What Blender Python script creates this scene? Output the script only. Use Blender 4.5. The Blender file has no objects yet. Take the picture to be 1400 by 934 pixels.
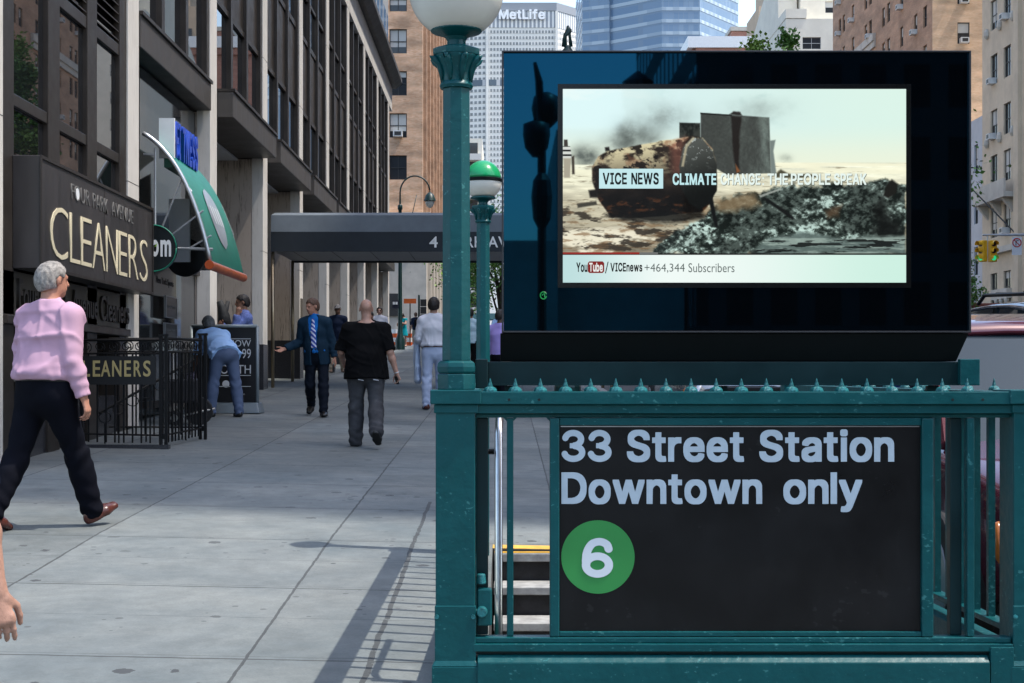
import bpy, math, random
import numpy as np
from mathutils import Vector, Matrix
R = math.radians
S = bpy.context.scene
COL = S.collection

# ------------------------------------------------------------------ camera, sky, sun, exposure
EYE = 1.66
F = 2000.0
cam = bpy.data.cameras.new('camera')
cam.sensor_width = 36.0
cam.lens = 36.0 * F / 1400.0
cam.shift_x = 10.0 / 1400.0
cam.shift_y = 48.0 / 1400.0
cam.clip_start = 0.1
cam.clip_end = 6000
co = bpy.data.objects.new('camera', cam)
COL.objects.link(co)
co.location = (0, 0, EYE)
co.rotation_euler = (R(90), 0, 0)
S.camera = co

EXPO = 1.42
SUN_EL, SUN_AZ = 64.0, 99.0          # azimuth clockwise from the street direction (+Y)
W = bpy.data.worlds.new('World')
S.world = W
W.use_nodes = True
nt = W.node_tree
sky = nt.nodes.new('ShaderNodeTexSky')
sky.sky_type = 'NISHITA'
sky.sun_disc = False
sky.sun_elevation = R(SUN_EL)
sky.sun_rotation = R(SUN_AZ)
sky.air_density = 1.15
sky.dust_density = 1.8
sky.ozone_density = 0.25
nt.links.new(sky.outputs[0], nt.nodes['Background'].inputs[0])
nt.nodes['Background'].inputs[1].default_value = 0.15
sl = bpy.data.lights.new('sun', 'SUN')
sl.energy = 2.0
sl.angle = R(0.55)
sl.color = (1.0, 0.95, 0.87)
so = bpy.data.objects.new('sun', sl)
COL.objects.link(so)
sd = Vector((math.cos(R(SUN_EL)) * math.sin(R(SUN_AZ)), math.cos(R(SUN_EL)) * math.cos(R(SUN_AZ)), math.sin(R(SUN_EL))))
so.rotation_euler = sd.to_track_quat('Z', 'Y').to_euler()
so.location = (20, 0, 60)
vs = S.view_settings
vs.view_transform = 'Standard'
vs.look = 'None'
vs.exposure = EXPO
vs.gamma = 1.0
vs.use_curve_mapping = False
S.render.engine = 'CYCLES'
S.cycles.use_denoising = True
S.cycles.max_bounces = 7
S.cycles.sample_clamp_indirect = 6.0
S.cycles.use_light_tree = True

# ------------------------------------------------------------------ helpers
def g(y):
    if y < 0: return 0.0565 * y * 0.6
    if y <= 10: return 0.0565 * y
    if y <= 80: return 0.565 + 0.04 * (y - 10)
    return 3.365
def G(x, y):
    return g(y) - 0.02 * (x + 1.2)
def at(px, py, Y):
    return Vector(((px - 690) / F * Y, Y, EYE + (515 - py) / F * Y))

def wloc(o):
    v = Vector((0, 0, 0))
    while o is not None:
        v = v + o.location
        o = o.parent
    return v
def thing(name, label, cat, loc=(0, 0, 0), group=None):
    o = bpy.data.objects.new(name, None)
    o.empty_display_size = 0.2
    COL.objects.link(o)
    o.location = loc
    tag(o, label, cat, group)
    return o
def tag(o, label, cat, group=None):
    o['label'] = label
    o['category'] = cat
    if group: o['group'] = group
    return o
def struct(o, kind='structure'):
    o['kind'] = kind
    return o
def new_obj(name, me, parent=None, loc=None):
    o = bpy.data.objects.new(name, me)
    COL.objects.link(o)
    if parent is not None: o.parent = parent
    if loc is not None: o.location = Vector(loc) - (wloc(parent) if parent else Vector((0, 0, 0)))
    return o
def copy_tree(o, parent=None):
    c = o.copy()
    COL.objects.link(c)
    if parent is not None: c.parent = parent
    for ch in list(o.children): copy_tree(ch, c)
    return c

class MB:
    def __init__(s):
        s.v = []; s.f = []; s.m = []; s.mats = []; s.cur = 0
    def use(s, mat):
        if mat not in s.mats: s.mats.append(mat)
        s.cur = s.mats.index(mat)
        return s
    def add(s, vs, fs):
        n = len(s.v)
        s.v += [tuple(v) for v in vs]
        for f in fs:
            s.f.append(tuple(i + n for i in f)); s.m.append(s.cur)
        return s
    def quad(s, a, b, c, d): return s.add([a, b, c, d], [(0, 1, 2, 3)])
    def box(s, x0, x1, y0, y1, z0, z1):
        v = [(x0, y0, z0), (x1, y0, z0), (x1, y1, z0), (x0, y1, z0), (x0, y0, z1), (x1, y0, z1), (x1, y1, z1), (x0, y1, z1)]
        return s.add(v, [(0, 3, 2, 1), (4, 5, 6, 7), (0, 1, 5, 4), (1, 2, 6, 5), (2, 3, 7, 6), (3, 0, 4, 7)])
    def hexa(s, b, t):       # bottom quad, top quad
        return s.add(list(b) + list(t), [(0, 3, 2, 1), (4, 5, 6, 7), (0, 1, 5, 4), (1, 2, 6, 5), (2, 3, 7, 6), (3, 0, 4, 7)])
    def prism(s, pts, d):    # planar polygon extruded by vector d
        n = len(pts); d = Vector(d)
        v = [Vector(p) for p in pts] + [Vector(p) + d for p in pts]
        fs = [tuple(range(n))[::-1], tuple(range(n, 2 * n))] + [(i, (i + 1) % n, n + (i + 1) % n, n + i) for i in range(n)]
        return s.add(v, fs)
    def tube(s, pts, r, n=8, cap=True):
        pts = [Vector(p) for p in pts]
        rs = r if isinstance(r, (list, tuple)) else [r] * len(pts)
        base = len(s.v); up = None
        for i, p in enumerate(pts):
            a = pts[max(0, i - 1)]; b = pts[min(len(pts) - 1, i + 1)]
            t = (b - a)
            if t.length < 1e-9: t = Vector((0, 0, 1))
            t.normalize()
            if up is None:
                up = t.orthogonal().normalized()
            else:
                up = up - t * up.dot(t)
                if up.length < 1e-6: up = t.orthogonal()
                up.normalize()
            w = t.cross(up)
            for k in range(n):
                q = p + (up * math.cos(2 * math.pi * k / n) + w * math.sin(2 * math.pi * k / n)) * rs[i]
                s.v.append(tuple(q))
        for i in range(len(pts) - 1):
            for k in range(n):
                a = base + i * n + k; b = base + i * n + (k + 1) % n
                s.f.append((a, b, b + n, a + n)); s.m.append(s.cur)
        if cap:
            s.f.append(tuple(base + k for k in range(n))[::-1]); s.m.append(s.cur)
            e = base + (len(pts) - 1) * n
            s.f.append(tuple(e + k for k in range(n))); s.m.append(s.cur)
        return s
    def lathe(s, prof, c, n=24, ph=0.0):
        c = Vector(c); base = len(s.v); m = len(prof)
        for r, z in prof:
            for k in range(n):
                a = 2 * math.pi * (k + ph) / n
                s.v.append((c.x + r * math.cos(a), c.y + r * math.sin(a), c.z + z))
        for i in range(m - 1):
            for k in range(n):
                a = base + i * n + k; b = base + i * n + (k + 1) % n
                s.f.append((a, b, b + n, a + n)); s.m.append(s.cur)
        s.f.append(tuple(base + k for k in range(n))[::-1]); s.m.append(s.cur)
        e = base + (m - 1) * n
        s.f.append(tuple(e + k for k in range(n))); s.m.append(s.cur)
        return s
    def disc(s, c, r, axis, th, n=28):
        c = Vector(c); a = Vector(axis).normalized()
        return s.tube([c, c + a * th], r, n)
    def mesh(s, name, org=Vector((0, 0, 0)), smooth=False):
        me = bpy.data.meshes.new(name)
        me.from_pydata([tuple(Vector(v) - org) for v in s.v], [], s.f)
        for m in s.mats: me.materials.append(m)
        if len(s.mats) > 1: me.polygons.foreach_set('material_index', s.m)
        if smooth: me.polygons.foreach_set('use_smooth', [True] * len(me.polygons))
        me.update()
        return me
    def build(s, name, mat=None, parent=None, bevel=0, smooth=False, auto=None):
        if mat is not None: s.mats = [mat]; s.m = [0] * len(s.f)
        me = s.mesh(name, wloc(parent), smooth)
        o = new_obj(name, me, parent)
        if bevel:
            b = o.modifiers.new('bevel', 'BEVEL'); b.width = bevel; b.segments = 2; b.limit_method = 'ANGLE'; b.angle_limit = R(40)
            b.harden_normals = False
        if auto:
            me.polygons.foreach_set('use_smooth', [True] * len(me.polygons))
            try: me.set_sharp_from_angle(angle=R(auto))
            except Exception: pass
        return o

def lin(c):
    return tuple(((x / 255) / 12.92 if x / 255 <= 0.04045 else (((x / 255) + 0.055) / 1.055) ** 2.4) for x in c)

def M(name, col, rough=0.5, metal=0.0, var=0.0, vs=4.0, bump=0.0, bs=60.0, ior=1.45, stretch=(1, 1, 1), col2=None, thr=None, emit=None, es=0.0, coat=0.0, rvar=0.0):
    m = bpy.data.materials.new(name)
    m.use_nodes = True
    t = m.node_tree; n = t.nodes; L = t.links
    b = n['Principled BSDF']
    b.inputs['Base Color'].default_value = (*col, 1)
    b.inputs['Roughness'].default_value = rough
    b.inputs['Metallic'].default_value = metal
    b.inputs['IOR'].default_value = ior
    b.inputs['Coat Weight'].default_value = coat
    if emit:
        b.inputs['Emission Color'].default_value = (*emit, 1); b.inputs['Emission Strength'].default_value = es
    if var or bump or col2 or rvar:
        tc = n.new('ShaderNodeTexCoord'); mp = n.new('ShaderNodeMapping')
        mp.inputs['Scale'].default_value = stretch
        L.new(tc.outputs['Object'], mp.inputs[0])
        nz = n.new('ShaderNodeTexNoise'); nz.inputs['Scale'].default_value = vs; nz.inputs['Detail'].default_value = 6; nz.inputs['Roughness'].default_value = 0.62
        L.new(mp.outputs[0], nz.inputs['Vector'])
        if var or col2:
            cr = n.new('ShaderNodeValToRGB')
            lo, hi = thr or (0.32, 0.68)
            cr.color_ramp.elements[0].position = lo; cr.color_ramp.elements[1].position = hi
            c2 = col2 or tuple(min(1, c * (1 + var)) for c in col)
            c1 = col if col2 else tuple(c * (1 - var) for c in col)
            cr.color_ramp.elements[0].color = (*c1, 1); cr.color_ramp.elements[1].color = (*c2, 1)
            L.new(nz.outputs['Fac'], cr.inputs[0]); L.new(cr.outputs[0], b.inputs['Base Color'])
        if rvar:
            mr = n.new('ShaderNodeMapRange'); mr.inputs[1].default_value = 0.3; mr.inputs[2].default_value = 0.7
            mr.inputs[3].default_value = max(0.02, rough - rvar); mr.inputs[4].default_value = min(1, rough + rvar)
            L.new(nz.outputs['Fac'], mr.inputs[0]); L.new(mr.outputs[0], b.inputs['Roughness'])
        if bump:
            n2 = n.new('ShaderNodeTexNoise'); n2.inputs['Scale'].default_value = bs; n2.inputs['Detail'].default_value = 4
            L.new(mp.outputs[0], n2.inputs['Vector'])
            bp = n.new('ShaderNodeBump'); bp.inputs['Strength'].default_value = bump; bp.inputs['Distance'].default_value = 0.02
            L.new(n2.outputs['Fac'], bp.inputs['Height']); L.new(bp.outputs[0], b.inputs['Normal'])
    return m

def brick_mat(name, c1, c2, mortar, scale=1.0, w=0.21, h=0.075, var=0.25):
    m = M(name, c1, 0.85)
    t = m.node_tree; n = t.nodes; L = t.links; b = n['Principled BSDF']
    tc = n.new('ShaderNodeTexCoord'); sp = n.new('ShaderNodeSeparateXYZ'); ad = n.new('ShaderNodeMath'); cb = n.new('ShaderNodeCombineXYZ')
    L.new(tc.outputs['Object'], sp.inputs[0]); L.new(sp.outputs[0], ad.inputs[0]); L.new(sp.outputs[1], ad.inputs[1])
    L.new(ad.outputs[0], cb.inputs[0]); L.new(sp.outputs[2], cb.inputs[1])
    br = n.new('ShaderNodeTexBrick'); br.inputs['Scale'].default_value = scale
    br.inputs['Brick Width'].default_value = w; br.inputs['Row Height'].default_value = h; br.inputs['Mortar Size'].default_value = 0.008
    br.inputs['Color1'].default_value = (*c1, 1); br.inputs['Color2'].default_value = (*c2, 1); br.inputs['Mortar'].default_value = (*mortar, 1)
    L.new(cb.outputs[0], br.inputs['Vector'])
    nz = n.new('ShaderNodeTexNoise'); nz.inputs['Scale'].default_value = 0.5; nz.inputs['Detail'].default_value = 8
    mp = n.new('ShaderNodeMapping'); mp.inputs['Scale'].default_value = (1, 1, 3)
    L.new(tc.outputs['Object'], mp.inputs[0]); L.new(mp.outputs[0], nz.inputs['Vector'])
    mr = n.new('ShaderNodeMapRange'); mr.inputs[1].default_value = 0.3; mr.inputs[2].default_value = 0.7; mr.inputs[3].default_value = 1 - var; mr.inputs[4].default_value = 1 + var
    L.new(nz.outputs['Fac'], mr.inputs[0])
    mx = n.new('ShaderNodeMix'); mx.data_type = 'RGBA'; mx.blend_type = 'MULTIPLY'; mx.inputs[0].default_value = 1
    L.new(br.outputs['Color'], mx.inputs[6]); L.new(mr.outputs[0], mx.inputs[7]); L.new(mx.outputs[2], b.inputs['Base Color'])
    return m

def grid_mat(name, wall, win, pu, fu, pv=None, fv=0.5, rough_win=0.08, rough=0.6, jitter=0.0, win2=None):
    """facade cladding: windows at pitch pu (fraction fu glazed) and floors at pitch pv (fraction fv glazed)"""
    m = M(name, wall, rough)
    t = m.node_tree; n = t.nodes; L = t.links; b = n['Principled BSDF']
    tc = n.new('ShaderNodeTexCoord'); sp = n.new('ShaderNodeSeparateXYZ')
    L.new(tc.outputs['Object'], sp.inputs[0])
    def mth(op, a, bb):
        q = n.new('ShaderNodeMath'); q.operation = op
        for i, x in enumerate((a, bb)):
            if x is None: continue
            if isinstance(x, (int, float)): q.inputs[i].default_value = x
            else: L.new(x, q.inputs[i])
        return q.outputs[0]
    u = mth('ADD', sp.outputs[0], sp.outputs[1])
    us = mth('DIVIDE', u, pu)
    fr = mth('FRACT', us, None)
    mask = mth('LESS_THAN', fr, fu)
    idx = mth('FLOOR', us, None)
    if pv:
        vs_ = mth('DIVIDE', sp.outputs[2], pv)
        mask = mth('MULTIPLY', mask, mth('LESS_THAN', mth('FRACT', vs_, None), fv))
        idx = mth('ADD', idx, mth('MULTIPLY', mth('FLOOR', vs_, None), 37.3))
    wn = n.new('ShaderNodeTexWhiteNoise'); wn.noise_dimensions = '1D'
    L.new(idx, wn.inputs['W'])
    cr = n.new('ShaderNodeMix'); cr.data_type = 'RGBA'
    cr.inputs[6].default_value = (*win, 1); cr.inputs[7].default_value = (*(win2 or win), 1)
    pw = mth('POWER', wn.outputs['Value'], 3.0)
    L.new(pw, cr.inputs[0])
    mx = n.new('ShaderNodeMix'); mx.data_type = 'RGBA'
    mx.inputs[6].default_value = (*wall, 1)
    L.new(cr.outputs[2], mx.inputs[7]); L.new(mask, mx.inputs[0]); L.new(mx.outputs[2], b.inputs['Base Color'])
    mr = n.new('ShaderNodeMapRange'); mr.inputs[3].default_value = rough; mr.inputs[4].default_value = rough_win
    L.new(mask, mr.inputs[0]); L.new(mr.outputs[0], b.inputs['Roughness'])
    return m

# text built from the built-in outline font, fitted to a rectangle
def text(name, body, org, ux, uz, w, h, mat, parent, depth=0.004, bold=0.0, shear=0.0):
    cu = bpy.data.curves.new('lettering', 'FONT')
    cu.body = body; cu.offset = bold; cu.extrude = 0.5; cu.resolution_u = 4; cu.shear = shear
    ob = bpy.data.objects.new('lettering', cu)
    COL.objects.link(ob)
    bpy.context.view_layer.update()
    dg = bpy.context.evaluated_depsgraph_get()
    me = bpy.data.meshes.new_from_object(ob.evaluated_get(dg))
    bpy.data.objects.remove(ob)
    n = len(me.vertices); c = np.empty(n * 3); me.vertices.foreach_get('co', c); c = c.reshape(-1, 3)
    lo = c.min(0); hi = c.max(0)
    ux = Vector(ux).normalized(); uz = Vector(uz).normalized(); nn = ux.cross(uz)
    q = (c - lo) / np.maximum(hi - lo, 1e-6)
    o = Vector(org) - wloc(parent)
    P = np.array(o) + q[:, :1] * w * np.array(ux) + q[:, 1:2] * h * np.array(uz) + q[:, 2:3] * depth * np.array(nn)
    me.vertices.foreach_set('co', P.astype(np.float32).ravel())
    me.materials.clear(); me.materials.append(mat)
    me.update()
    ob = new_obj(name, me, parent)
    return ob

# outlines of a bold grotesque alphabet (cap height 1000): width; contour; contour ...
GLY = {
 '3': '740;346,-7 409,-6 460,2 525,20 526,23 560,35 568,41 570,40 624,74 664,111 701,159 700,161 718,191 731,228 740,282 739,320 732,359 712,413 691,447 656,488 623,516 639,537 641,536 664,568 682,600 694,634 705,689 705,726 700,762 691,797 684,811 685,812 657,864 624,903 597,928 568,949 535,967 503,980 503,982 443,999 393,1006 320,1005 282,999 224,982 189,966 157,947 149,940 147,941 120,917 118,918 77,874 57,843 41,811 29,776 23,739 27,737 33,714 42,695 54,680 68,668 85,659 105,653 124,651 143,654 162,660 180,670 194,684 205,699 210,709 216,711 218,726 226,745 250,774 291,799 343,811 364,812 401,809 451,792 487,764 501,745 509,726 510,699 503,678 480,649 455,631 407,612 366,607 364,601 339,587 259,586 258,428 345,427 370,411 372,403 399,401 441,392 462,385 497,367 530,337 544,307 545,289 541,272 520,241 495,222 478,212 441,198 418,192 372,188 328,191 305,195 264,209 247,219 221,238 202,261 194,278 190,293 185,294 173,312 157,327 130,341 101,346 65,339 35,320 15,293 7,274 4,255 0,251 9,214 34,161 57,129 66,120 65,118 112,74 114,75 124,66 155,47 214,19 291,-1',
 '6': '730;346,-7 395,-6 431,-2 503,16 569,47 570,50 579,53 608,74 633,98 635,97 660,124 681,153 697,183 699,184 714,218 724,252 729,288 730,307 724,314 726,320 730,322 726,355 728,357 720,393 708,426 692,459 673,486 674,488 651,516 626,541 579,577 547,595 545,594 514,610 468,624 435,630 433,632 372,637 335,636 287,630 213,609 228,659 256,719 288,766 314,789 335,799 374,810 397,814 422,814 466,802 491,788 510,772 520,751 536,686 558,655 585,635 620,626 654,630 685,647 708,675 717,701 718,734 720,736 696,826 686,849 678,861 679,862 663,888 622,929 596,945 597,947 577,957 577,959 527,983 525,982 508,990 506,988 500,992 470,1000 416,1006 358,1002 293,986 233,963 193,938 158,908 127,870 124,863 121,862 92,816 91,811 89,811 64,761 64,757 60,753 41,705 41,697 39,697 24,641 25,639 22,634 13,578 2,443 3,441 1,438 2,391 4,389 2,388 5,366 0,322 3,272 12,239 11,238 31,184 57,141 95,98 132,66 183,35 227,16 287,0;339,189 308,195 274,208 245,226 224,245 207,268 198,291 195,312 198,316 198,338 207,361 223,384 245,404 274,422 306,434 327,439 364,442 389,441 422,435 456,422 485,405 499,393 517,372 529,349 535,326 533,293 524,269 508,247 485,225 458,209 439,200 404,191 366,188',
 'A': '888;0,0 205,0 298,256 586,256 592,253 683,0 887,0 888,84 711,565 551,999 333,999 0,84;364,441 440,679 463,617 524,443',
 'C': '862;392,-12 517,-12 593,-1 669,27 738,71 796,130 839,206 862,286 862,369 666,372 624,282 595,248 558,220 506,195 451,181 385,199 333,227 288,265 252,314 224,373 206,435 198,501 207,567 223,626 262,702 312,757 374,797 451,819 513,803 568,774 612,733 645,681 666,628 860,628 862,712 851,761 806,855 737,931 648,983 544,1009 350,1009 284,994 223,969 164,931 114,884 68,820 35,751 16,692 3,612 0,439 13,324 47,220 108,123 187,52 284,6',
 'D': '807;0,0 385,0 486,11 555,31 617,62 673,103 713,146 761,226 791,312 805,409 807,562 797,659 774,746 737,822 690,883 645,922 596,953 534,978 475,992 395,1000 0,999;201,186 199,811 316,813 395,801 465,773 523,728 555,687 580,638 599,576 609,513 597,416 560,323 504,257 427,211 333,189',
 'E': '651;0,0 651,4 648,186 200,188 201,412 614,412 615,596 219,598 200,600 201,814 645,814 646,999 0,999',
 'F': '639;0,0 198,0 201,399 599,402 596,585 200,586 201,814 427,814 639,815 638,1000 0,999',
 'G': '870;392,-12 518,-12 595,-1 667,24 737,66 794,123 838,196 863,279 870,362 868,544 439,544 435,359 657,359 660,355 647,321 618,272 577,232 530,203 473,185 442,183 387,198 342,220 301,251 251,314 217,387 197,487 202,553 225,636 268,712 324,769 393,806 456,817 508,803 553,780 588,752 618,716 661,629 861,628 863,633 863,712 856,744 834,804 802,858 764,903 716,944 660,975 605,996 549,1008 487,1012 373,1011 293,998 240,979 182,947 130,904 88,855 56,803 29,740 1,612 0,404 11,324 28,262 51,206 86,147 123,103 172,61 217,33 269,10 324,-5',
 'H': '798;0,0 198,0 201,418 596,418 599,0 798,0 798,974 794,1000 599,999 596,604 205,604 199,607 199,999 0,999',
 'I': '512;0,0 511,0 512,184 356,188 356,811 512,815 510,1000 0,999 0,815 157,811 157,188 0,185',
 'K': '782;0,0 198,0 199,298 285,391 562,1 782,0 781,87 447,555 652,776 781,915 781,999 548,1000 201,624 199,999 0,999',
 'L': '625;0,0 625,0 624,186 200,188 199,572 199,999 0,999',
 'M': '998;0,0 195,0 198,526 406,4 590,0 797,527 801,0 997,0 998,593 998,999 752,1000 499,349 248,999 0,999',
 'N': '810;0,0 200,4 201,613 589,0 809,0 810,999 610,999 610,388 221,999 0,999',
 'O': '899;391,-12 520,-11 590,-1 666,25 735,68 794,126 840,196 875,279 894,373 899,543 892,643 869,737 827,827 766,904 690,962 603,998 510,1012 382,1012 312,1002 236,975 167,933 108,875 59,803 25,723 5,626 0,456 7,355 30,262 73,172 134,95 208,39 295,3;447,182 395,195 350,216 310,245 274,282 243,331 220,383 205,444 198,501 207,567 222,622 246,674 276,719 312,757 357,788 406,809 454,818 503,806 548,785 590,756 625,719 652,678 677,626 693,567 701,501 693,435 677,376 654,324 624,280 590,244 548,215 496,192',
 'P': '711;0,0 198,0 201,335 423,335 506,347 555,364 596,388 635,419 662,453 690,506 706,565 711,732 703,787 688,836 664,881 632,919 596,948 555,971 461,996 0,999;201,520 201,815 368,810 420,794 460,766 491,725 509,669 491,610 460,569 420,541 368,525',
 'S': '750;315,-16 492,-11 558,4 614,28 667,64 707,109 734,161 749,223 750,341 743,393 721,445 683,493 634,529 579,557 371,619 305,645 257,678 231,712 228,719 241,747 277,785 323,810 378,824 437,809 489,778 523,736 541,681 735,681 736,768 729,816 707,872 670,920 618,962 558,991 489,1008 413,1012 264,1006 198,988 146,963 97,926 60,882 37,833 26,782 25,660 30,619 50,567 87,521 139,482 198,453 409,390 472,365 520,332 547,293 527,251 486,213 433,187 375,175 305,192 253,224 219,269 201,329 0,328 0,244 9,189 33,130 68,81 118,40 172,12 239,-8',
 'T': '777;291,0 489,4 489,812 777,815 777,999 489,1000 0,999 0,814 290,811',
 'V': '887;338,0 554,1 887,915 883,1000 681,999 472,395 447,319 443,323 205,999 0,999 1,912',
 'W': '1259;249,0 468,0 631,590 790,3 1008,0 1259,915 1259,999 1057,999 919,461 898,389 738,999 522,999 360,384 202,999 0,999 0,915',
 'Y': '871;338,0 534,0 535,375 871,915 869,1000 658,1000 474,703 436,641 217,999 0,999 0,915 336,375',
 'a': '635;218,-15 357,-13 402,-3 440,13 447,0 634,1 635,543 625,619 596,682 548,730 480,761 395,776 260,774 174,756 97,715 66,687 41,654 19,609 21,524 125,494 208,494 229,529 260,560 302,583 340,593 399,567 418,546 433,519 423,506 395,497 212,471 118,447 52,408 12,352 1,297 0,186 7,134 24,92 56,50 101,16 156,-6;295,168 233,193 209,217 203,235 226,261 257,280 361,305 440,315 426,262 403,228 373,200 336,180',
 'b': '692;304,-14 423,-14 493,-1 562,35 618,90 660,162 685,252 692,339 687,499 670,571 639,641 597,696 544,738 481,765 402,776 271,773 229,762 194,743 193,790 193,998 0,998 0,3 188,0 191,21 243,-5;340,172 285,197 239,242 209,304 193,384 210,464 243,526 291,571 347,590 402,566 447,522 477,464 495,384 477,301 445,239 395,192',
 'e': '689;303,-14 470,-9 529,8 585,38 633,81 667,135 677,162 677,246 571,273 488,273 469,235 439,203 401,181 359,170 307,186 264,214 230,256 208,304 689,307 685,505 661,599 616,675 550,733 470,766 411,775 307,776 221,765 138,726 70,661 24,575 1,471 0,298 21,194 65,107 131,41 207,2;217,481 229,509 258,544 290,569 325,585 349,591 370,586 429,550 459,512 470,481',
 'f': '509;135,0 327,0 327,586 483,593 483,766 330,767 329,784 344,822 375,846 482,847 508,936 509,1012 507,1023 493,1028 416,1038 298,1037 227,1016 177,979 145,929 134,881 132,767 0,766 0,590 134,586',
 'i': '236;21,0 214,4 213,766 21,766;54,801 177,800 205,812 227,836 236,867 234,971 215,1005 181,1024 59,1025 30,1012 8,988 0,957 2,853 21,821',
 'l': '200;0,1 200,1 200,999 0,999',
 'n': '632;0,0 192,0 198,458 211,499 235,538 267,565 305,584 333,587 385,560 416,524 433,479 439,427 440,0 632,0 632,208 628,579 603,659 555,723 494,759 423,775 278,774 233,763 191,744 188,767 0,767',
 'o': '708;297,-14 461,-9 514,6 569,35 616,76 657,131 686,194 703,263 708,336 705,485 689,557 659,627 614,688 551,737 482,765 409,776 246,770 187,752 139,725 87,679 50,627 22,564 5,495 0,422 4,277 19,204 49,135 94,75 156,25 226,-4;347,172 291,196 245,242 214,304 197,381 216,464 250,525 302,572 333,585 361,589 416,566 463,519 495,457 512,381 494,301 459,235 406,189 375,176',
 'r': '427;0,0 192,0 193,430 200,475 229,531 281,570 323,583 427,582 427,773 416,775 267,776 226,767 191,752 188,767 0,766',
 's': '615;246,-14 402,-11 454,0 503,19 547,48 580,83 603,123 615,169 612,315 595,360 565,398 531,423 479,447 278,501 246,519 226,540 261,575 316,596 348,585 374,568 401,537 420,500 506,501 602,523 601,613 578,665 544,710 506,739 458,762 406,773 347,776 215,772 167,760 124,741 83,713 52,679 31,641 21,599 25,450 42,407 71,370 108,343 160,320 357,267 388,249 407,228 391,207 364,188 305,168 264,180 229,202 205,232 187,275 104,275 0,252 5,148 23,103 52,63 87,33 132,9 187,-8',
 't': '455;277,-7 395,-7 455,3 455,87 436,177 337,180 314,197 301,232 299,589 437,590 439,762 437,767 299,769 299,915 298,932 107,932 104,768 0,766 0,591 105,589 105,159 118,93 142,52 177,21 222,1',
 'u': '632;219,-9 354,-7 399,4 440,23 444,0 632,2 631,766 439,764 438,334 423,273 391,223 354,195 305,178 246,208 222,234 206,265 193,334 193,764 0,765 0,241 12,151 42,85 87,36 146,5',
 'w': '1023;208,0 399,0 513,387 624,0 815,0 1023,680 1023,766 825,766 741,468 718,382 612,766 416,767 305,386 199,766 0,767 0,683',
 'y': '719;116,-261 242,-260 308,-242 342,-220 370,-192 416,-112 718,678 719,765 517,765 374,370 360,331 203,765 0,765 0,682 245,37 218,-29 183,-66 169,-73 78,-74 54,-164 54,-247 72,-255',
}

def glyph_text(name, body, org, ux, uz, w, h, mat, parent, depth=0.001, track=75, space=280):
    cu = bpy.data.curves.new('lettering', 'CURVE'); cu.dimensions = '2D'; cu.fill_mode = 'BOTH'; cu.extrude = .5
    x = 0.0; xmax = 0
    for i, ch in enumerate(body):
        if ch == ' ': x += space; continue
        q = GLY[ch].split(';'); gw = int(q[0])
        for c in q[1:]:
            P = [tuple(map(float, p.split(','))) for p in c.split()]
            sp = cu.splines.new('POLY'); sp.points.add(len(P) - 1)
            for k, p in enumerate(P): sp.points[k].co = ((x + p[0]) / 1000, p[1] / 1000, 0, 1)
            sp.use_cyclic_u = True
        xmax = x + gw; x += gw + track
    ob = bpy.data.objects.new('lettering', cu); COL.objects.link(ob); bpy.context.view_layer.update()
    me = bpy.data.meshes.new_from_object(ob.evaluated_get(bpy.context.evaluated_depsgraph_get())); bpy.data.objects.remove(ob)
    n = len(me.vertices); c = np.empty(n * 3); me.vertices.foreach_get('co', c); c = c.reshape(-1, 3)
    ux = Vector(ux).normalized(); uz = Vector(uz).normalized(); nn = ux.cross(uz); o = Vector(org) - wloc(parent)
    P = np.array(o) + c[:, :1] * (w / (xmax / 1000)) * np.array(ux) + c[:, 1:2] * h * np.array(uz) + (c[:, 2:3] + .5) * depth * np.array(nn)
    me.vertices.foreach_set('co', P.astype(np.float32).ravel()); me.materials.clear(); me.materials.append(mat); me.update()
    return new_obj(name, me, parent)

def facade(mb, O, u, n, Wd, H, holes, depth=0.18):
    O = Vector(O); u = Vector(u); n = Vector(n); Z = Vector((0, 0, 1))
    us = sorted({0, Wd} | {h[0] for h in holes} | {h[1] for h in holes}); vv = sorted({0, H} | {h[2] for h in holes} | {h[3] for h in holes})
    hs = set()
    for h in holes:
        for i in range(len(us) - 1):
            if h[0] - 1e-6 <= us[i] and us[i + 1] <= h[1] + 1e-6:
                for j in range(len(vv) - 1):
                    if h[2] - 1e-6 <= vv[j] and vv[j + 1] <= h[3] + 1e-6: hs.add((i, j))
    p = lambda a, b, d=0: O + u * a + Z * b - n * d
    for i in range(len(us) - 1):
        j = 0
        while j < len(vv) - 1:
            if (i, j) in hs: j += 1; continue
            k = j
            while k < len(vv) - 1 and (i, k) not in hs: k += 1
            mb.quad(p(us[i], vv[j]), p(us[i + 1], vv[j]), p(us[i + 1], vv[k]), p(us[i], vv[k])); j = k
    for a, b, c, d in holes:
        mb.quad(p(a, c), p(a, d), p(a, d, depth), p(a, c, depth)); mb.quad(p(b, c), p(b, c, depth), p(b, d, depth), p(b, d))
        mb.quad(p(a, c), p(a, c, depth), p(b, c, depth), p(b, c)); mb.quad(p(a, d), p(b, d), p(b, d, depth), p(a, d, depth))

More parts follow.
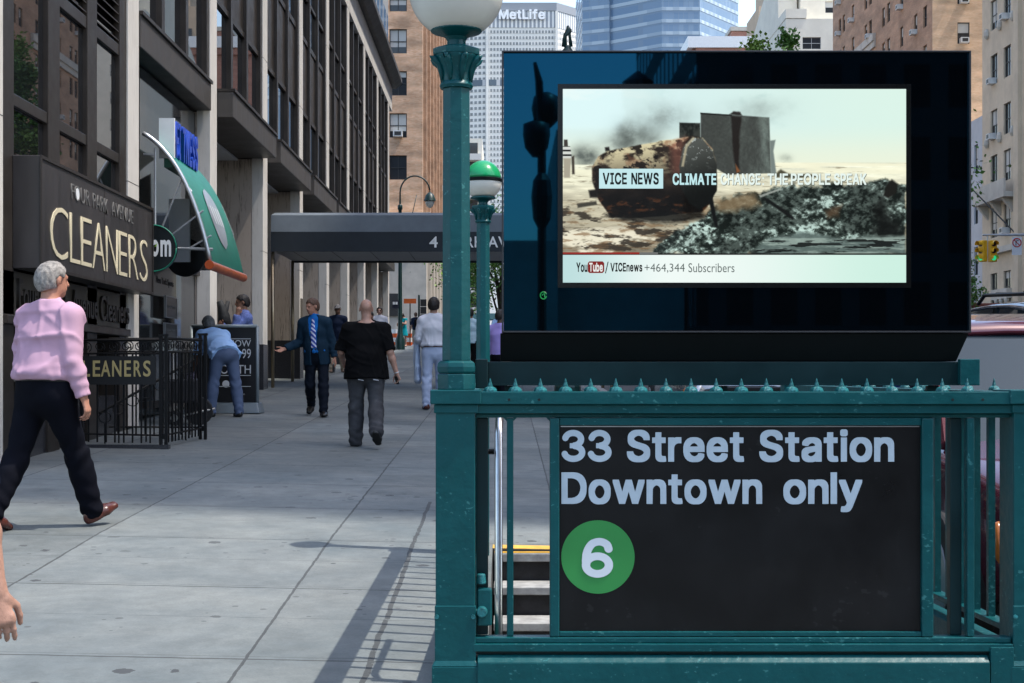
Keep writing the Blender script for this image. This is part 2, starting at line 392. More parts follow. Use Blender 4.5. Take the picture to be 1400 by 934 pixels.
# ------------------------------------------------------------------ materials
teal = M('teal_paint', (0.0012, 0.062, 0.068), 0.38, var=0.12, vs=6, bump=0.12, bs=28, col2=None, rvar=0.08)
teal_lt = M('worn_sunlit_teal', (0.012, 0.12, 0.13), 0.4, var=0.5, vs=40, bump=0.3, bs=90)  # lighter teal: sun on the spikes put into the colour; mottling is wear
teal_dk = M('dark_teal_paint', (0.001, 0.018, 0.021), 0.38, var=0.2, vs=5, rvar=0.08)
black_gl = M('black_glass', (0.0010, 0.0012, 0.0015), 0.015, ior=1.72)
black_gl.node_tree.nodes['Principled BSDF'].inputs['Specular Tint'].default_value = (.06, .55, 1.0, 1)
black_pl = M('black_casing', (0.0015, 0.003, 0.0035), 0.45, var=0.2); black_pl.node_tree.nodes['Principled BSDF'].inputs['Specular IOR Level'].default_value = .15
signblk = M('sign_black', (0.006, 0.006, 0.0065), 0.36, var=0.25, vs=3, rvar=0.1)
signwht = M('sign_letters', (0.42, 0.5, 0.56), 0.45, var=0.06, vs=20)  # white letters; blue cast of the skylight put into the colour
for q_ in (teal, teal_dk, signblk): q_.node_tree.nodes['Principled BSDF'].inputs['Specular IOR Level'].default_value = .32
bullet = M('route_green', (0.03, 0.235, 0.055), 0.45, var=0.1, vs=3)
steel = M('steel', (0.62, 0.62, 0.62), 0.28, 1.0, var=0.08, vs=20)
brass = M('brass', (0.36, 0.29, 0.2), 0.35, 0.9, var=0.15)
globe_m = M('milk_glass', (0.62, 0.6, 0.54), 0.22, var=0.06, vs=3)
dome_m = M('green_glass', (0.01, 0.26, 0.09), 0.2, var=0.1)
bronze = M('dark_bronze', (0.031, 0.0255, 0.022), 0.42, 0.25, var=0.18, vs=3, rvar=0.1)
bronze_lt = M('weathered_bronze', (0.062, 0.055, 0.050), 0.5, 0.2, var=0.22, vs=2.5, stretch=(1, 1, .4), rvar=0.1)
glass_f = M('window_glass', (0.008, 0.009, 0.011), 0.012, ior=3.3)
glass_d = M('dark_window_glass', (0.010, 0.016, 0.022), 0.04, ior=1.38)
glass_d.node_tree.nodes['Principled BSDF'].inputs['Specular Tint'].default_value = (.5, .78, 1, 1)
soffit = M('soffit_white', (0.5, 0.5, 0.5), 0.7, var=0.05)
def travertine(name, c, dark, amt):
    m = M(name, c, 0.7, var=0.07, vs=2.0, stretch=(1, 1, .5))
    t = m.node_tree; n = t.nodes; L = t.links; b = n['Principled BSDF']
    tc = n.new('ShaderNodeTexCoord'); mp = n.new('ShaderNodeMapping'); mp.inputs['Scale'].default_value = (26, 26, 2.6)
    L.new(tc.outputs['Object'], mp.inputs[0])
    nz = n.new('ShaderNodeTexNoise'); nz.inputs['Scale'].default_value = 1.0; nz.inputs['Detail'].default_value = 7; nz.inputs['Roughness'].default_value = 0.7
    L.new(mp.outputs[0], nz.inputs['Vector'])
    n3 = n.new('ShaderNodeTexNoise'); n3.inputs['Scale'].default_value = 0.9; L.new(tc.outputs['Object'], n3.inputs['Vector'])
    mm = n.new('ShaderNodeMath'); mm.operation = 'MULTIPLY_ADD'; mm.inputs[1].default_value = 0.35; L.new(n3.outputs['Fac'], mm.inputs[0]); L.new(nz.outputs['Fac'], mm.inputs[2])
    cr = n.new('ShaderNodeValToRGB'); cr.color_ramp.elements[0].position = 0.70; cr.color_ramp.elements[1].position = 0.86
    cr.color_ramp.elements[0].color = (0, 0, 0, 1); cr.color_ramp.elements[1].color = (amt, amt, amt, 1)
    L.new(mm.outputs[0], cr.inputs[0])
    mx = n.new('ShaderNodeMix'); mx.data_type = 'RGBA'; mx.inputs[7].default_value = (*dark, 1)
    old = b.inputs['Base Color'].links[0].from_socket
    L.new(cr.outputs[0], mx.inputs[0]); L.new(old, mx.inputs[6]); L.new(mx.outputs[2], b.inputs['Base Color'])
    bp = n.new('ShaderNodeBump'); bp.inputs['Strength'].default_value = 0.4; bp.inputs['Distance'].default_value = 0.01; bp.invert = True
    L.new(cr.outputs[0], bp.inputs['Height']); L.new(bp.outputs[0], b.inputs['Normal'])
    return m
trav_w = travertine('pale_travertine', (0.54, 0.51, 0.47), (0.2, 0.18, 0.15), 0.35)
trav_b = travertine('streaked_travertine', (0.36, 0.30, 0.25), (0.06, 0.045, 0.035), 0.85)
granite_d = M('dark_granite', (0.026, 0.027, 0.032), 0.25, var=0.3, vs=60)
wood_d = M('dark_doors', (0.05, 0.036, 0.028), 0.4, var=0.2)
gold = M('gold_letters', (0.42, 0.33, 0.14), 0.4, var=0.1)
cream = M('cream_letters', (0.66, 0.58, 0.40), 0.45, var=0.05)
iron = M('black_iron', (0.005, 0.005, 0.0055), 0.45, var=0.2); iron.node_tree.nodes['Principled BSDF'].inputs['Specular IOR Level'].default_value = .25
white_p = M('white_paint', (0.72, 0.73, 0.74), 0.45, var=0.05)
navy_cv = M('navy_canvas', (0.008, 0.013, 0.019), 0.6, var=0.15)
grey_cv = M('grey_canvas', (0.105, 0.125, 0.145), 0.7, var=0.1)
orange = M('orange_tube', (0.55, 0.11, 0.02), 0.4, var=0.15, vs=6)
fit_green = M('green_panel', (0.005, 0.155, 0.098), 0.4, var=0.14, vs=3)
fit_blue = M('blue_letter_face', (0.014, 0.06, 0.42), 0.35)
silver = M('brushed_silver', (0.5, 0.52, 0.54), 0.35, 0.7, var=0.1)
perf = M('perforated_sheet', (0.42, 0.40, 0.38), 0.5, 0.3, var=0.3, vs=30)
lampgreen = M('lamp_post_green', (0.006, 0.03, 0.028), 0.4, var=0.15)
yellow = M('signal_yellow', (0.80, 0.44, 0.02), 0.45, var=0.1)
dark = M('dark_void', (0.004, 0.004, 0.004), 0.8)
asphalt = M('asphalt', (0.05, 0.05, 0.052), 0.85, var=0.25, vs=1.2, bump=0.3, bs=150)
kerb_m = M('granite_kerb', (0.26, 0.26, 0.26), 0.8, var=0.2, vs=8)
yellow_p = M('yellow_step_paint', (0.65, 0.36, 0.04), 0.55, var=0.25, vs=10)
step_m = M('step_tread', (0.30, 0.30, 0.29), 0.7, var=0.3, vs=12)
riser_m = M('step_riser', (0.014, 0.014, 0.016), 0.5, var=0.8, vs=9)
bark = M('bark', (0.07, 0.055, 0.04), 0.9, var=0.3, vs=8)
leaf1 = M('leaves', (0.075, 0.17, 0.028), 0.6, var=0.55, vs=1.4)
leaf2 = M('sun_tinted_leaves', (0.19, 0.30, 0.05), 0.6, var=0.45, vs=1.4)  # lighter green puts sunlight into the leaf colour

def wear(m, light, amt=0.55, sc=55.0, p=0.70):
    t = m.node_tree; n = t.nodes; L = t.links; b = n['Principled BSDF']
    tc = n.new('ShaderNodeTexCoord'); a = n.new('ShaderNodeTexNoise'); a.inputs['Scale'].default_value = sc; a.inputs['Detail'].default_value = 5
    mp = n.new('ShaderNodeMapping'); mp.inputs['Scale'].default_value = (1, 1, 1.6); mp.inputs['Rotation'].default_value = (.3, .5, .4)
    L.new(tc.outputs['Object'], mp.inputs[0]); L.new(mp.outputs[0], a.inputs['Vector'])
    c = n.new('ShaderNodeTexNoise'); c.inputs['Scale'].default_value = 5; c.inputs['Detail'].default_value = 3; L.new(tc.outputs['Object'], c.inputs['Vector'])
    ad = n.new('ShaderNodeMath'); ad.operation = 'MULTIPLY_ADD'; ad.inputs[1].default_value = .55; L.new(c.outputs['Fac'], ad.inputs[0]); L.new(a.outputs['Fac'], ad.inputs[2])
    cr = n.new('ShaderNodeValToRGB'); cr.color_ramp.elements[0].position = p + .24; cr.color_ramp.elements[1].position = p + .30
    cr.color_ramp.elements[0].color = (0, 0, 0, 1); cr.color_ramp.elements[1].color = (amt,) * 3 + (1,)
    L.new(ad.outputs[0], cr.inputs[0])
    mx = n.new('ShaderNodeMix'); mx.data_type = 'RGBA'; mx.inputs[7].default_value = (*light, 1)
    L.new(cr.outputs[0], mx.inputs[0]); L.new(b.inputs['Base Color'].links[0].from_socket, mx.inputs[6]); L.new(mx.outputs[2], b.inputs['Base Color'])
wear(teal, (.06, .22, .22)); wear(signblk, (.03, .03, .03), .3, 30, .74)
def concrete():
    m = M('sidewalk_concrete', (0.3, 0.3, 0.29), 0.82)
    t = m.node_tree; n = t.nodes; L = t.links; b = n['Principled BSDF']
    tc = n.new('ShaderNodeTexCoord'); P = tc.outputs['Object']
    def noise(sc, det=6, vec=P, rough=0.6):
        q = n.new('ShaderNodeTexNoise'); q.inputs['Scale'].default_value = sc; q.inputs['Detail'].default_value = det; q.inputs['Roughness'].default_value = rough
        L.new(vec, q.inputs['Vector']); return q.outputs['Fac']
    def mth(op, a, bb=None, c=None):
        q = n.new('ShaderNodeMath'); q.operation = op
        for i, x in enumerate((a, bb, c)):
            if x is None: continue
            if isinstance(x, (int, float)): q.inputs[i].default_value = x
            else: L.new(x, q.inputs[i])
        return q.outputs[0]
    def ramp(f, p0, p1, c0, c1):
        q = n.new('ShaderNodeValToRGB'); q.color_ramp.elements[0].position = p0; q.color_ramp.elements[1].position = p1
        q.color_ramp.elements[0].color = (*c0, 1); q.color_ramp.elements[1].color = (*c1, 1); L.new(f, q.inputs[0]); return q.outputs[0]
    def mix(f, a, bb, mode='MIX'):
        q = n.new('ShaderNodeMix'); q.data_type = 'RGBA'; q.blend_type = mode
        for i, x in ((0, f), (6, a), (7, bb)):
            if isinstance(x, (int, float)): q.inputs[i].default_value = x
            elif isinstance(x, tuple): q.inputs[i].default_value = (*x, 1)
            else: L.new(x, q.inputs[i])
        return q.outputs[2]
    sp = n.new('ShaderNodeSeparateXYZ'); L.new(P, sp.inputs[0])
    wob = noise(7, 3)
    x = mth('ADD', sp.outputs[0], mth('MULTIPLY', mth('SUBTRACT', wob, 0.5), 0.02))
    y = mth('ADD', sp.outputs[1], mth('MULTIPLY', mth('SUBTRACT', wob, 0.5), 0.02))
    base = ramp(noise(0.8, 8), 0.34, 0.7, (0.108, 0.130, 0.134), (0.210, 0.222, 0.208))
    # wear: darker traffic film in broad patches, fine speckle of aggregate
    base = mix(ramp(noise(0.42, 6), 0.47, 0.62, (0, 0, 0), (0.6,) * 3), base, (0.100, 0.120, 0.126))
    base = mix(ramp(noise(90, 3), 0.35, 0.75, (0, 0, 0), (0.4,) * 3), base, (0.09, 0.095, 0.1))
    base = mix(1.0, base, ramp(noise(5.5, 7, P, 0.72), 0.3, 0.7, (0.80,) * 3, (1.16,) * 3), 'MULTIPLY')
    # slabs differ a little
    sx = mth('FLOOR', mth('DIVIDE', mth('ADD', x, 1.18), 1.58)); sy = mth('FLOOR', mth('DIVIDE', mth('ADD', y, 0.4), 1.6))
    wn = n.new('ShaderNodeTexWhiteNoise'); wn.noise_dimensions = '1D'; L.new(mth('ADD', sx, mth('MULTIPLY', sy, 17.13)), wn.inputs['W'])
    base = mix(1.0, base, ramp(wn.outputs['Value'], 0, 1, (0.80,) * 3, (1.10,) * 3), 'MULTIPLY')
    # joints
    J = None
    for xx, w in ((-1.18, 0.008), (-2.76, 0.008), (-4.34, 0.008), (0.4, 0.007), (1.98, 0.007)):
        c = mth('COMPARE', x, xx, w); J = c if J is None else mth('MAXIMUM', J, c)
    per = mth('COMPARE', mth('FRACT', mth('DIVIDE', mth('ADD', y, 0.55), 1.6)), 0.5, 0.0055)
    per2 = mth('MULTIPLY', mth('COMPARE', mth('FRACT', mth('DIVIDE', mth('ADD', y, 0.55), 0.8)), 0.06, 0.006), 0.55)
    J = mth('MAXIMUM', J, mth('MAXIMUM', per, per2))
    ex = mth('MULTIPLY', mth('COMPARE', mth('ADD', x, mth('MULTIPLY', mth('SUBTRACT', noise(2.2, 4), 0.5), 0.03)), -0.61, 0.014), mth('LESS_THAN', y, 12.0))
    exn = mth('MULTIPLY', ex, mth('GREATER_THAN', noise(18, 4), 0.36))
    J = mth('MAXIMUM', J, exn)
    # trodden gum: flat dark blots
    vo = n.new('ShaderNodeTexVoronoi'); vo.inputs['Scale'].default_value = 4.2; vo.inputs['Randomness'].default_value = 1.0
    dist = mth('ADD', vo.outputs['Distance'], mth('MULTIPLY', mth('SUBTRACT', noise(30, 3), 0.5), 0.22))
    L.new(P, vo.inputs['Vector'])
    sc = n.new('ShaderNodeSeparateColor'); L.new(vo.outputs['Color'], sc.inputs[0])
    rad = mth('MULTIPLY', mth('MAXIMUM', mth('SUBTRACT', sc.outputs[0], 0.32), 0.0), 0.30)
    gum = mth('MULTIPLY', mth('LESS_THAN', dist, rad), mth('ADD', mth('MULTIPLY', sc.outputs[1], 0.5), 0.35))
    vo2 = n.new('ShaderNodeTexVoronoi'); vo2.inputs['Scale'].default_value = 9.0; L.new(P, vo2.inputs['Vector'])
    sc2 = n.new('ShaderNodeSeparateColor'); L.new(vo2.outputs['Color'], sc2.inputs[0])
    g2 = mth('MULTIPLY', mth('LESS_THAN', vo2.outputs['Distance'], mth('MULTIPLY', mth('MAXIMUM', mth('SUBTRACT', sc2.outputs[2], 0.62), 0.0), 0.55)), 0.6)
    colr = mix(gum, base, (0.035, 0.037, 0.041)); colr = mix(g2, colr, (0.05, 0.05, 0.054))
    colr = mix(mth('MULTIPLY', J, 0.7), colr, (0.022, 0.022, 0.024))
    L.new(colr, b.inputs['Base Color'])
    hgt = mth('SUBTRACT', mth('MULTIPLY', noise(60, 5), 0.25), J)
    bp = n.new('ShaderNodeBump'); bp.inputs['Strength'].default_value = 0.35; bp.inputs['Distance'].default_value = 0.01
    L.new(hgt, bp.inputs['Height']); L.new(bp.outputs[0], b.inputs['Normal'])
    return m
conc = concrete()

# ------------------------------------------------------------------ ground, pavement, road
HOLE = (-0.08, 1.72, 5.22, 9.66)       # stairwell
HOLE2 = (-5.0, -3.9, 16.62, 21.0)      # basement steps beside the cleaners (open area)
def sheet(name, xs, ys, zf, mat, holes=(), skirt=None):
    mb = MB()
    for i in range(len(xs) - 1):
        for j in range(len(ys) - 1):
            cx = (xs[i] + xs[i + 1]) / 2; cy = (ys[j] + ys[j + 1]) / 2
            if any(h[0] < cx < h[1] and h[2] < cy < h[3] for h in holes): continue
            q = [(xs[i], ys[j]), (xs[i + 1], ys[j]), (xs[i + 1], ys[j + 1]), (xs[i], ys[j + 1])]
            mb.quad(*[(a, b, zf(a, b)) for a, b in q])
    return struct(mb.build(name, mat))
ysp = sorted({-60, -30, -15, -5, 0, 2.5, 5.22, 8, 9.66, 10, 12, 16.62, 21.0, 30, 45, 60, 72, 76, 80})
sheet('sidewalk', [-14, -5.0, -3.9, -2, -0.08, 1.72, 2.05], ysp, G, conc, [HOLE])
ysr = sorted(set(ysp) | {-300, -120, 100, 200, 500, 1500, 4000})
sheet('ground', [-2500, -400, -60, -14, -5.0, -3.9, -0.08, 1.72, 2.2, 8, 15, 31, 45, 120, 600, 2500], ysr, lambda x, y: g(y) - 0.02 * (min(max(x, -14), 6) + 1.2) - 0.16, asphalt, [HOLE])
mb = MB()
for j in range(len(ysp) - 1):
    a, b = ysp[j], ysp[j + 1]
    mb.hexa([(2.05, a, G(2.05, a) - .3), (2.21, a, G(2.21, a) - .3), (2.21, b, G(2.21, b) - .3), (2.05, b, G(2.05, b) - .3)],
            [(2.05, a, G(2.05, a) + .002), (2.21, a, G(2.21, a) - .004), (2.21, b, G(2.21, b) - .004), (2.05, b, G(2.05, b) + .002)])
struct(mb.build('kerb', kerb_m))
mb = MB()
for j in range(len(ysr) - 1):
    a, b = ysr[j], ysr[j + 1]
    if a < -60 or b > 500 : continue
    mb.hexa([(31.2, a, g(a) - .5), (50, a, g(a) - .5), (50, b, g(b) - .5), (31.2, b, g(b) - .5)],
            [(31.2, a, g(a) - .12), (50, a, g(a) - .12), (50, b, g(b) - .12), (31.2, b, g(b) - .12)])
struct(mb.build('far_sidewalk', kerb_m))
mb = MB()
for k in range(-6, 24):
    y0 = k * 4.0
    for x in (5.4, 8.8, 22.5, 26.0):
        zz = lambda y: g(y) - 0.02 * (min(x, 6) + 1.2) - 0.156
        mb.quad((x, y0, zz(y0)), (x + .12, y0, zz(y0)), (x + .12, y0 + 2, zz(y0 + 2)), (x, y0 + 2, zz(y0 + 2)))
for k in range(22):
    x = 2.9 + k * 1.3
    zz = lambda y: g(y) - 0.02 * (min(x, 6) + 1.2) - 0.156
    mb.quad((x, 72.5, zz(72.5)), (x + .6, 72.5, zz(72.5)), (x + .6, 75.8, zz(75.8)), (x, 75.8, zz(75.8)))
struct(mb.build('road_markings', white_p))
# planted central reserve of the avenue
mb = MB()
for j in range(len(ysp) - 1):
    a, b = ysp[j], ysp[j + 1]
    if a < 14 or b > 72: continue
    mb.hexa([(13, a, g(a) - .5), (17.5, a, g(a) - .5), (17.5, b, g(b) - .5), (13, b, g(b) - .5)], [(13, a, g(a) - .05), (17.5, a, g(a) - .05), (17.5, b, g(b) - .05), (13, b, g(b) - .05)])
struct(mb.build('median_strip', kerb_m))

# stairwell: side walls and floor of the pit (setting), steps
mb = MB()
x0, x1, y0, y1 = HOLE
zb = -3.2
mb.quad((x0, y0, zb), (x0, y1, zb), (x0, y1, G(x0, y1)), (x0, y0, G(x0, y0)))
mb.quad((x1, y1, zb), (x1, y0, zb), (x1, y0, G(x1, y0)), (x1, y1, G(x1, y1)))
mb.quad((x1, y0, zb), (x0, y0, zb), (x0, y0, G(x0, y0)), (x1, y0, G(x1, y0)))
mb.quad((x0, y1, zb), (x1, y1, zb), (x1, y1, G(x1, y1)), (x0, y1, G(x0, y1)))
mb.quad((x0, y0, zb), (x1, y0, zb), (x1, y1, zb), (x0, y1, zb))
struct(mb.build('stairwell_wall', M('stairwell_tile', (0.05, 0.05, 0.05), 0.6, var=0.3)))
st = thing('subway_stairs', 'concrete stairs with a yellow top edge going down behind the black station sign', 'stairs', (0.8, 9.6, G(.8, 9.6)))
top = G(0.8, 9.66)
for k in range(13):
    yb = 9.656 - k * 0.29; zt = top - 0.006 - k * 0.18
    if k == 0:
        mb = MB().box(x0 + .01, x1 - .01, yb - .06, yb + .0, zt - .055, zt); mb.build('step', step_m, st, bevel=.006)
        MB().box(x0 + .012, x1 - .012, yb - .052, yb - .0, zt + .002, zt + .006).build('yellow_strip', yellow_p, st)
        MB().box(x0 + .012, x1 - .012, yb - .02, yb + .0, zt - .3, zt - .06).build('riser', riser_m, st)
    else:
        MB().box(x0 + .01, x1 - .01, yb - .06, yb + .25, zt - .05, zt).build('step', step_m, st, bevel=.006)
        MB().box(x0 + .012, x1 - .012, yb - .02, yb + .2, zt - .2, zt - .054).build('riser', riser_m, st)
# yellow edge painted on the pavement lip
mb = MB(); mb.quad((x0, 9.664, G(x0, 9.664) + .004), (x1, 9.664, G(x1, 9.664) + .004), (x1, 9.80, G(x1, 9.8) + .004), (x0, 9.80, G(x0, 9.8) + .004))
mb.build('landing_edge', yellow_p, st)
hr = thing('steel_handrail', 'bright steel handrail pole standing in the stairwell beside the left green post', 'handrail', (-.026, 6.25, -1.2))
MB().tube([(-.026, 6.25, -1.3), (-.026, 6.25, 1.42), (-.02, 6.35, 1.5), (-.02, 7.0, 1.5)], .0175, 12).build('pole', steel, hr, smooth=True)
MB().disc((-.045, 6.25, 1.34), .012, (1, 0, 0), -.05).build('bracket', iron, hr)

# ------------------------------------------------------------------ subway entrance railing
KY = 5.1
def kx(px): return (px - 690) / F * KY
def kz(py): return EYE + (515 - py) / F * KY
ent = thing('subway_entrance', 'teal painted iron subway entrance railing with square corner posts and spiked top rail', 'subway entrance', (0.8, KY, G(.8, KY)))
def corner_post(x0, x1, y0, y1, cap=True):
    zg = 0.2
    mb = MB()
    mb.box(x0, x1, y0, y1, zg, kz(553) - .001)
    mb.box(x0 - .003, x1 + .003, y0 - .003, y0 + .01, zg + .02, kz(828))      # lower skin plate, a little proud
    p = mb.build('post', teal, ent, bevel=.004)
    pl = MB()
    f = .013
    pl.hexa([(x0 - f, y0 - f, .1), (x1 + f, y0 - f, .1), (x1 + f, y1 + f, .1), (x0 - f, y1 + f, .1)], [(x0 - f, y0 - f, kz(911)), (x1 + f, y0 - f, kz(911)), (x1 + f, y1 + f, kz(911)), (x0 - f, y1 + f, kz(911))])
    pl.hexa([(x0 - f, y0 - f, kz(911) + .0005), (x1 + f, y0 - f, kz(911) + .0005), (x1 + f, y1 + f, kz(911) + .0005), (x0 - f, y1 + f, kz(911) + .0005)], [(x0 - .001, y0 - .001, kz(902)), (x1 + .001, y0 - .001, kz(902)), (x1 + .001, y1 + .001, kz(902)), (x0 - .001, y1 + .001, kz(902))])
    pl.build('plinth', teal, ent, bevel=.003)
    c = MB()
    c.box(x0 - .006, x1 + .012, y0 - .006, y1 + .012, kz(565), kz(553) + .0)
    c.box(x0 - .018, x1 + .022, y0 - .018, y1 + .022, kz(553) + .0005, kz(533))
    c.build('cap', teal, ent, bevel=.004)
    for x in (x0 + .004, x1 - .006): MB().disc((x, y0 - .004, kz(843)), .008, (0, -1, 0), .006, 10).build('bolt', teal_lt, ent)
corner_post(kx(595.5), kx(649.5), KY, KY + .15)
corner_post(kx(1386), kx(1441), KY, KY + .15)
for nm, x0, x1, y0, y1, za, zb_ in (
        ('top_rail', kx(653), kx(1384), KY - .012, KY + .10, kz(553), kz(535.5)),
        ('top_moulding', kx(651), kx(1385), KY + .004, KY + .085, kz(565.5), kz(553.4)),
        ('under_rail', kx(650), kx(1385), KY + .03, KY + .075, kz(571.5), kz(566)),
        ('bottom_rail', kx(650), kx(1384), KY + .01, KY + .07, kz(880), kz(872.5)),
        ('sill', kx(647), kx(1385), KY - .004, KY + .09, kz(891), kz(880.4))):
    MB().box(x0, x1, y0, y1, za, zb_).build(nm, teal, ent, bevel=.003)
mb = MB()
zA, zB = kz(905), kz(896)
mb.box(kx(653), kx(1384), KY + .012, KY + .12, .1, kz(897))
mb.box(kx(653), kx(1351), KY - .02, KY + .011, .1, zA)
mb.hexa([(kx(653), KY - .02, zA + .0004), (kx(1351), KY - .02, zA + .0004), (kx(1351), KY + .011, zA + .0004), (kx(653), KY + .011, zA + .0004)],
        [(kx(653), KY + .008, zB), (kx(1351), KY + .008, zB), (kx(1351), KY + .011, zB), (kx(653), KY + .011, zB)])
mb.box(kx(1353), kx(1385), KY - .012, KY + .011, .1, kz(880.5) - .01)
mb.build('base_panel', teal, ent, bevel=.003)
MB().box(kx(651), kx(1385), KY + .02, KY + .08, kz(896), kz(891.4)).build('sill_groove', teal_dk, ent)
# uprights of the front: left gap, right gap
for a, b in ((693, 702),):
    MB().box(kx(a), kx(b), KY + .03, KY + .055, kz(872), kz(572)).build('picket', teal, ent, bevel=.003)
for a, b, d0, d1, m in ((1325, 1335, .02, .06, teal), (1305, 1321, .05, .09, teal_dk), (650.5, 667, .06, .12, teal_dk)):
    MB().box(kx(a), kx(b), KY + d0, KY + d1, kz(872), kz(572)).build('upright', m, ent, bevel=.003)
for px, s in ((693, -1), (702, 1), (752, -1)):
    mb = MB().prism([(kx(px), KY + .035, kz(571.6)), (kx(px) + s * .012, KY + .035, kz(571.6)), (kx(px), KY + .035, kz(571.6) - .012)], (0, .018, 0))
    mb.build('bracket_fillet', teal, ent)
# spikes
sp = MB()
sp.lathe([(.024, 0), (.024, .004), (.020, .012), (.0085, .018), (.0075, .024), (.0015, .046)], (0, 0, 0), 6)
spike_me = None
def spike(x, y, z):
    global spike_me
    if spike_me is None:
        o = sp.build('spike', teal_lt, None); spike_me = o
        o.parent = ent; o.location = Vector((x, y, z)) - wloc(ent); return
    o = spike_me.copy(); COL.objects.link(o); o.parent = ent; o.location = Vector((x, y, z)) - wloc(ent); o.rotation_euler = (0, 0, random.uniform(-.25, .25))
random.seed(4)
for k in range(20):
    spike(kx(670 + 34.6 * k), KY + .04, kz(535.5))
for px in (696, 737, 1301, 1342): MB().disc((kx(px), KY - .0125, kz(546.5)), .0045, (0, -1, 0), .0008, 10).build('bolt_hole', dark, ent)
# side railings along the stairwell
def side_rail(X, ya, yb, first):
    zt = kz(535.5)
    mb = MB()
    mb.box(X - .05, X + .05, ya, yb, kz(553), zt - .001)
    mb.box(X - .04, X + .04, ya, yb, kz(565.5), kz(553.4)); mb.build('side_top_rail', teal, ent, bevel=.003)
    mb = MB(); y = ya
    mb.hexa([(X - .03, ya, kz(880)), (X + .03, ya, kz(880)), (X + .03, yb, g(yb) + .13), (X - .03, yb, g(yb) + .13)], [(X - .03, ya, kz(872)), (X + .03, ya, kz(872)), (X + .03, yb, g(yb) + .16), (X - .03, yb, g(yb) + .16)])
    mb.build('side_bottom_rail', teal, ent, bevel=.003)
    MB().hexa([(X - .05, ya, .0), (X + .05, ya, .0), (X + .05, yb, g(yb) - .2), (X - .05, yb, g(yb) - .2)], [(X - .05, ya, kz(905)), (X + .05, ya, kz(905)), (X + .05, yb, g(yb) + .09), (X - .05, yb, g(yb) + .09)]).build('side_base', teal, ent, bevel=.003)
    n = int((yb - ya) / .17)
    for k in range(1, n):
        y = ya + k * (yb - ya) / n
        t = (y - ya) / (yb - ya); z0 = kz(873) * (1 - t) + (g(yb) + .155) * t
        w = .013
        o = MB().box(X - w, X + w, y - w, y + w, z0, kz(565.5)).build('side_picket', teal, ent)
    MB().box(X - .065, X + .065, yb - .02, yb + .11, g(yb) - .1, zt + .02).build('end_post', teal, ent, bevel=.004)
    for k in range(1, 14): spike(X, ya + k * .31, zt)
side_rail(-.165, KY + .15, 9.42, False)
side_rail(1.86, KY + .15, 9.42, True)
# latch box
lt = thing('gate_latch', 'lumpy teal painted gate latch box with a round bolt beside the left corner post', 'latch', (kx(662), KY + .05, kz(830)))
MB().box(kx(652.5), kx(672.5), KY + .015, KY + .058, kz(857), kz(806)).build('latch_box', teal, lt, bevel=.006)
MB().tube([(kx(658), KY + .03, kz(800)), (kx(657.5), KY + .03, kz(786))], [.017, .015], 14).build('lug', teal_lt, lt, bevel=.004)
MB().tube([(kx(646), KY + .02, kz(838)), (kx(654), KY + .02, kz(838))], .012, 14).build('pin', teal, lt)
MB().tube([(kx(659), KY + .016, kz(837)), (kx(659), KY - .014, kz(837))], [.02, .017], 16).build('bolt', teal_lt, lt, bevel=.003)
# wire on the side of post
# station sign
sg = thing('station_sign', 'black station sign with white lettering in painted skylight blue and a green route circle', 'sign', (kx(1013), KY, kz(870)))
for a, b, c, d in ((752, 765, 572, 872), (1262, 1278, 572, 872)):
    MB().box(kx(a), kx(b), KY + .012, KY + .06, kz(d), kz(c)).build('frame_upright', teal, sg, bevel=.004)
MB().box(kx(765.3), kx(1261.7), KY + .02, KY + .055, kz(582), kz(571.8)).build('frame_head', teal, sg, bevel=.002)
MB().box(kx(765.3), kx(1261.7), KY + .016, KY + .055, kz(871.5), kz(865)).build('frame_foot', teal, sg, bevel=.002)
MB().box(kx(765.2), kx(1261.8), KY + .030, KY + .045, kz(866), kz(581)).build('panel', signblk, sg)
MB().box(kx(767), kx(1260), KY + .0285, KY + .0299, kz(584.2), kz(583)).build('chrome_strip', steel, sg)
YT = KY + .0285
def sign_text(b, px0, px1, base, cap, track=75, space=300): glyph_text('lettering', b, (kx(px0), YT, kz(base)), (1, 0, 0), (0, 0, 1), (px1 - px0) / F * KY, cap / F * KY, signwht, sg, .0008, track, space)
sign_text('33', 768, 837, 632, 43.5); sign_text('Street', 858, 1019, 632, 43.5, 62); sign_text('Station', 1040, 1225.5, 632, 43.5, 62)
sign_text('Downtown', 768, 1044, 690, 43.5, 62); sign_text('only', 1073, 1181.5, 690, 43.5, 62)
MB().disc((kx(818.2), YT + .0012, kz(763)), 50.5 / F * KY, (0, -1, 0), .0008, 64).build('route_circle', bullet, sg)
glyph_text('route_number', '6', (kx(796), YT - .0009, kz(791)), (1, 0, 0), (0, 0, 1), 43 / F * KY, 54 / F * KY, M('bullet_white', (.62, .66, .7), .45), sg, .0006)

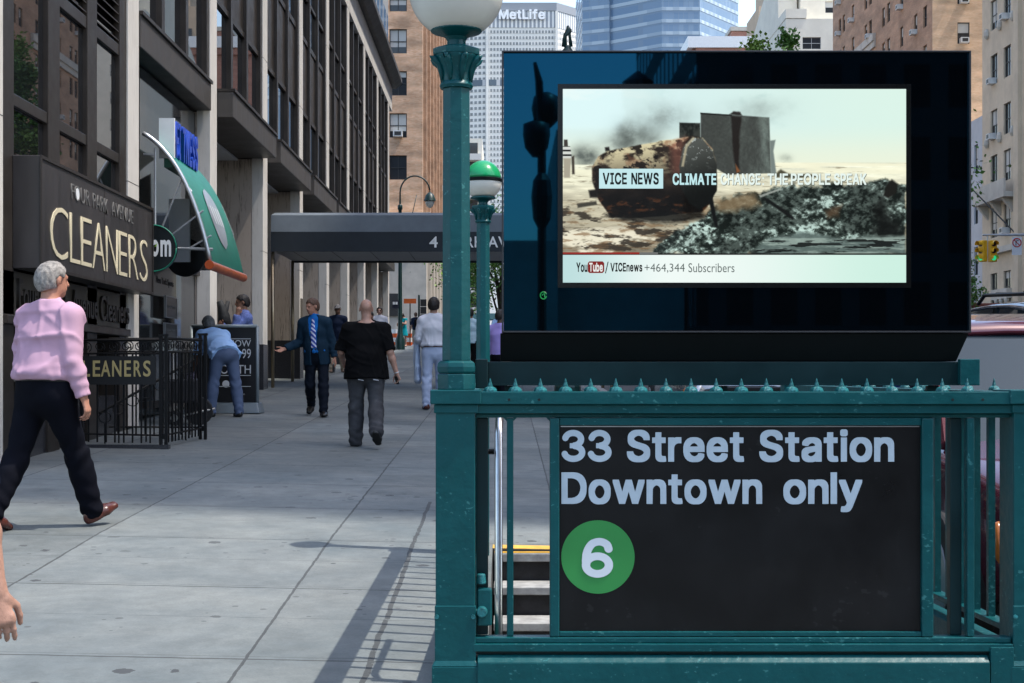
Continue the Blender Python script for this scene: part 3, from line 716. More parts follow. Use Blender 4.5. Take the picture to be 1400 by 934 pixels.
# ------------------------------------------------------------------ entrance lamps
def ent_lamp(name, label, X, Y, s, zb, zcap, zdish, globe_r, half, group='lamps of the subway entrance'):
    t = thing(name, label, 'lamp post', (X, Y, zb), group)
    n = 8; ph = .5
    r = 20.5 / F * 5.2 * s
    b = MB()
    b.lathe([(r * 1.33, 0), (r * 1.33, .055 * s)], (X, Y, zb), 8, ph)
    b.lathe([(r * 1.2, .0555 * s), (r * 1.33, .064 * s), (r * 1.36, .08 * s), (r * 1.3, .094 * s), (r * 1.1, .102 * s)], (X, Y, zb), 8, ph)
    b.build('foot', teal, t, bevel=.003)
    MB().lathe([(r, .1025 * s), (r * .94, zcap - zb)], (X, Y, zb), 8, ph).build('shaft', teal, t, bevel=.002)
    c = MB(); q = lambda f: r * f
    H = zdish - zcap
    c.lathe([(q(1.05), 0), (q(1.12), .05 * H), (q(1.05), .1 * H), (q(.98), .12 * H), (q(.98), .25 * H), (q(1.12), .36 * H), (q(1.4), .48 * H), (q(1.52), .53 * H), (q(1.52), .55 * H), (q(1.2), .555 * H)], (X, Y, zcap), 16)
    c.build('capital', teal, t, auto=35)
    lf = MB()
    for k in range(8):
        a = 2 * math.pi * (k + .5) / 8; ca, sa = math.cos(a), math.sin(a)
        P = lambda rr, z: (X + ca * q(rr), Y + sa * q(rr), zcap + z * H)
        lf.tube([P(1.02, .13), P(1.06, .3), P(1.22, .42), P(1.6, .5), P(1.76, .515), P(1.7, .46)], [.006 * s, .011 * s, .013 * s, .013 * s, .009 * s, .003 * s], 6)
    lf.build('capital_leaf', teal, t, smooth=True)
    c = MB()
    c.lathe([(q(1.62), .556 * H), (q(1.65), .58 * H), (q(1.65), .66 * H), (q(1.3), .70 * H), (q(.66), .72 * H)], (X, Y, zcap), 8, ph)
    c.lathe([(q(.64), .721 * H), (q(.62), .82 * H), (q(.75), .88 * H), (q(1.2), .94 * H), (q(1.62), .965 * H), (q(1.7), .98 * H), (q(1.7), 1.03 * H), (q(1.5), 1.06 * H)], (X, Y, zcap), 28)
    c.build('globe_holder', teal, t, auto=30)
    R_ = globe_r
    zc = zdish + R_ * .84
    if not half:
        prof = [(R_ * math.sin(a), -R_ * math.cos(a)) for a in [R(32 + i * 148 / 22) for i in range(23)]]
        MB().lathe(prof, (X, Y, zc), 40).build('globe', globe_m, t, smooth=True)
    else:
        prof = [(R_ * math.sin(a), -R_ * .92 * math.cos(a)) for a in [R(34 + i * 56 / 12) for i in range(13)]]
        MB().lathe(prof, (X, Y, zc), 36).build('globe', globe_m, t, smooth=True)
        MB().lathe([(R_ * 1.0, .0005), (R_ * 1.06, .004), (R_ * 1.06, .02), (R_ * 1.0, .0235)], (X, Y, zc), 36).build('band', black_pl, t, smooth=False)
        prof = [(R_ * .97 * math.sin(a), -R_ * .98 * math.cos(a) + .024) for a in [R(90 + i * 90 / 12) for i in range(13)]]
        MB().lathe(prof, (X, Y, zc), 36).build('dome', dome_m, t, smooth=True)
    return t
ent_lamp('entrance_lamp', 'teal octagonal lamp post with large white globe on the nearest entrance corner', (624 - 690) / F * 5.18, 5.18, 1.0, kz(533), EYE + (515 - 122) / F * 5.18, EYE + (515 - 42) / F * 5.18, 65 / F * 5.18, False)
YL = 9.5
ent_lamp('entrance_lamp', 'teal lamp post with green domed globe at the far end of the entrance', (660.5 - 690) / F * YL, YL, .9, kz(535.5) + .02, EYE + (515 - 305) / F * YL, EYE + (515 - 271) / F * YL, 25.5 / F * YL, True)

# ------------------------------------------------------------------ video billboard
BY = 5.28
bx = lambda px: (px - 690) / F * BY
bz = lambda py: EYE + (515 - py) / F * BY
bb = thing('video_billboard', 'large black glass video screen above the station sign, playing a news film', 'video screen', (bx(1006), BY, bz(495)))
X0, X1, Z0, Z1 = bx(686), bx(1326.5), bz(455), bz(70)
SX0, SX1, SZ0, SZ1 = bx(769.5), bx(1238.5), bz(386.5), bz(122)
fm = MB()
fr = .006
fm.box(X0, X0 + fr, BY - .012, BY + .27, Z0, Z1); fm.box(X1 - fr, X1, BY - .012, BY + .27, Z0, Z1)
fm.box(X0 + fr, X1 - fr, BY - .012, BY + .27, Z1 - fr, Z1); fm.box(X0 + fr, X1 - fr, BY - .012, BY + .27, Z0, Z0 + fr)
fm.build('edge_frame', M('edge_metal', (.05, .05, .055), .35, .6), bb, bevel=.001)
MB().box(X0 + fr + .001, X1 - fr - .001, BY + .0, BY + .26, Z0 + fr + .001, Z1 - fr - .001).build('front_glass', black_gl, bb)
b0 = 7 / F * BY
mb = MB().box(SX0 - b0, SX1 + b0, BY - .002, BY - .0005, SZ0 - b0, SZ1 + b0)
mb.build('screen_border', M('screen_border', (.001, .001, .001), .25), bb)
mb = MB()
za, zb2 = bz(494), bz(455.6)
mb.prism([(bx(684), BY + .03, za), (bx(1311), BY + .03, za), (bx(1325), BY + .0, zb2), (bx(684), BY + .0, zb2)], (0, .2, 0))
mb.build('plinth', black_pl, bb, bevel=.003)
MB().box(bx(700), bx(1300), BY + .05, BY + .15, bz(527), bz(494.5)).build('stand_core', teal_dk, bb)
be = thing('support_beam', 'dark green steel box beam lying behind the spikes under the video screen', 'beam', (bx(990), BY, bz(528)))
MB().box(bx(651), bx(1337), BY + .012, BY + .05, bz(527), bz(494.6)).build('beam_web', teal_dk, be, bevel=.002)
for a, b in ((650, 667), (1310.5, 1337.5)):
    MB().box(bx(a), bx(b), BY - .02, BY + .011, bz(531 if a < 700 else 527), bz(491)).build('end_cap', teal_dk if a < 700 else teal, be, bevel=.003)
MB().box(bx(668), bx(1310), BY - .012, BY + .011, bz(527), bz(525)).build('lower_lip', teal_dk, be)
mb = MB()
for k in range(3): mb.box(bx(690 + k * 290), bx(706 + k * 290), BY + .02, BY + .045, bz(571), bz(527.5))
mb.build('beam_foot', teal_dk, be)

# the film: painted procedurally into a fine grid of colours (a lit screen)
def film():
    Wp, Hp = 520, 294
    U, V = np.meshgrid((np.arange(Wp) + .5) / Wp * 1340, (np.arange(Hp) + .5) / Hp * 749)
    rng = np.random.RandomState(7)
    def vnoise(sx, sy, seed=0):
        r = np.random.RandomState(seed)
        gx, gy = int(1700 / sx) + 4, int(760 / sy) + 4
        gr = r.rand(gy, gx)
        a_ = r.rand() * 1.2 - .6; x = np.clip((U + sx * .35 * np.sin(V / (sy * 1.7) + seed) + a_ * V * .2 + 60) / sx, 0, gx - 2.01); y = np.clip((V + sy * .35 * np.sin(U / (sx * 1.9) + seed)) / sy, 0, gy - 2.01); xi = x.astype(int); yi = y.astype(int); fx = x - xi; fy = y - yi
        fx = fx * fx * (3 - 2 * fx); fy = fy * fy * (3 - 2 * fy)
        return (gr[yi, xi] * (1 - fx) + gr[yi, xi + 1] * fx) * (1 - fy) + (gr[yi + 1, xi] * (1 - fx) + gr[yi + 1, xi + 1] * fx) * fy
    def fbm(sx, sy, seed, o=5):
        a = np.zeros_like(U); w = 1; t = 0
        for i in range(o):
            a += w * vnoise(max(2.0, sx / 2 ** i), max(2.0, sy / 2 ** i), seed + i * 11); t += w; w *= .6
        return a / t
    def poly(pts, soft=2.5, wob=0, seed=0):
        x = U + (wob * (fbm(60, 60, seed) - .5) * 2 if wob else 0); y = V + (wob * (fbm(60, 60, seed + 5) - .5) * 2 if wob else 0)
        ins = np.zeros(U.shape, bool); n = len(pts); dmin = np.full(U.shape, 1e9)
        for i in range(n):
            (ax, ay), (bx_, by_) = pts[i], pts[(i + 1) % n]
            c = ((ay > y) != (by_ > y)); den = (by_ - ay) if by_ != ay else 1e-9
            ins ^= c & (x < (bx_ - ax) * (y - ay) / den + ax)
            t = np.clip(((x - ax) * (bx_ - ax) + (y - ay) * (by_ - ay)) / max(1e-9, (bx_ - ax) ** 2 + (by_ - ay) ** 2), 0, 1)
            dmin = np.minimum(dmin, np.hypot(x - ax - t * (bx_ - ax), y - ay - t * (by_ - ay)))
        return np.clip(.5 + np.where(ins, dmin, -dmin) / (2 * soft), 0, 1)
    C = lambda *c: np.array(c, float)
    sm = lambda a, b, x: np.clip((x - a) / (b - a), 0, 1) ** 2 * (3 - 2 * np.clip((x - a) / (b - a), 0, 1))
    img = np.zeros((Hp, Wp, 3))
    def lay(col, m):
        nonlocal img
        col = np.asarray(col, float)
        if col.ndim == 1: col = col[None, None]
        img = img * (1 - m[..., None]) + col * m[..., None]
    def mixc(a, b, f): return np.asarray(a) * (1 - f[..., None]) + np.asarray(b) * f[..., None]
    skyc = mixc(C(216, 241, 240), C(220, 244, 233), sm(300, 1340, U)); skyc = mixc(skyc, C(236, 244, 222), sm(120, 300, V)); img = skyc.copy()
    lay(C(236, 246, 240), .6 * sm(.5, .7, fbm(300, 90, 3)) * sm(500, 100, U))
    lay(C(178, 208, 205), .4 * sm(.5, .72, fbm(170, 90, 23)) * sm(300, 480, U) * sm(1000, 800, U) * sm(210, 60, V))
    for cx, cy, rx, ry, d in ((270, 180, 70, 48, .8), (92, 262, 55, 40, .95), (225, 215, 60, 35, .6), (400, 110, 90, 50, .35), (335, 190, 50, 40, .5), (760, 80, 120, 40, .22), (870, 268, 22, 16, .5)):
        e = np.exp(-(((U - cx) / rx) ** 2 + ((V - cy) / ry) ** 2)); lay(C(88, 96, 92), np.clip(d * e * (fbm(60, 50, int(cx)) * 1.9), 0, .92))
    # ground plain
    hz = 284 + (U < 500) * 8
    gm = sm(-3, 6, V - hz)
    grd = mixc(C(238, 240, 216), C(206, 200, 174), sm(290, 460, V)); grd = mixc(grd, C(146, 138, 118), sm(430, 640, V))
    grd = grd * (0.78 + .44 * fbm(90, 14, 41))[..., None]
    lay(grd, gm)
    lay(C(248, 246, 216), sm(.5, .62, fbm(400, 16, 51)) * gm * sm(420, 300, V) * .8)
    lay(C(120, 110, 90), sm(.60, .72, fbm(120, 8, 57)) * gm * .6)
    # left foreground white and mud blotches
    lay(C(238, 232, 208), sm(.47, .60, fbm(130, 34, 61)) * sm(505, 560, V) * sm(560, 380, U))
    lay(C(52, 46, 38), sm(.54, .66, fbm(80, 22, 71)) * sm(395, 470, V) * sm(640, 520, U) * .9)
    lay(C(120, 90, 60), .6 * sm(.5, .7, fbm(60, 12, 78)) * sm(420, 480, V) * sm(660, 520, U))
    # slabs
    lay(mixc(C(58, 62, 58), C(30, 33, 31), sm(.4, .6, fbm(30, 50, 81))), poly([(455, 130), (536, 132), (537, 200), (455, 190)]))
    sl_ = mixc(C(66, 70, 67), C(108, 120, 114), sm(.35, .75, fbm(60, 150, 91)) * sm(590, 820, U)); sl_ = sl_ * (0.86 + .3 * fbm(8, 8, 95))[..., None]
    lay(sl_, poly([(538, 92), (806, 110), (813, 326), (640, 332), (602, 310), (538, 240)]))
    lay(C(34, 30, 28), poly([(656, 104), (695, 106), (690, 220), (684, 326), (672, 326), (662, 200)], 4, 6) * .9)
    lay(C(22, 24, 23), poly([(537, 92), (660, 100), (660, 104), (537, 97)], 2))
    lay(C(150, 96, 60), poly([(674, 290), (692, 318), (678, 326)], 3) * .8)
    lay(C(120, 132, 128), poly([(808, 200), (830, 197), (822, 240), (834, 330), (812, 330)], 3))
    lay(C(46, 44, 42), poly([(650, 98), (668, 84), (692, 88), (700, 102)], 3, 5))
    # distant bushes right of slabs
    lay(C(80, 78, 62), poly([(830, 330), (850, 308), (880, 328), (1000, 334), (1000, 344), (830, 344)], 4, 8))
    # rubble
    rb = poly([(640, 420), (700, 396), (760, 404), (860, 372), (1000, 372), (1060, 360), (1140, 372), (1250, 352), (1300, 372), (1340, 372), (1340, 640), (330, 640), (430, 560), (560, 480)], 6, 26, 101)
    spk = fbm(34, 24, 111, 5); big = fbm(150, 70, 121)
    spk2 = fbm(15, 11, 117, 4); rc_ = mixc(C(26, 33, 30), C(92, 106, 100), sm(.38, .62, spk * .5 + spk2 * .5)); rc_ = mixc(rc_, C(172, 194, 186), sm(.55, .72, spk2 * .6 + spk * .4 + (big - .5) * .5)); rc_ = rc_ * (.55 + .9 * big)[..., None]
    lay(rc_, rb)
    lay(C(150, 128, 96), .75 * poly([(600, 420), (740, 410), (770, 450), (650, 480), (600, 470)], 14, 20, 131))
    lay(C(18, 20, 19), .9 * poly([(1240, 430), (1320, 540), (1340, 600), (1220, 590), (1210, 500)], 20, 30, 141))
    lay(C(30, 30, 27), poly([(1252, 410), (1262, 372), (1284, 350), (1310, 368), (1300, 404), (1270, 420)], 4, 6))
    lay(C(112, 86, 64), .6 * poly([(1020, 470), (1090, 450), (1080, 490), (1030, 500)], 10, 14))
    # water
    wt = poly([(740, 636), (800, 575), (930, 556), (1100, 575), (1340, 566), (1340, 640), (740, 640)], 8, 10, 151)
    lay(mixc(C(96, 112, 108), C(150, 168, 160), sm(.4, .6, fbm(140, 14, 161))), wt * .92); lay(C(24, 28, 27), wt * sm(.55, .63, fbm(110, 12, 171)) * .9)
    # hose
    lay(C(24, 26, 26), poly([(770, 420), (800, 424), (870, 470), (905, 500), (897, 506), (860, 480), (790, 432)], 3))
    lay(C(190, 196, 188), poly([(765, 412), (850, 384), (856, 388), (772, 420)], 2) * .7)
    # barrel
    body = poly([(138, 262), (172, 240), (300, 214), (420, 196), (500, 184), (545, 190), (585, 235), (600, 290), (600, 390), (578, 440), (540, 476), (300, 500), (190, 496), (142, 430), (112, 350), (114, 300)], 3, 5, 181)
    up = sm(420, 200, V + (U - 300) * .12)
    tx = fbm(70, 46, 191); bc = mixc(C(44, 36, 30), C(222, 212, 172), sm(.34, .54, tx) * up); bc = mixc(bc, C(132, 84, 60), sm(.52, .66, fbm(60, 50, 201)) * up * .55)
    bc = mixc(bc, C(16, 14, 12), sm(340, 430, V + (fbm(60, 40, 211) - .5) * 90)); bc = mixc(bc, C(120, 70, 40), sm(.56, .7, fbm(50, 20, 221)) * sm(400, 430, V) * .5)
    bc = mixc(bc, C(24, 20, 17), sm(.55, .66, fbm(44, 34, 231)) * .9)
    lay(bc, body)
    lay(C(170, 104, 90), .4 * poly([(420, 210), (480, 190), (470, 330), (430, 330)], 16, 12))
    cap = poly([(505, 186), (545, 192), (585, 240), (600, 292), (600, 392), (574, 442), (535, 470), (490, 440), (462, 380), (454, 300), (470, 225)], 3, 3)
    cc = mixc(C(84, 88, 84), C(20, 22, 21), sm(180, 430, V + (U - 520) * .3)); cc = mixc(cc, C(190, 200, 196), sm(.60, .70, fbm(12, 10, 241)) * sm(330, 200, V) * .8)
    lay(cc, cap)
    lay(C(190, 180, 150), poly([(462, 300), (478, 218), (508, 186), (516, 188), (486, 226), (472, 300)], 3) * .8)
    lay(C(30, 28, 26), poly([(166, 240), (164, 226), (180, 224), (184, 240)], 3)); lay(C(66, 64, 56), poly([(56, 444), (130, 434), (134, 448), (58, 460)], 3))
    lay(C(26, 24, 22), poly([(100, 392), (134, 388), (138, 420), (106, 420)], 4))
    lay(C(20, 22, 22), poly([(566, 420), (584, 416), (604, 520), (606, 536), (594, 534)], 3)); lay(C(14, 14, 13), poly([(170, 490), (540, 470), (560, 500), (440, 516), (230, 512)], 10, 10) * .8)
    # far standing figure at the left edge
    lay(C(60, 56, 50), poly([(4, 196), (18, 196), (20, 222), (4, 222)], 2)); m = poly([(0, 222), (28, 222), (36, 268), (0, 270)], 2); lay(np.where(((V / 9).astype(int) % 2)[..., None] == 0, C(40, 42, 42), C(214, 218, 212)), m)
    lay(C(170, 164, 146), poly([(2, 268), (32, 268), (28, 344), (4, 344)], 3)); lay(C(60, 54, 46), poly([(34, 262), (44, 258), (46, 330), (36, 330)], 3))
    # progress line and lower bar
    lay(C(20, 16, 16), sm(635, 637, V)); lay(C(150, 40, 32), (V > 632) * (V < 639) * (U < 300) * 1.0); lay(C(110, 112, 110), (V > 633) * (V < 639) * (U >= 300) * (U < 370) * 1.0)
    bar = (V > 643) * 1.0
    lay(mixc(mixc(C(190, 222, 222), C(240, 250, 246), sm(0, 420, U)), C(206, 240, 226), sm(520, 1340, U)), bar)
    glow = sm(749, 700, V) * .0
    px = np.clip(img, 0, 255) / 255
    return np.where(px <= .04045, px / 12.92, ((px + .055) / 1.055) ** 2.4), Wp, Hp
px, Wp, Hp = film()
xs = np.linspace(SX0, SX1, Wp + 1); zs = np.linspace(SZ1, SZ0, Hp + 1)
XX, ZZ = np.meshgrid(xs, zs)
org = np.array(wloc(bb)); YS = BY - .003
co_ = np.stack([XX.ravel(), np.full(XX.size, YS), ZZ.ravel()], 1) - org
i, j = np.meshgrid(np.arange(Wp), np.arange(Hp)); a = (j * (Wp + 1) + i).ravel()
quads = np.stack([a + Wp + 1, a + Wp + 2, a + 1, a], 1)
me = bpy.data.meshes.new('screen')
me.vertices.add(len(co_)); me.vertices.foreach_set('co', co_.astype(np.float32).ravel())
me.loops.add(quads.size); me.loops.foreach_set('vertex_index', quads.ravel().astype(np.int32))
me.polygons.add(len(quads)); me.polygons.foreach_set('loop_start', np.arange(0, quads.size, 4, dtype=np.int32))
me.update(calc_edges=True)
ca = me.color_attributes.new('film', 'FLOAT_COLOR', 'CORNER')
cc = np.ones((len(quads), 4, 4), np.float32); cc[:, :, :3] = px.reshape(-1, 1, 3)
ca.data.foreach_set('color', cc.ravel())
SCR = 1.0 / 2 ** EXPO
def screen_mat(name, col=None, k=1.0):
    m = bpy.data.materials.new(name); m.use_nodes = True
    n = m.node_tree.nodes; b = n['Principled BSDF']
    b.inputs['Base Color'].default_value = (.002, .002, .002, 1); b.inputs['Roughness'].default_value = .03
    b.inputs['Emission Strength'].default_value = SCR * k
    if col: b.inputs['Emission Color'].default_value = (*lin(col), 1)
    else:
        q = n.new('ShaderNodeVertexColor'); q.layer_name = 'film'; m.node_tree.links.new(q.outputs[0], b.inputs['Emission Color'])
    return m
me.materials.append(screen_mat('film_picture'))
scr = new_obj('screen', me, bb)
def stext(body, x0, x1, y0, y1, col, bold=0.0, dy=.0006, shadow=False, g=False):
    f_ = (lambda nm, o, m: glyph_text(nm, body, o, (1, 0, 0), (0, 0, 1), (x1 - x0) / F * BY, (y1 - y0) / F * BY, m, scr, .0001, 105)) if g else (lambda nm, o, m: text(nm, body, o, (1, 0, 0), (0, 0, 1), (x1 - x0) / F * BY, (y1 - y0) / F * BY, m, scr, .0001, bold))
    if shadow: f_('caption_shadow', (bx(x0) + .0018, YS - dy + .0003, bz(y1) - .0018), screen_mat('caption_shade', (66, 74, 70)))
    f_('caption', (bx(x0), YS - dy, bz(y1)), screen_mat('caption_light', col))
MB().box(bx(819), bx(906.5), YS - .0005, YS - .0003, bz(258), bz(231)).build('caption_box', screen_mat('caption_box', (196, 232, 236)), scr)
stext('VICE', 824, 857, 236.5, 252.5, (20, 24, 24), 0, .0009, False, True); stext('NEWS', 863, 900.5, 236.5, 252.5, (20, 24, 24), 0, .0009, False, True)
for w_, a_, b_ in (('CLIMATE', 919.5, 979), ('CHANGE', 985, 1039.5), ('THE', 1049, 1077), ('PEOPLE', 1081, 1135), ('SPEAK', 1140, 1184)):
    stext(w_, a_, b_, 237.5, 253, (196, 236, 240) if a_ < 960 else (232, 246, 240), .03, .0009, True, True)
MB().box(bx(1042), bx(1044.2), YS - .0009, YS - .0008, bz(253), bz(250.8)).build('caption', screen_mat('caption_light', (232, 246, 240)), scr); MB().box(bx(1042), bx(1044.2), YS - .0009, YS - .0008, bz(245), bz(242.8)).build('caption', screen_mat('caption_light', (232, 246, 240)), scr)
stext('You', 788, 803, 359, 372, (20, 22, 22), .04, .0006, False, True)
mb = MB(); X = [bx(803.5), bx(826)]; Zq = [bz(373.5), bz(357.5)]; c_ = .006
mb.prism([(X[0] + c_, YS - .0004, Zq[0]), (X[1] - c_, YS - .0004, Zq[0]), (X[1], YS - .0004, Zq[0] + c_), (X[1], YS - .0004, Zq[1] - c_), (X[1] - c_, YS - .0004, Zq[1]), (X[0] + c_, YS - .0004, Zq[1]), (X[0], YS - .0004, Zq[1] - c_), (X[0], YS - .0004, Zq[0] + c_)], (0, .0002, 0))
mb.build('caption_box', screen_mat('caption_red', (128, 32, 28)), scr)
stext('Tube', 805.5, 824, 359.5, 371.5, (236, 240, 236), .03, .0009, False, True)
stext('/', 827, 832, 358, 374, (20, 22, 22), .0)
stext('VICEnews', 834.5, 878, 359.5, 371.5, (20, 22, 22), .04, .0006, False, True)
stext('+464,344', 881, 936, 360.5, 373.5, (98, 108, 106), 0)
stext('Subscribers', 941, 1004, 360, 372.5, (98, 108, 106), 0)
em = screen_mat('green_emblem', (40, 170, 90), .6)
MB().tube([(bx(743) + .0115 * math.cos(a), BY - .0012, bz(404) + .013 * math.sin(a)) for a in [R(20 + 30 * i) for i in range(12)]], .002, 6).build('emblem', em, bb)
MB().tube([(bx(741), BY - .0012, bz(404)), (bx(744), BY - .0012, bz(401)), (bx(745), BY - .0012, bz(407))], .0022, 6).build('emblem', em, bb)

# ------------------------------------------------------------------ office building on the left
FX = -4.8                                   # pier fronts
PY = [14.0 + 5.2 * k for k in range(10)]    # far edge of each pier front
PWD = 0.55
ob_ = thing('office_building', 'dark bronze and travertine office building lining the left side of the pavement', 'building', (-8, 38, g(38)))
Z_SILL, Z_BAND, Z_COR = 6.45, 12.95, 13.95
BX = -6.3
for k, y in enumerate(PY):
    zb = G(FX, y)
    mb = MB().use(trav_w)
    mb.box(FX - .22, FX, y - PWD, y, zb + .0, Z_BAND)
    mb.use(trav_b).box(FX - 1.15, FX - .221, y - PWD + .004, y - .004, zb, 5.98)
    mb.build('pier', None, ob_, bevel=.006)
    if k > 1:
        MB().box(FX - 1.16, FX + .012, y - PWD - .012, y + .012, zb - .1, zb + .88).build('pier_base', granite_d, ob_, bevel=.004)
    j = MB()
    for z in (4.15, 8.0, 10.6): j.box(FX - .05, FX + .0015, y - PWD - .0015, y + .001, z, z + .008)
    j.build('pier_joint', bronze, ob_)
# body behind
MB().box(-26, FX - 1.2, 13.6, 62.2, 0, 5.98).build('inner_wall', wood_d, ob_)
MB().box(-26, FX - .45, 13.6, 62.2, 6.0, Z_COR).build('upper_body', dark, ob_)
for k in range(9):
    ya, yb = PY[k], PY[k + 1] - PWD
    w = (yb - ya)
    z0 = Z_SILL if k else 5.75
    # three deep fins and three glass strips in every bay
    for q in range(3):
        yf = ya + w * (q + 1) / 3 - .06
        yg0 = ya + w * q / 3 + (.06 if q else 0); yg1 = yf - .06
        if k:
            MB().box(FX - .27, FX - .02, yf - .12, yf + (.06 if q < 2 else .055), Z_SILL, Z_BAND).build('mullion', bronze, ob_)
        wn = MB().box(FX - .40, FX - .105, yg0, yg1 + .06, z0, Z_BAND).build('window', glass_f, ob_)
        for za, zb in ((7.98, 8.08), (9.78, 9.90), (10.9, 10.98)) if k else ((7.98, 8.08), (9.78, 9.90)):
            MB().box(FX - .104, FX - .06, yg0 + .001, yg1 - .001, za, zb).build('window_bar', bronze, wn)
        MB().box(FX - .104, FX - .09, yg0 + .002, yg1 - .002, 8.081, 9.779).build('spandrel', bronze, wn)
    if k:
        x1 = FX + (.02 if k == 1 else .27)
        MB().box(FX - .5, x1, ya + .03, yb - .02, 5.99, 6.42).build('fascia_beam', bronze_lt, ob_, bevel=.012)
        MB().box(FX - .25, x1 + .03, ya + .02, yb - .01, 6.4205, 6.47).build('beam_cap', bronze, ob_)
        MB().box(FX - 1.2, FX - .501, ya + .001, yb - .001, 5.95, 5.985).build('soffit_panel', soffit, ob_)
MB().box(-7, FX + .004, 13.6, 62.3, Z_BAND + .001, Z_COR - .001).build('frieze', trav_w, ob_, bevel=.01)
mb = MB()
mb.prism([(-7, 13.6, Z_COR), (FX + .18, 13.6, Z_COR), (FX + .42, 13.6, Z_COR + .22), (FX + .42, 13.6, Z_COR + .4), (-7, 13.6, Z_COR + .4)], (0, 48.9, 0))
mb.build('cornice', bronze_lt, ob_)
setb = grid_mat('setback_glazing', (0.32, 0.33, 0.34), (0.05, 0.06, 0.07), 1.55, .78, 3.3, .62, .05)
MB().box(-24, FX - .15, 50.5, 62.1, Z_COR + .41, 34).build('setback_floors', setb, ob_)
MB().box(-24, FX - 1.6, 13.6, 50.4, Z_COR + .41, 26).build('setback_floors', setb, ob_)
# storefront of the first bay: mullions, transoms, louvres, lower wall
ya, yb = PY[0], PY[1] - PWD
w = yb - ya
yfs = [14.17, 15.65, 17.1, 18.52]
for i, y in enumerate(yfs):
    MB().box(FX - .42, FX - .02, y - (.2 if i else .165), y + (.2 if i < 3 else .125), G(FX, y), Z_BAND).build('mullion', bronze, ob_, bevel=.006)
for i in range(3):
    y0, y1 = yfs[i] + .205, yfs[i + 1] - .205
    wn = MB().box(FX - .40, FX - .075, y0, y1, 2.5, 6.0).build('window', glass_f, ob_)
    MB().box(FX - .074, FX - .03, y0, y1, 4.33, 4.45).build('transom', bronze, wn, bevel=.006)
    MB().box(FX - .074, FX - .03, y0, y1, 5.68 if i else 5.95, 5.82 if i else 6.1).build('transom', bronze, wn, bevel=.006)
    lv = MB()
    for q in range(18):
        z = 5.86 + .11 * q
        lv.prism([(FX - .12, y0, z + .07), (FX - .03, y0, z), (FX - .03, y0, z + .015), (FX - .12, y0, z + .085)], (0, y1 - y0, 0))
    if i:
        MB().box(FX - .4, FX - .121, y0, y1, 6.001, Z_BAND).build('louvre_back', dark, wn); lv.build('louvre', bronze, wn)
    else: MB().box(FX - .4, FX - .075, y0, y1, 6.101, Z_BAND).build('upper_pane', glass_f, wn)
MB().box(FX - .45, FX - .05, ya, yb, G(FX, 16) - .3, G(FX, 16) + .55).build('stall_riser', granite_d, ob_)
MB().box(FX - .5, FX - .41, ya, yb, 1.0, 2.5).build('shop_window', glass_d, ob_)
for y in (15.6, 17.2, 17.9): MB().box(FX - .41, FX - .30, y - .05, y + .05, 1.0, 2.3).build('shop_mullion', bronze, ob_)
MB().box(FX - .41, FX - .37, 17.3, 17.85, 1.35, 2.2).build('shop_panel', M('shop_door_panel', (.2, .2, .17), .5), ob_)
# entry of the second bay
ya, yb = PY[1], PY[2] - PWD
gl = MB().box(FX - .42, FX - .24, ya + 1.0, yb - .02, G(FX, 22), 5.95).build('entrance_glass', M('smoky_glass', (.03, .032, .034), .06, ior=1.6), ob_)
MB().box(FX - .42, FX - .10, ya, ya + .34, G(FX, 20), 5.97).build('mullion', bronze, ob_)
MB().box(FX - .42, FX - .26, ya + .35, ya + .98, G(FX, 20), 5.97).build('entrance_recess', dark, ob_)
MB().box(FX - .25, FX - .16, ya + 1.0, yb - .02, 3.3, 3.36).build('transom', bronze, ob_)
MB().box(FX - .25, FX - .16, ya + 1.0, yb - .02, G(FX, 22) + .1, G(FX, 22) + .2).build('transom', bronze, ob_)
# doors under the canopy (fourth bay)
ya, yb = PY[3], PY[4] - PWD
dr = MB().box(FX - .9, FX - .35, ya + .6, ya + .9, g(31), 4.2).build('entrance_door', M('brown_stone_panel', (.14, .105, .08), .5, var=.25, stretch=(8, 8, 1)), ob_)
MB().box(FX - .91, FX - .20, ya + .58, ya + .6 - .002, g(31), g(31) + 1.15).build('kick_panel', M('black_granite', (.006, .006, .007), .2), dr)
MB().box(FX - .36, FX - .30, ya + .57, ya + .63, g(31), 4.2).build('door_frame', brass, dr)
MB().box(FX - .01, FX + .02, PY[4] - PWD + .12, PY[4] - .12, 3.05, 3.5).build('plaque', M('bronze_plaque', (.12, .1, .07), .4, .5), ob_)
for k in range(4, 9):
    ya, yb = PY[k], PY[k + 1] - PWD
    MB().box(FX - 1.19, FX - 1.12, ya + .05, yb - .05, g(ya) + .4, 5.6).build('shop_window', glass_f, ob_)

# ------------------------------------------------------------------ signs on the left building
cs = thing('cleaners_sign', 'dark bronze box sign reading CLEANERS in cream letters above the pink shirted man', 'sign', (-4.66, 16.6, 2.72))
cs_m = M('bronze_sign_box', (0.040, 0.036, 0.036), 0.42, 0.15, var=.3, vs=2.0, stretch=(1, 3.0, .35), rvar=.1)
MB().box(FX - .02, -4.55, 14.32, 18.9, 2.72, 3.83).build('box', cs_m, cs, bevel=.008)
mb = MB()
for a, b, c, d in ((14.32, 18.9, 3.80, 3.833), (14.32, 18.9, 2.717, 2.75)): mb.box(-4.551, -4.535, a, b, c, d)
mb.box(-4.551, -4.535, 14.315, 14.35, 2.751, 3.799).box(-4.551, -4.535, 18.87, 18.905, 2.751, 3.799).box(-4.551, -4.5475, 16.62, 16.626, 2.76, 3.79)
mb.build('rim', bronze, cs)
def sY(px, X=-4.55): return -X * F / (690 - px)
def sZ(px, py, X=-4.55): return EYE + (515 - py) / F * sY(px, X)
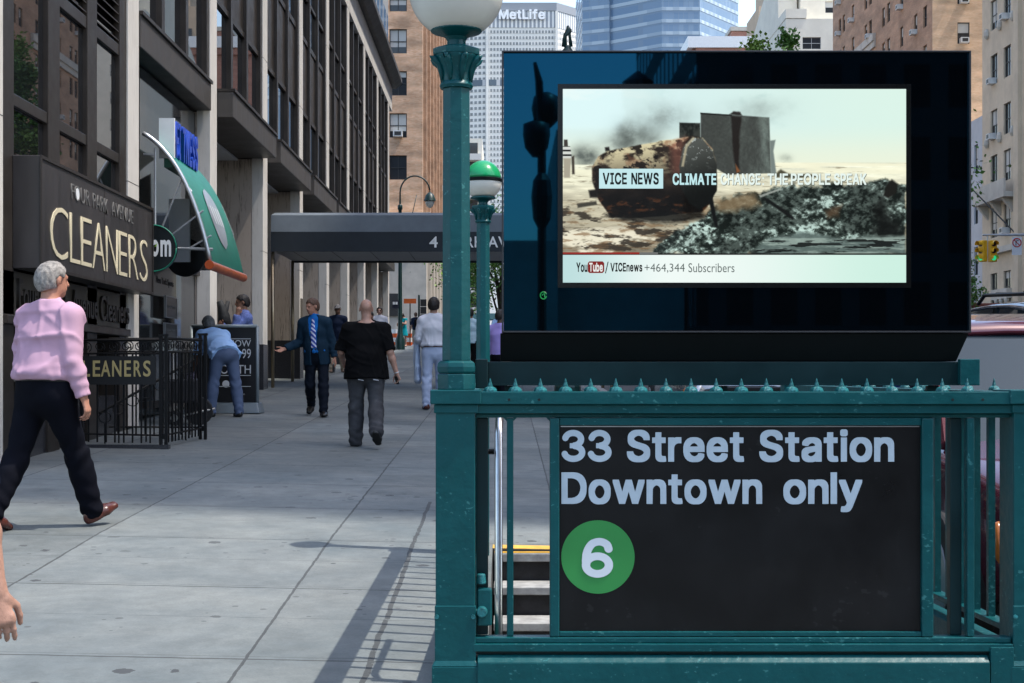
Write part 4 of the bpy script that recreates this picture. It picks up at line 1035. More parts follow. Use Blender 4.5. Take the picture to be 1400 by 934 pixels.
text('lettering', 'C', (-4.549, sY(68), 2.86), (0, 1, 0), (0, 0, 1), sY(92) - sY(68), .53, cream, cs, .008, -.016)
for ch, a, b in (('L', 95, 109), ('E', 110, 124.5), ('A', 125.5, 143), ('N', 144.5, 160.5), ('E', 162, 173), ('R', 175.5, 188.5), ('S', 191, 201)):
    text('lettering', ch, (-4.549, sY(a), 2.86), (0, 1, 0), (0, 0, 1), sY(b) - sY(a), .52, cream, cs, .008, -.018)
faint = M('worn_letters', (.14, .135, .13), .45)
for wd, a, b in (('FOUR', 97, 122), ('PARK', 126.5, 147), ('AVENUE', 152, 181.5)):
    text('lettering', wd, (-4.549, sY(a), 3.525), (0, 1, 0), (0, 0, 1), sY(b) - sY(a), .165, faint, cs, .008, -.012)
MB().disc((-4.549, sY(106.3), 3.607), .07, (1, 0, 0), .004, 20).build('white_letter_fill', white_p, cs)
os_ = thing('old_shop_sign', 'older brown fascia sign with raised serif style letters under the box sign', 'sign', (FX, 16.5, 2.28))
MB().box(FX - .2, FX - .02, 14.05, 18.62, 2.26, 2.70).build('board', M('brown_fascia', (.085, .075, .06), .5, .2, var=.25), os_, bevel=.01)
MB().box(FX - .2, FX + .04, 14.0, 18.63, 2.17, 2.258).build('lower_trim', bronze, os_, bevel=.008)
brl = M('brown_letters', (.022, .018, .014), .4)
for wd, a, b in (('Four', 25, 51), ('Park', 56, 92), ('Avenue', 98, 133), ('Cleaners', 137, 176)):
    text('lettering', wd, (FX - .019, sY(a, FX), 2.33), (0, 1, 0), (0, 0, 1), sY(b, FX) - sY(a, FX), .30, brl, os_, .03, .012)
# round projecting sign
rs = thing('round_sign', 'round black projecting sign with a thin green rim beside the cleaners box', 'sign', (-4.63, 19.25, 3.35))
c = at(209.5, 339.5, 19.25)
MB().disc(c, .302, (0, 1, 0), .1, 40).build('disc', M('round_sign_black', (.012, .016, .018), .3), rs)
MB().lathe([(.300, -.006), (.313, -.006), (.313, .01), (.300, .01)], (0, 0, 0), 40)
rim = MB(); rim.tube([(c.x + .305 * math.cos(R(12 * i)), c.y - .004, c.z + .305 * math.sin(R(12 * i))) for i in range(31)], .009, 6); rim.build('rim', fit_green, rs, smooth=True)
wl = M('white_letters', (.7, .72, .72), .4)
for ch, a, b in (('c', 187, 199), ('o', 207, 217), ('m', 219.5, 234)):
    p = at(a, 351, 19.25); text('lettering', ch, (p.x, p.y - .001, p.z), (1, 0, 0), (0, 0, 1), (b - a) / F * 19.25, 23 / F * 19.25, wl, rs, .006, .03)
p = at(213, 336, 19.25); MB().prism([(p.x - .02, p.y - .008, p.z - .02), (p.x + .015, p.y - .008, p.z), (p.x + .02, p.y - .008, p.z + .035)], (0, .004, 0)).build('green_leaf_mark', M('leaf_mark', (.25, .5, .05), .4), rs)
MB().box(FX - .1, c.x - .2, 19.29, 19.31, c.z - .02, c.z + .02).build('bracket', iron, rs)
rs2 = thing('round_sign_reflection', 'dark grey disc standing in for the round sign mirrored below the green awning', 'sign', at(253, 352, 21.6))
c = at(253, 352, 21.6); MB().disc(c, .285, (0, 1, 0), .08, 36).build('disc', M('grey_disc', (.035, .037, .04), .35), rs2); MB().box(FX - .3, c.x, 21.62, 21.66, c.z + .28, c.z + .31).build('bracket', iron, rs2)  # solid disc added where the glass would mirror the round sign
# arched awning of the gym
aw = thing('arched_awning', 'arched green metal awning with an orange tube and tall blue letters', 'awning', (-4.6, 21.8, 3.2))
P0, P1, P2 = Vector((-4.84, 4.92)), Vector((-4.23, 4.58)), Vector((-3.94, 3.2))
def bz2(t): return P0 * (1 - t) ** 2 + P1 * 2 * t * (1 - t) + P2 * t * t
yN, yF = 19.6, 21.95
nb = 22
mb = MB(); pr = [bz2(i / nb) for i in range(nb + 1)]
for i in range(nb):
    a, b = pr[i], pr[i + 1]; d = (b - a).normalized(); nn = Vector((d.y, -d.x)) * -.02
    a2, b2 = a + nn, b + nn
    mb.hexa([(a2.x, yN, a2.y), (b2.x, yN, b2.y), (b2.x, yF, b2.y), (a2.x, yF, a2.y)], [(a.x, yN, a.y), (b.x, yN, b.y), (b.x, yF, b.y), (a.x, yF, a.y)])
mb.build('curved_roof', fit_green, aw)
mb = MB(); mb.tube([(p_.x, yN - .02, p_.y) for p_ in pr], .03, 8); mb.build('edge_trim', silver, aw, smooth=True)
MB().tube([(-3.94, yN - .1, 3.15), (-3.94, yF + .1, 3.15)], .062, 20).build('orange_tube', orange, aw, auto=40)
MB().tube([(-3.94, yN - .104, 3.15), (-3.94, yN - .1, 3.15)], .058, 20).build('tube_end', M('tube_end_cap', (.45, .07, .01), .5), aw)
tr = MB()
A = lambda px, py: at(px, py, yN)
for a, b, r in (((212, 203), (212, 312), .016), ((212, 339), (291, 341), .02), ((249, 243), (222, 310), .014), ((278, 288), (234, 322), .014), ((289, 322), (258, 340), .012), ((262, 262), (249, 243), .012), ((196, 211), (213, 212), .014)):
    tr.tube([A(*a), A(*b)], r, 6)
tr.build('truss', silver, aw)
mb = MB(); pp = [A(250, 240), A(290, 330), A(290, 336), A(250, 338)]
yM = 21.9
mb.prism([(-4.8, yM, 3.25), (-3.99, yM, 3.25), (-4.06, yM, 3.8), (-4.22, yM, 4.2), (-4.5, yM, 4.55), (-4.78, yM, 4.7)], (0, .02, 0)); mb.build('perforated_panel', perf, aw)
MB().box(-4.8, -4.5, 20.9, 20.96, 3.3, 4.2).build('white_panel', white_p, aw)
# oval plate following the curve
ov = MB(); N_ = 24; vsx = []
for i in range(13):
    t = .50 + .40 * i / 12; p_ = bz2(t); d = (bz2(t + .01) - bz2(t - .01)).normalized(); nn = Vector((-d.y, d.x)) * .03
    if nn.x < 0: nn = -nn
    hw = .42 * math.sqrt(max(0.0, 1 - ((i - 6) / 6.0) ** 2)) + .01
    yc = 20.85
    vsx += [(p_.x + nn.x, yc - hw, p_.y + nn.y), (p_.x + nn.x, yc + hw, p_.y + nn.y)]
ov.add(vsx, [(2 * i, 2 * i + 1, 2 * i + 3, 2 * i + 2) for i in range(12)]); ov.build('oval_plate', silver, aw)
lb = M('plate_letters', (.75, .77, .78), .4)
for q in range(4):
    t0, t1 = .64, .76; a, b = bz2(t0), bz2(t1)
    y = 20.57 + q * .17
    MB().quad((a.x + .04, y, a.y + .012), (a.x + .04, y + .07, a.y + .012), (b.x + .04, y + .09, b.y + .012), (b.x + .04, y + .02, b.y + .012)).build('plate_letter', lb, aw)
# standing letters
zb_, zt_ = 4.60, 5.37
for q, ch in enumerate('FITNESS'):
    wd = .07 if ch == 'I' else .165
    y = 19.88 + q * .207
    x_ = -4.56
    glyph_text('letter', ch, (x_, y, 4.64), (0, 1, 0), (0, 0, 1), wd, .49, fit_blue, aw, .1)
MB().box(-4.68, -4.47, 19.80, 19.84, 4.62, 5.16).build('letter_end_panel', white_p, aw)
MB().box(-4.62, -4.5, 19.84, 21.4, 4.5, 4.635).build('letter_rail', fit_green, aw)
# small plaques on the glass
for (a, b, c_, d, lb_) in ((227, 242, 404, 434, 'upper dark plaque with a thin silver rim on the smoky glass'), (226, 242, 441, 466, 'lower dark plaque with a thin silver rim on the smoky glass')):
    Yp = 20.9; X_ = FX - .13
    y0, y1 = -X_ * F / (690 - a), -X_ * F / (690 - b)
    z0 = EYE + (515 - d) / F * y0; z1 = EYE + (515 - c_) / F * y0
    t = thing('wall_plaque', lb_, 'plaque', (X_, y0, z0), 'plaques beside the gym entrance')
    MB().box(X_ - .03, X_, y0, y1, z0, z1).build('plate', M('plaque_black', (.02, .02, .022), .3), t)
    mb = MB(); mb.box(X_ - .031, X_ + .006, y0 - .01, y0 + .012, z0, z1).box(X_ - .031, X_ + .006, y1 - .012, y1 + .01, z0, z1).box(X_ - .031, X_ + .006, y0 + .0125, y1 - .0125, z1 - .012, z1).box(X_ - .031, X_ + .006, y0 + .0125, y1 - .0125, z0, z0 + .012)
    mb.build('rim', silver, t)
    text('lettering', 'New York', (X_ + .001, y0 + .07, z0 + .14), (0, 1, 0), (0, 0, 1), (y1 - y0) * .75, .055, M('plaque_letters', (.2, .2, .2), .5), t, .003)
pl3 = thing('window_lettering_panel', 'dim olive panel with faint lettering on the smoky entrance glass', 'panel', (FX - .2, 20.9, 2.8))
y0, y1 = 20.75, 22.3
MB().box(FX - .235, FX - .205, y0, y1, 2.82, 3.28).build('panel', M('olive_panel', (.05, .052, .04), .3), pl3)
text('lettering', 'New York Sports', (FX - .204, y0 + .25, 2.98), (0, 1, 0), (0, 0, 1), 1.1, .13, M('dim_letters', (.012, .012, .012), .5), pl3, .004)

# ------------------------------------------------------------------ street canopy
cn = thing('street_canopy', 'grey and navy canopy across the pavement with white letters reading 4 PARK AVENUE', 'canopy', (-1.5, 31, 4.2))
yc0, yc1 = 29.9, 32.9
zc0 = at(0, 344, yc0).z; zc1 = at(0, 317, yc0).z; zc2 = at(0, 294, yc0).z
xr = 2.3
mb = MB()
ym = (yc0 + yc1) / 2
mb.prism([(FX + .02, yc0, zc1 + .001), (FX + .02, yc0 + .04, zc2), (FX + .02, yc0 + .5, zc2 + .1), (FX + .02, yc1 - .5, zc2 + .1), (FX + .02, yc1 - .04, zc2), (FX + .02, yc1, zc1 + .001)], (xr - FX - .02, 0, 0)); mb.build('roof_fabric', grey_cv, cn)
MB().box(FX + .02, xr, yc0, yc0 + .05, zc0, zc1).build('valance', navy_cv, cn); MB().box(FX + .02, xr, yc1 - .05, yc1, zc0, zc1).build('valance', navy_cv, cn)
MB().box(xr - .05, xr, yc0 + .051, yc1 - .051, zc0, zc1).build('valance', navy_cv, cn)
MB().box(FX + .03, xr - .06, yc0 + .06, yc1 - .06, zc0 + .04, zc0 + .07).build('soffit', M('canopy_soffit', (.34, .34, .35), .6, var=.06), cn)
mb = MB()
for k in range(9): mb.box(FX + .4 + k * .8, FX + .42 + k * .8, yc0 + .06, yc1 - .06, zc0 + .034, zc0 + .0395)
mb.build('soffit_joint', bronze, cn)
cl = M('canopy_letters', (.72, .72, .7), .5)
for wd, a, b in (('4', 587, 598.5), ('P', 622, 634), ('A', 637, 652), ('R', 637, 647.5), ('K', 649, 660), ('A', 667, 681), ('V', 681, 694), ('E', 697, 707), ('N', 710, 723), ('U', 726, 737), ('E', 740, 750)):
    if wd == 'A' and a == 637: a, b = 626 - 2, 638
    if wd == 'P': a, b = 611, 622
    p = at(a, 338.5, yc0); text('lettering', wd, (p.x, yc0 - .001, p.z), (1, 0, 0), (0, 0, 1), (b - a) / F * yc0, 15 / F * yc0, cl, cn, .01, .012)
for x in (at(373, 0, yc0 + .1).x, xr - .1):
    for y in (yc0 + .1, yc1 - .1):
        MB().tube([(x, y, G(x, y) - .05), (x, y, zc0 + .04)], .035, 12).build('pole', brass, cn, smooth=True)

# ------------------------------------------------------------------ iron railing with shop plate
rl = thing('iron_railing', 'black wrought iron railing with scrolls and slim bars around the cleaners steps', 'railing', (-3.9, 16.3, G(-3.9, 16.3)))
def rail_panel(A0, A1, sign=False):
    A0 = Vector(A0); A1 = Vector(A1); n = max(3, int((A1 - A0).length / .095))
    Lp = (A1 - A0).length; d = (A1 - A0).normalized()
    hg = 1.2
    za, zb = G(A0.x, A0.y), G(A1.x, A1.y)
    ztop = max(za, zb) + hg - .02
    mb = MB(); mb.tube([(A0.x, A0.y, ztop), (A1.x, A1.y, ztop)], .016, 6); mb.build('handrail', iron, rl)
    mb = MB(); mb.tube([(A0.x, A0.y, ztop - .15), (A1.x, A1.y, ztop - .15)], .011, 6); mb.build('mid_rail', iron, rl)
    mb = MB(); mb.tube([(A0.x, A0.y, za + .14), (A1.x, A1.y, zb + .14)], .011, 6); mb.build('foot_rail', iron, rl)
    for k in range(1, n):
        p = A0 + (A1 - A0) * k / n
        zg = za + (zb - za) * k / n
        MB().box(p.x - .0085, p.x + .0085, p.y - .0085, p.y + .0085, zg + .05, ztop - .15).build('bar', iron, rl)
    m = int(Lp / .13)
    for k in range(m):
        c = A0 + d * (k + .5) * Lp / m
        pts = []
        for q in range(17):
            a = R(-60 + q * 28); r = .062 * (1 - q / 26.0)
            pts.append(Vector((c.x, c.y, ztop - .075)) + Vector((d.x, d.y, 0)) * r * math.cos(a) + Vector((0, 0, 1)) * r * math.sin(a))
        MB().tube(pts, .006, 5).build('scroll', iron, rl, smooth=True)
def rail_post(x, y):
    z = G(x, y)
    mb = MB()
    for dx in (-.03, .03): mb.box(x + dx - .017, x + dx + .017, y - .02, y + .02, z - .02, z + 1.24)
    mb.box(x - .0129, x + .0129, y - .012, y + .012, z + .1, z + .16); mb.box(x - .055, x + .055, y - .03, y + .03, z + 1.2401, z + 1.265)
    mb.build('post', iron, rl)
rp = [(-4.75, 16.25), (-3.79, 16.25), (-3.60, 17.45), (-4.7, 19.3)]
rail_panel((-4.72, 16.25, 0), (-3.84, 16.25, 0)); rail_panel((-3.785, 16.3, 0), (-3.605, 17.4, 0))
rail_panel((-4.68, 17.3, 0), (-3.66, 17.5, 0))
for x, y in ((-4.73, 16.25), (-3.79, 16.25), (-3.60, 17.45)): rail_post(x, y)
# sloping stair rail inside
mb = MB(); mb.tube([(-4.6, 16.6, G(-4.6, 16.6) + .35), (-3.68, 17.35, G(-3.7, 17.3) + .95)], .016, 6); mb.build('stair_rail', iron, rl)
for k in range(7):
    t = k / 6.5; p = Vector((-4.55 + .85 * t, 16.65 + .68 * t, 0)); z = G(p.x, p.y) + .38 + .58 * t
    MB().tube([p + Vector((.06 * math.cos(R(a)), .03 * math.cos(R(a)), z - .08 + .06 * math.sin(R(a)))) for a in range(0, 361, 24)], .006, 5).build('scroll', iron, rl, smooth=True)
    MB().box(p.x - .0075, p.x + .0075, p.y - .0075, p.y + .0075, G(p.x, p.y), z - .15).build('bar', iron, rl)
MB().box(-4.75, -3.7, 16.1, 16.2, G(-4.2, 16.2) - .2, G(-4.2, 16.2) + .035).build('kerb_stone', granite_d, rl)
ps = thing('railing_plate', 'black plate with gold letters reading CLEANERS fixed on the front of the iron railing', 'sign', at(165, 530, 16.18))
p0, p1 = at(96, 526, 16.2), at(213, 487, 16.2)
MB().box(p0.x, p1.x, 16.19, 16.215, p0.z, p1.z).build('plate', M('plate_black', (.008, .008, .009), .5), ps)
for ch, a, b in (('C', 97, 109), ('L', 113, 123), ('E', 127, 137), ('A', 138, 151), ('N', 153.5, 166), ('E', 170, 179), ('R', 183, 193), ('S', 196, 206)):
    q = at(a, 515, 16.19); text('lettering', ch, (q.x, 16.189, q.z), (1, 0, 0), (0, 0, 1), (b - a) / F * 16.19, 22 / F * 16.19, gold, ps, .005, .014)

# ------------------------------------------------------------------ pavement sign of the gym
pv = thing('pavement_sign', 'black poster board in a rounded grey frame on a grey base beside the phone user', 'pavement sign', (-3.97, 22.2, G(-3.97, 22.2)))
YS_ = 22.2
p0, p1 = at(262, 560, YS_), at(352, 446, YS_)
fmx = M('grey_frame', (.24, .28, .30), .4, .2, var=.08)
for a, b in (((p0.x, p0.z), (p0.x, p1.z)), ((p1.x, p0.z), (p1.x, p1.z)), ((p0.x, p0.z), (p1.x, p0.z)), ((p0.x, p1.z), (p1.x, p1.z))):
    MB().tube([(a[0], YS_, a[1]), (b[0], YS_, b[1])], .026, 10).build('frame_tube', fmx, pv, smooth=True)
MB().box(p0.x, p1.x, YS_ - .008, YS_ + .008, p0.z, p1.z).build('poster', M('poster_black', (.012, .012, .013), .4), pv)
pw = M('poster_white', (.6, .6, .6), .5)
def ptext(s, a, b, c_, d): 
    q = at(a, d, YS_ - .009); text('lettering', s, (q.x, YS_ - .009, q.z), (1, 0, 0), (0, 0, 1), (b - a) / F * YS_, (d - c_) / F * YS_, pw, pv, .001, .0)
ptext('NOW', 312, 343, 465, 474); ptext('99', 331, 343, 477, 490); ptext('MONTH', 290, 343, 499, 511)
for y in (463, 513, 528): 
    q = at(290, y, YS_); q2 = at(343, y + .8, YS_); MB().box(q.x, q2.x, YS_ - .0105, YS_ - .009, q2.z, q.z).build('rule', pw, pv)
ptext('PARK', 326, 335, 538, 540)
q = at(309, 525, YS_); MB().disc((q.x, YS_ - .0095, q.z), .055, (0, -1, 0), .001, 20).build('emblem', pw, pv)
for x in (p0.x + .25, p1.x - .22): MB().box(x - .02, x + .02, YS_ - .02, YS_ + .02, G(x, YS_) + .1, p0.z - .02).build('stem', iron, pv)
bs = at(352, 553, YS_); zz = G(-3.9, YS_)
MB().prism([(p0.x - .1, YS_ - .25, zz), (p1.x + .08, YS_ - .25, zz), (p1.x + .02, YS_ - .12, zz + .16), (p0.x - .04, YS_ - .12, zz + .16)], (0, .45, 0)).build('base', M('grey_base', (.1, .13, .15), .45, var=.15), pv, bevel=.02)
# dark bundle and cart near the bending man
bd = thing('black_bundle', 'crumpled black bag hooked on the wall left of the man on the phone', 'bag', at(306, 446, 23.9))
mb = MB(); mb.tube([at(300, 412, 23.9), at(303, 420, 23.9), at(306, 432, 23.9), at(308, 452, 23.9)], [.05, .07, .10, .13], 9); mb.tube([at(312, 412, 23.95), at(308, 425, 23.9), at(307, 440, 23.9)], [.03, .05, .06], 7)
mb.build('bundle', M('black_cloth', (.012, .013, .014), .7, bump=.5, bs=14), bd, smooth=True)
ct = thing('hand_cart', 'black two wheeled hand cart parked behind the iron railing', 'cart', (-4.2, 19.6, G(-4.2, 19.6)))
def wheel(x, y, z, r, w, par, hub=True):
    MB().tube([(x, y + w / 2, z), (x, y - w / 2, z)], r, 20).build('tyre', M('rubber', (.012, .012, .012), .7), par, bevel=.008)
    if hub: MB().tube([(x, y - w / 2 - .004, z), (x, y - w / 2 + .01, z)], r * .5, 14).build('hub', steel, par)
zc_ = G(-4.2, 19.6)
wheel(-4.40, 19.5, zc_ + .1, .1, .05, ct); wheel(-4.12, 19.7, zc_ + .19, .19, .07, ct, False)
mb = MB(); mb.tube([(-4.45, 19.5, zc_ + .1), (-3.9, 19.7, zc_ + .22)], .015, 6); mb.tube([(-4.42, 19.6, zc_ + .1), (-4.45, 19.6, zc_ + .95), (-4.3, 19.6, zc_ + 1.02)], .015, 6); mb.build('frame', steel, ct)
MB().box(-4.5, -4.1, 19.45, 19.85, zc_ + .3, zc_ + .62).build('load_box', M('cart_black', (.012, .012, .014), .6), ct, bevel=.03)

# ------------------------------------------------------------------ people (blended limb fields turned into one surface)
V3 = lambda *a: np.array(a, float)
def nrm(v): return v / max(1e-9, np.linalg.norm(v))
def rc(a, b, ra, rb):
    ba = b - a; L2 = max(1e-9, ba @ ba)
    def f(P):
        t = np.clip(((P - a) @ ba) / L2, 0, 1)
        return np.linalg.norm(P - a - t[:, None] * ba, axis=1) - (ra + (rb - ra) * t)
    return f
def ec(a, b, A, B, side):
    ba = b - a; L = max(1e-6, np.linalg.norm(ba)); ax = ba / L
    side = nrm(side - ax * (side @ ax)); dep = np.cross(ax, side)
    def f(P):
        q = P - a; w = q @ ax; t = np.clip(w / L, 0, 1); r = w - t * L
        u = q @ side; v = q @ dep
        Wd = A[0] + (B[0] - A[0]) * t; D = A[1] + (B[1] - A[1]) * t; m = np.minimum(Wd, D)
        return (np.sqrt((u / Wd) ** 2 + (v / D) ** 2 + (r / m) ** 2) - 1) * m
    return f
def ell(c, r, X=None):
    r = np.array(r, float); m = r.min()
    def f(P):
        q = P - c
        if X is not None: q = q @ X
        return (np.linalg.norm(q / r, axis=1) - 1) * m
    return f
def uni(fs, k):
    def f(P):
        d = fs[0](P)
        for h in fs[1:]:
            e = h(P); t = np.clip(.5 + .5 * (d - e) / k, 0, 1)
            d = d * (1 - t) + e * t - k * t * (1 - t)
        return d
    return f
def cut(f, *pl):
    def h(P):
        d = f(P)
        for p, n in pl: d = np.maximum(d, (P - p) @ n)
        return d
    return h
def sub(f, h_):
    return lambda P: np.maximum(f(P), -h_(P))
def infl(f, r): return lambda P: f(P) - r
def wrinkle(f, amp, seed, fr=22.0, st=(1, 1, .45)):
    rg = np.random.RandomState(seed)
    K = rg.normal(size=(7, 3)) * np.array(st) * fr; K2 = rg.normal(size=(4, 3)) * np.array(st) * fr * 2.2; ph = rg.rand(11) * 6.28
    def h(P):
        w = np.zeros(len(P))
        for i in range(7):
            q_ = np.sin(P @ K[i] * .7 + ph[i] + 1.3 * np.sin(P @ K[(i + 3) % 7] * .4))
            w += (.5 - 2.2 * np.exp(-(q_ / .30) ** 2)) * np.clip(.2 + np.sin(P @ K[(i + 2) % 7] * .33 + ph[i] * 3), 0, 1.2)
        for i in range(4): w += .35 * np.sin(P @ K2[i] + ph[7 + i])
        return f(P) + amp * w / 3.0
    return h
def polygonise(f, lo, hi, h):
    lo = np.array(lo, float); hi = np.array(hi, float)
    n = np.maximum(8, np.ceil((hi - lo) / h).astype(int) + 1)
    B = 6; nb = (n + B - 1) // B; n = nb * B
    I, J, K = np.meshgrid(*[np.arange(x) for x in nb], indexing='ij')
    cen = lo + (np.stack([I, J, K], -1).reshape(-1, 3) * B + (B - 1) / 2) * h
    d0 = f(cen)
    act = (np.abs(d0) < B * h * 1.35).reshape(nb)
    D = np.repeat(np.repeat(np.repeat(d0.reshape(nb), B, 0), B, 1), B, 2).astype(np.float32)
    A = np.repeat(np.repeat(np.repeat(act, B, 0), B, 1), B, 2)
    idx = np.argwhere(A)
    for s in range(0, len(idx), 400000):
        q = idx[s:s + 400000]
        D[q[:, 0], q[:, 1], q[:, 2]] = f(lo + q * h)
    ins = D < 0
    sh = [(0, 0, 0), (1, 0, 0), (0, 1, 0), (1, 1, 0), (0, 0, 1), (1, 0, 1), (0, 1, 1), (1, 1, 1)]
    sl = lambda o: tuple(slice(o[i], n[i] - 1 + o[i]) for i in range(3))
    cnt = sum(ins[sl(o)].astype(np.int8) for o in sh)
    cells = np.argwhere((cnt > 0) & (cnt < 8))
    vid = -np.ones(tuple(n - 1), np.int32); vid[cells[:, 0], cells[:, 1], cells[:, 2]] = np.arange(len(cells))
    acc = np.zeros((len(cells), 3)); num = np.zeros(len(cells))
    val = [D[cells[:, 0] + o[0], cells[:, 1] + o[1], cells[:, 2] + o[2]] for o in sh]
    for a in range(8):
        for b in range(a + 1, 8):
            df = np.array(sh[b]) - np.array(sh[a])
            if np.abs(df).sum() != 1: continue
            m = (val[a] < 0) != (val[b] < 0)
            t = np.where(m, val[a] / np.where(np.abs(val[a] - val[b]) < 1e-12, 1, val[a] - val[b]), 0)
            acc += np.where(m[:, None], np.array(sh[a]) + t[:, None] * df, 0); num += m
    verts = lo + (cells + acc / num[:, None]) * h
    faces = []
    for ax in range(3):
        o = [0, 0, 0]; o[ax] = 1
        a = ins[:n[0] - o[0], :n[1] - o[1], :n[2] - o[2]]; b = ins[o[0]:, o[1]:, o[2]:]
        e = np.argwhere(a != b); u, v = (ax + 1) % 3, (ax + 2) % 3
        ok = (e[:, u] > 0) & (e[:, v] > 0) & (e[:, u] < n[u] - 1) & (e[:, v] < n[v] - 1); e = e[ok]
        fl = a[e[:, 0], e[:, 1], e[:, 2]]
        du = np.zeros(3, int); du[u] = 1; dv = np.zeros(3, int); dv[v] = 1
        g4 = [vid[tuple((e - s).T)] for s in (du * 0, du, du + dv, dv)]
        q = np.stack(g4, 1); q[~fl] = q[~fl][:, ::-1]
        faces.append(q)
    F_ = np.concatenate(faces); F_ = F_[(F_ >= 0).all(1)]
    return verts, F_
def surf(name, f, lo, hi, h, mat, parent, xf):
    v, fc = polygonise(f, lo, hi, h)
    if len(v) == 0: return None
    v = xf(v)
    me = bpy.data.meshes.new(name)
    me.vertices.add(len(v)); me.vertices.foreach_set('co', v.astype(np.float32).ravel())
    me.loops.add(fc.size); me.loops.foreach_set('vertex_index', fc.ravel().astype(np.int32))
    me.polygons.add(len(fc)); me.polygons.foreach_set('loop_start', np.arange(0, fc.size, 4, dtype=np.int32))
    me.polygons.foreach_set('use_smooth', np.ones(len(fc), bool))
    me.update(calc_edges=True); me.materials.append(mat)
    return new_obj(name, me, parent)

skin = M('skin', (0.36, 0.20, 0.145), 0.45, var=.2, vs=22, bump=.12, bs=120)
skin_r = M('ruddy_skin', (0.40, 0.19, 0.125), 0.5, var=.12, vs=16)
skin_t = M('tan_skin', (0.26, 0.125, 0.075), 0.5, var=.1, vs=14)
skin_d = M('brown_skin', (0.12, 0.06, 0.035), 0.5, var=.1, vs=14)
eye_d = M('dark_eye', (.01, .008, .006), .2)
lip_m = M('lip', (.26, .09, .07), .5)

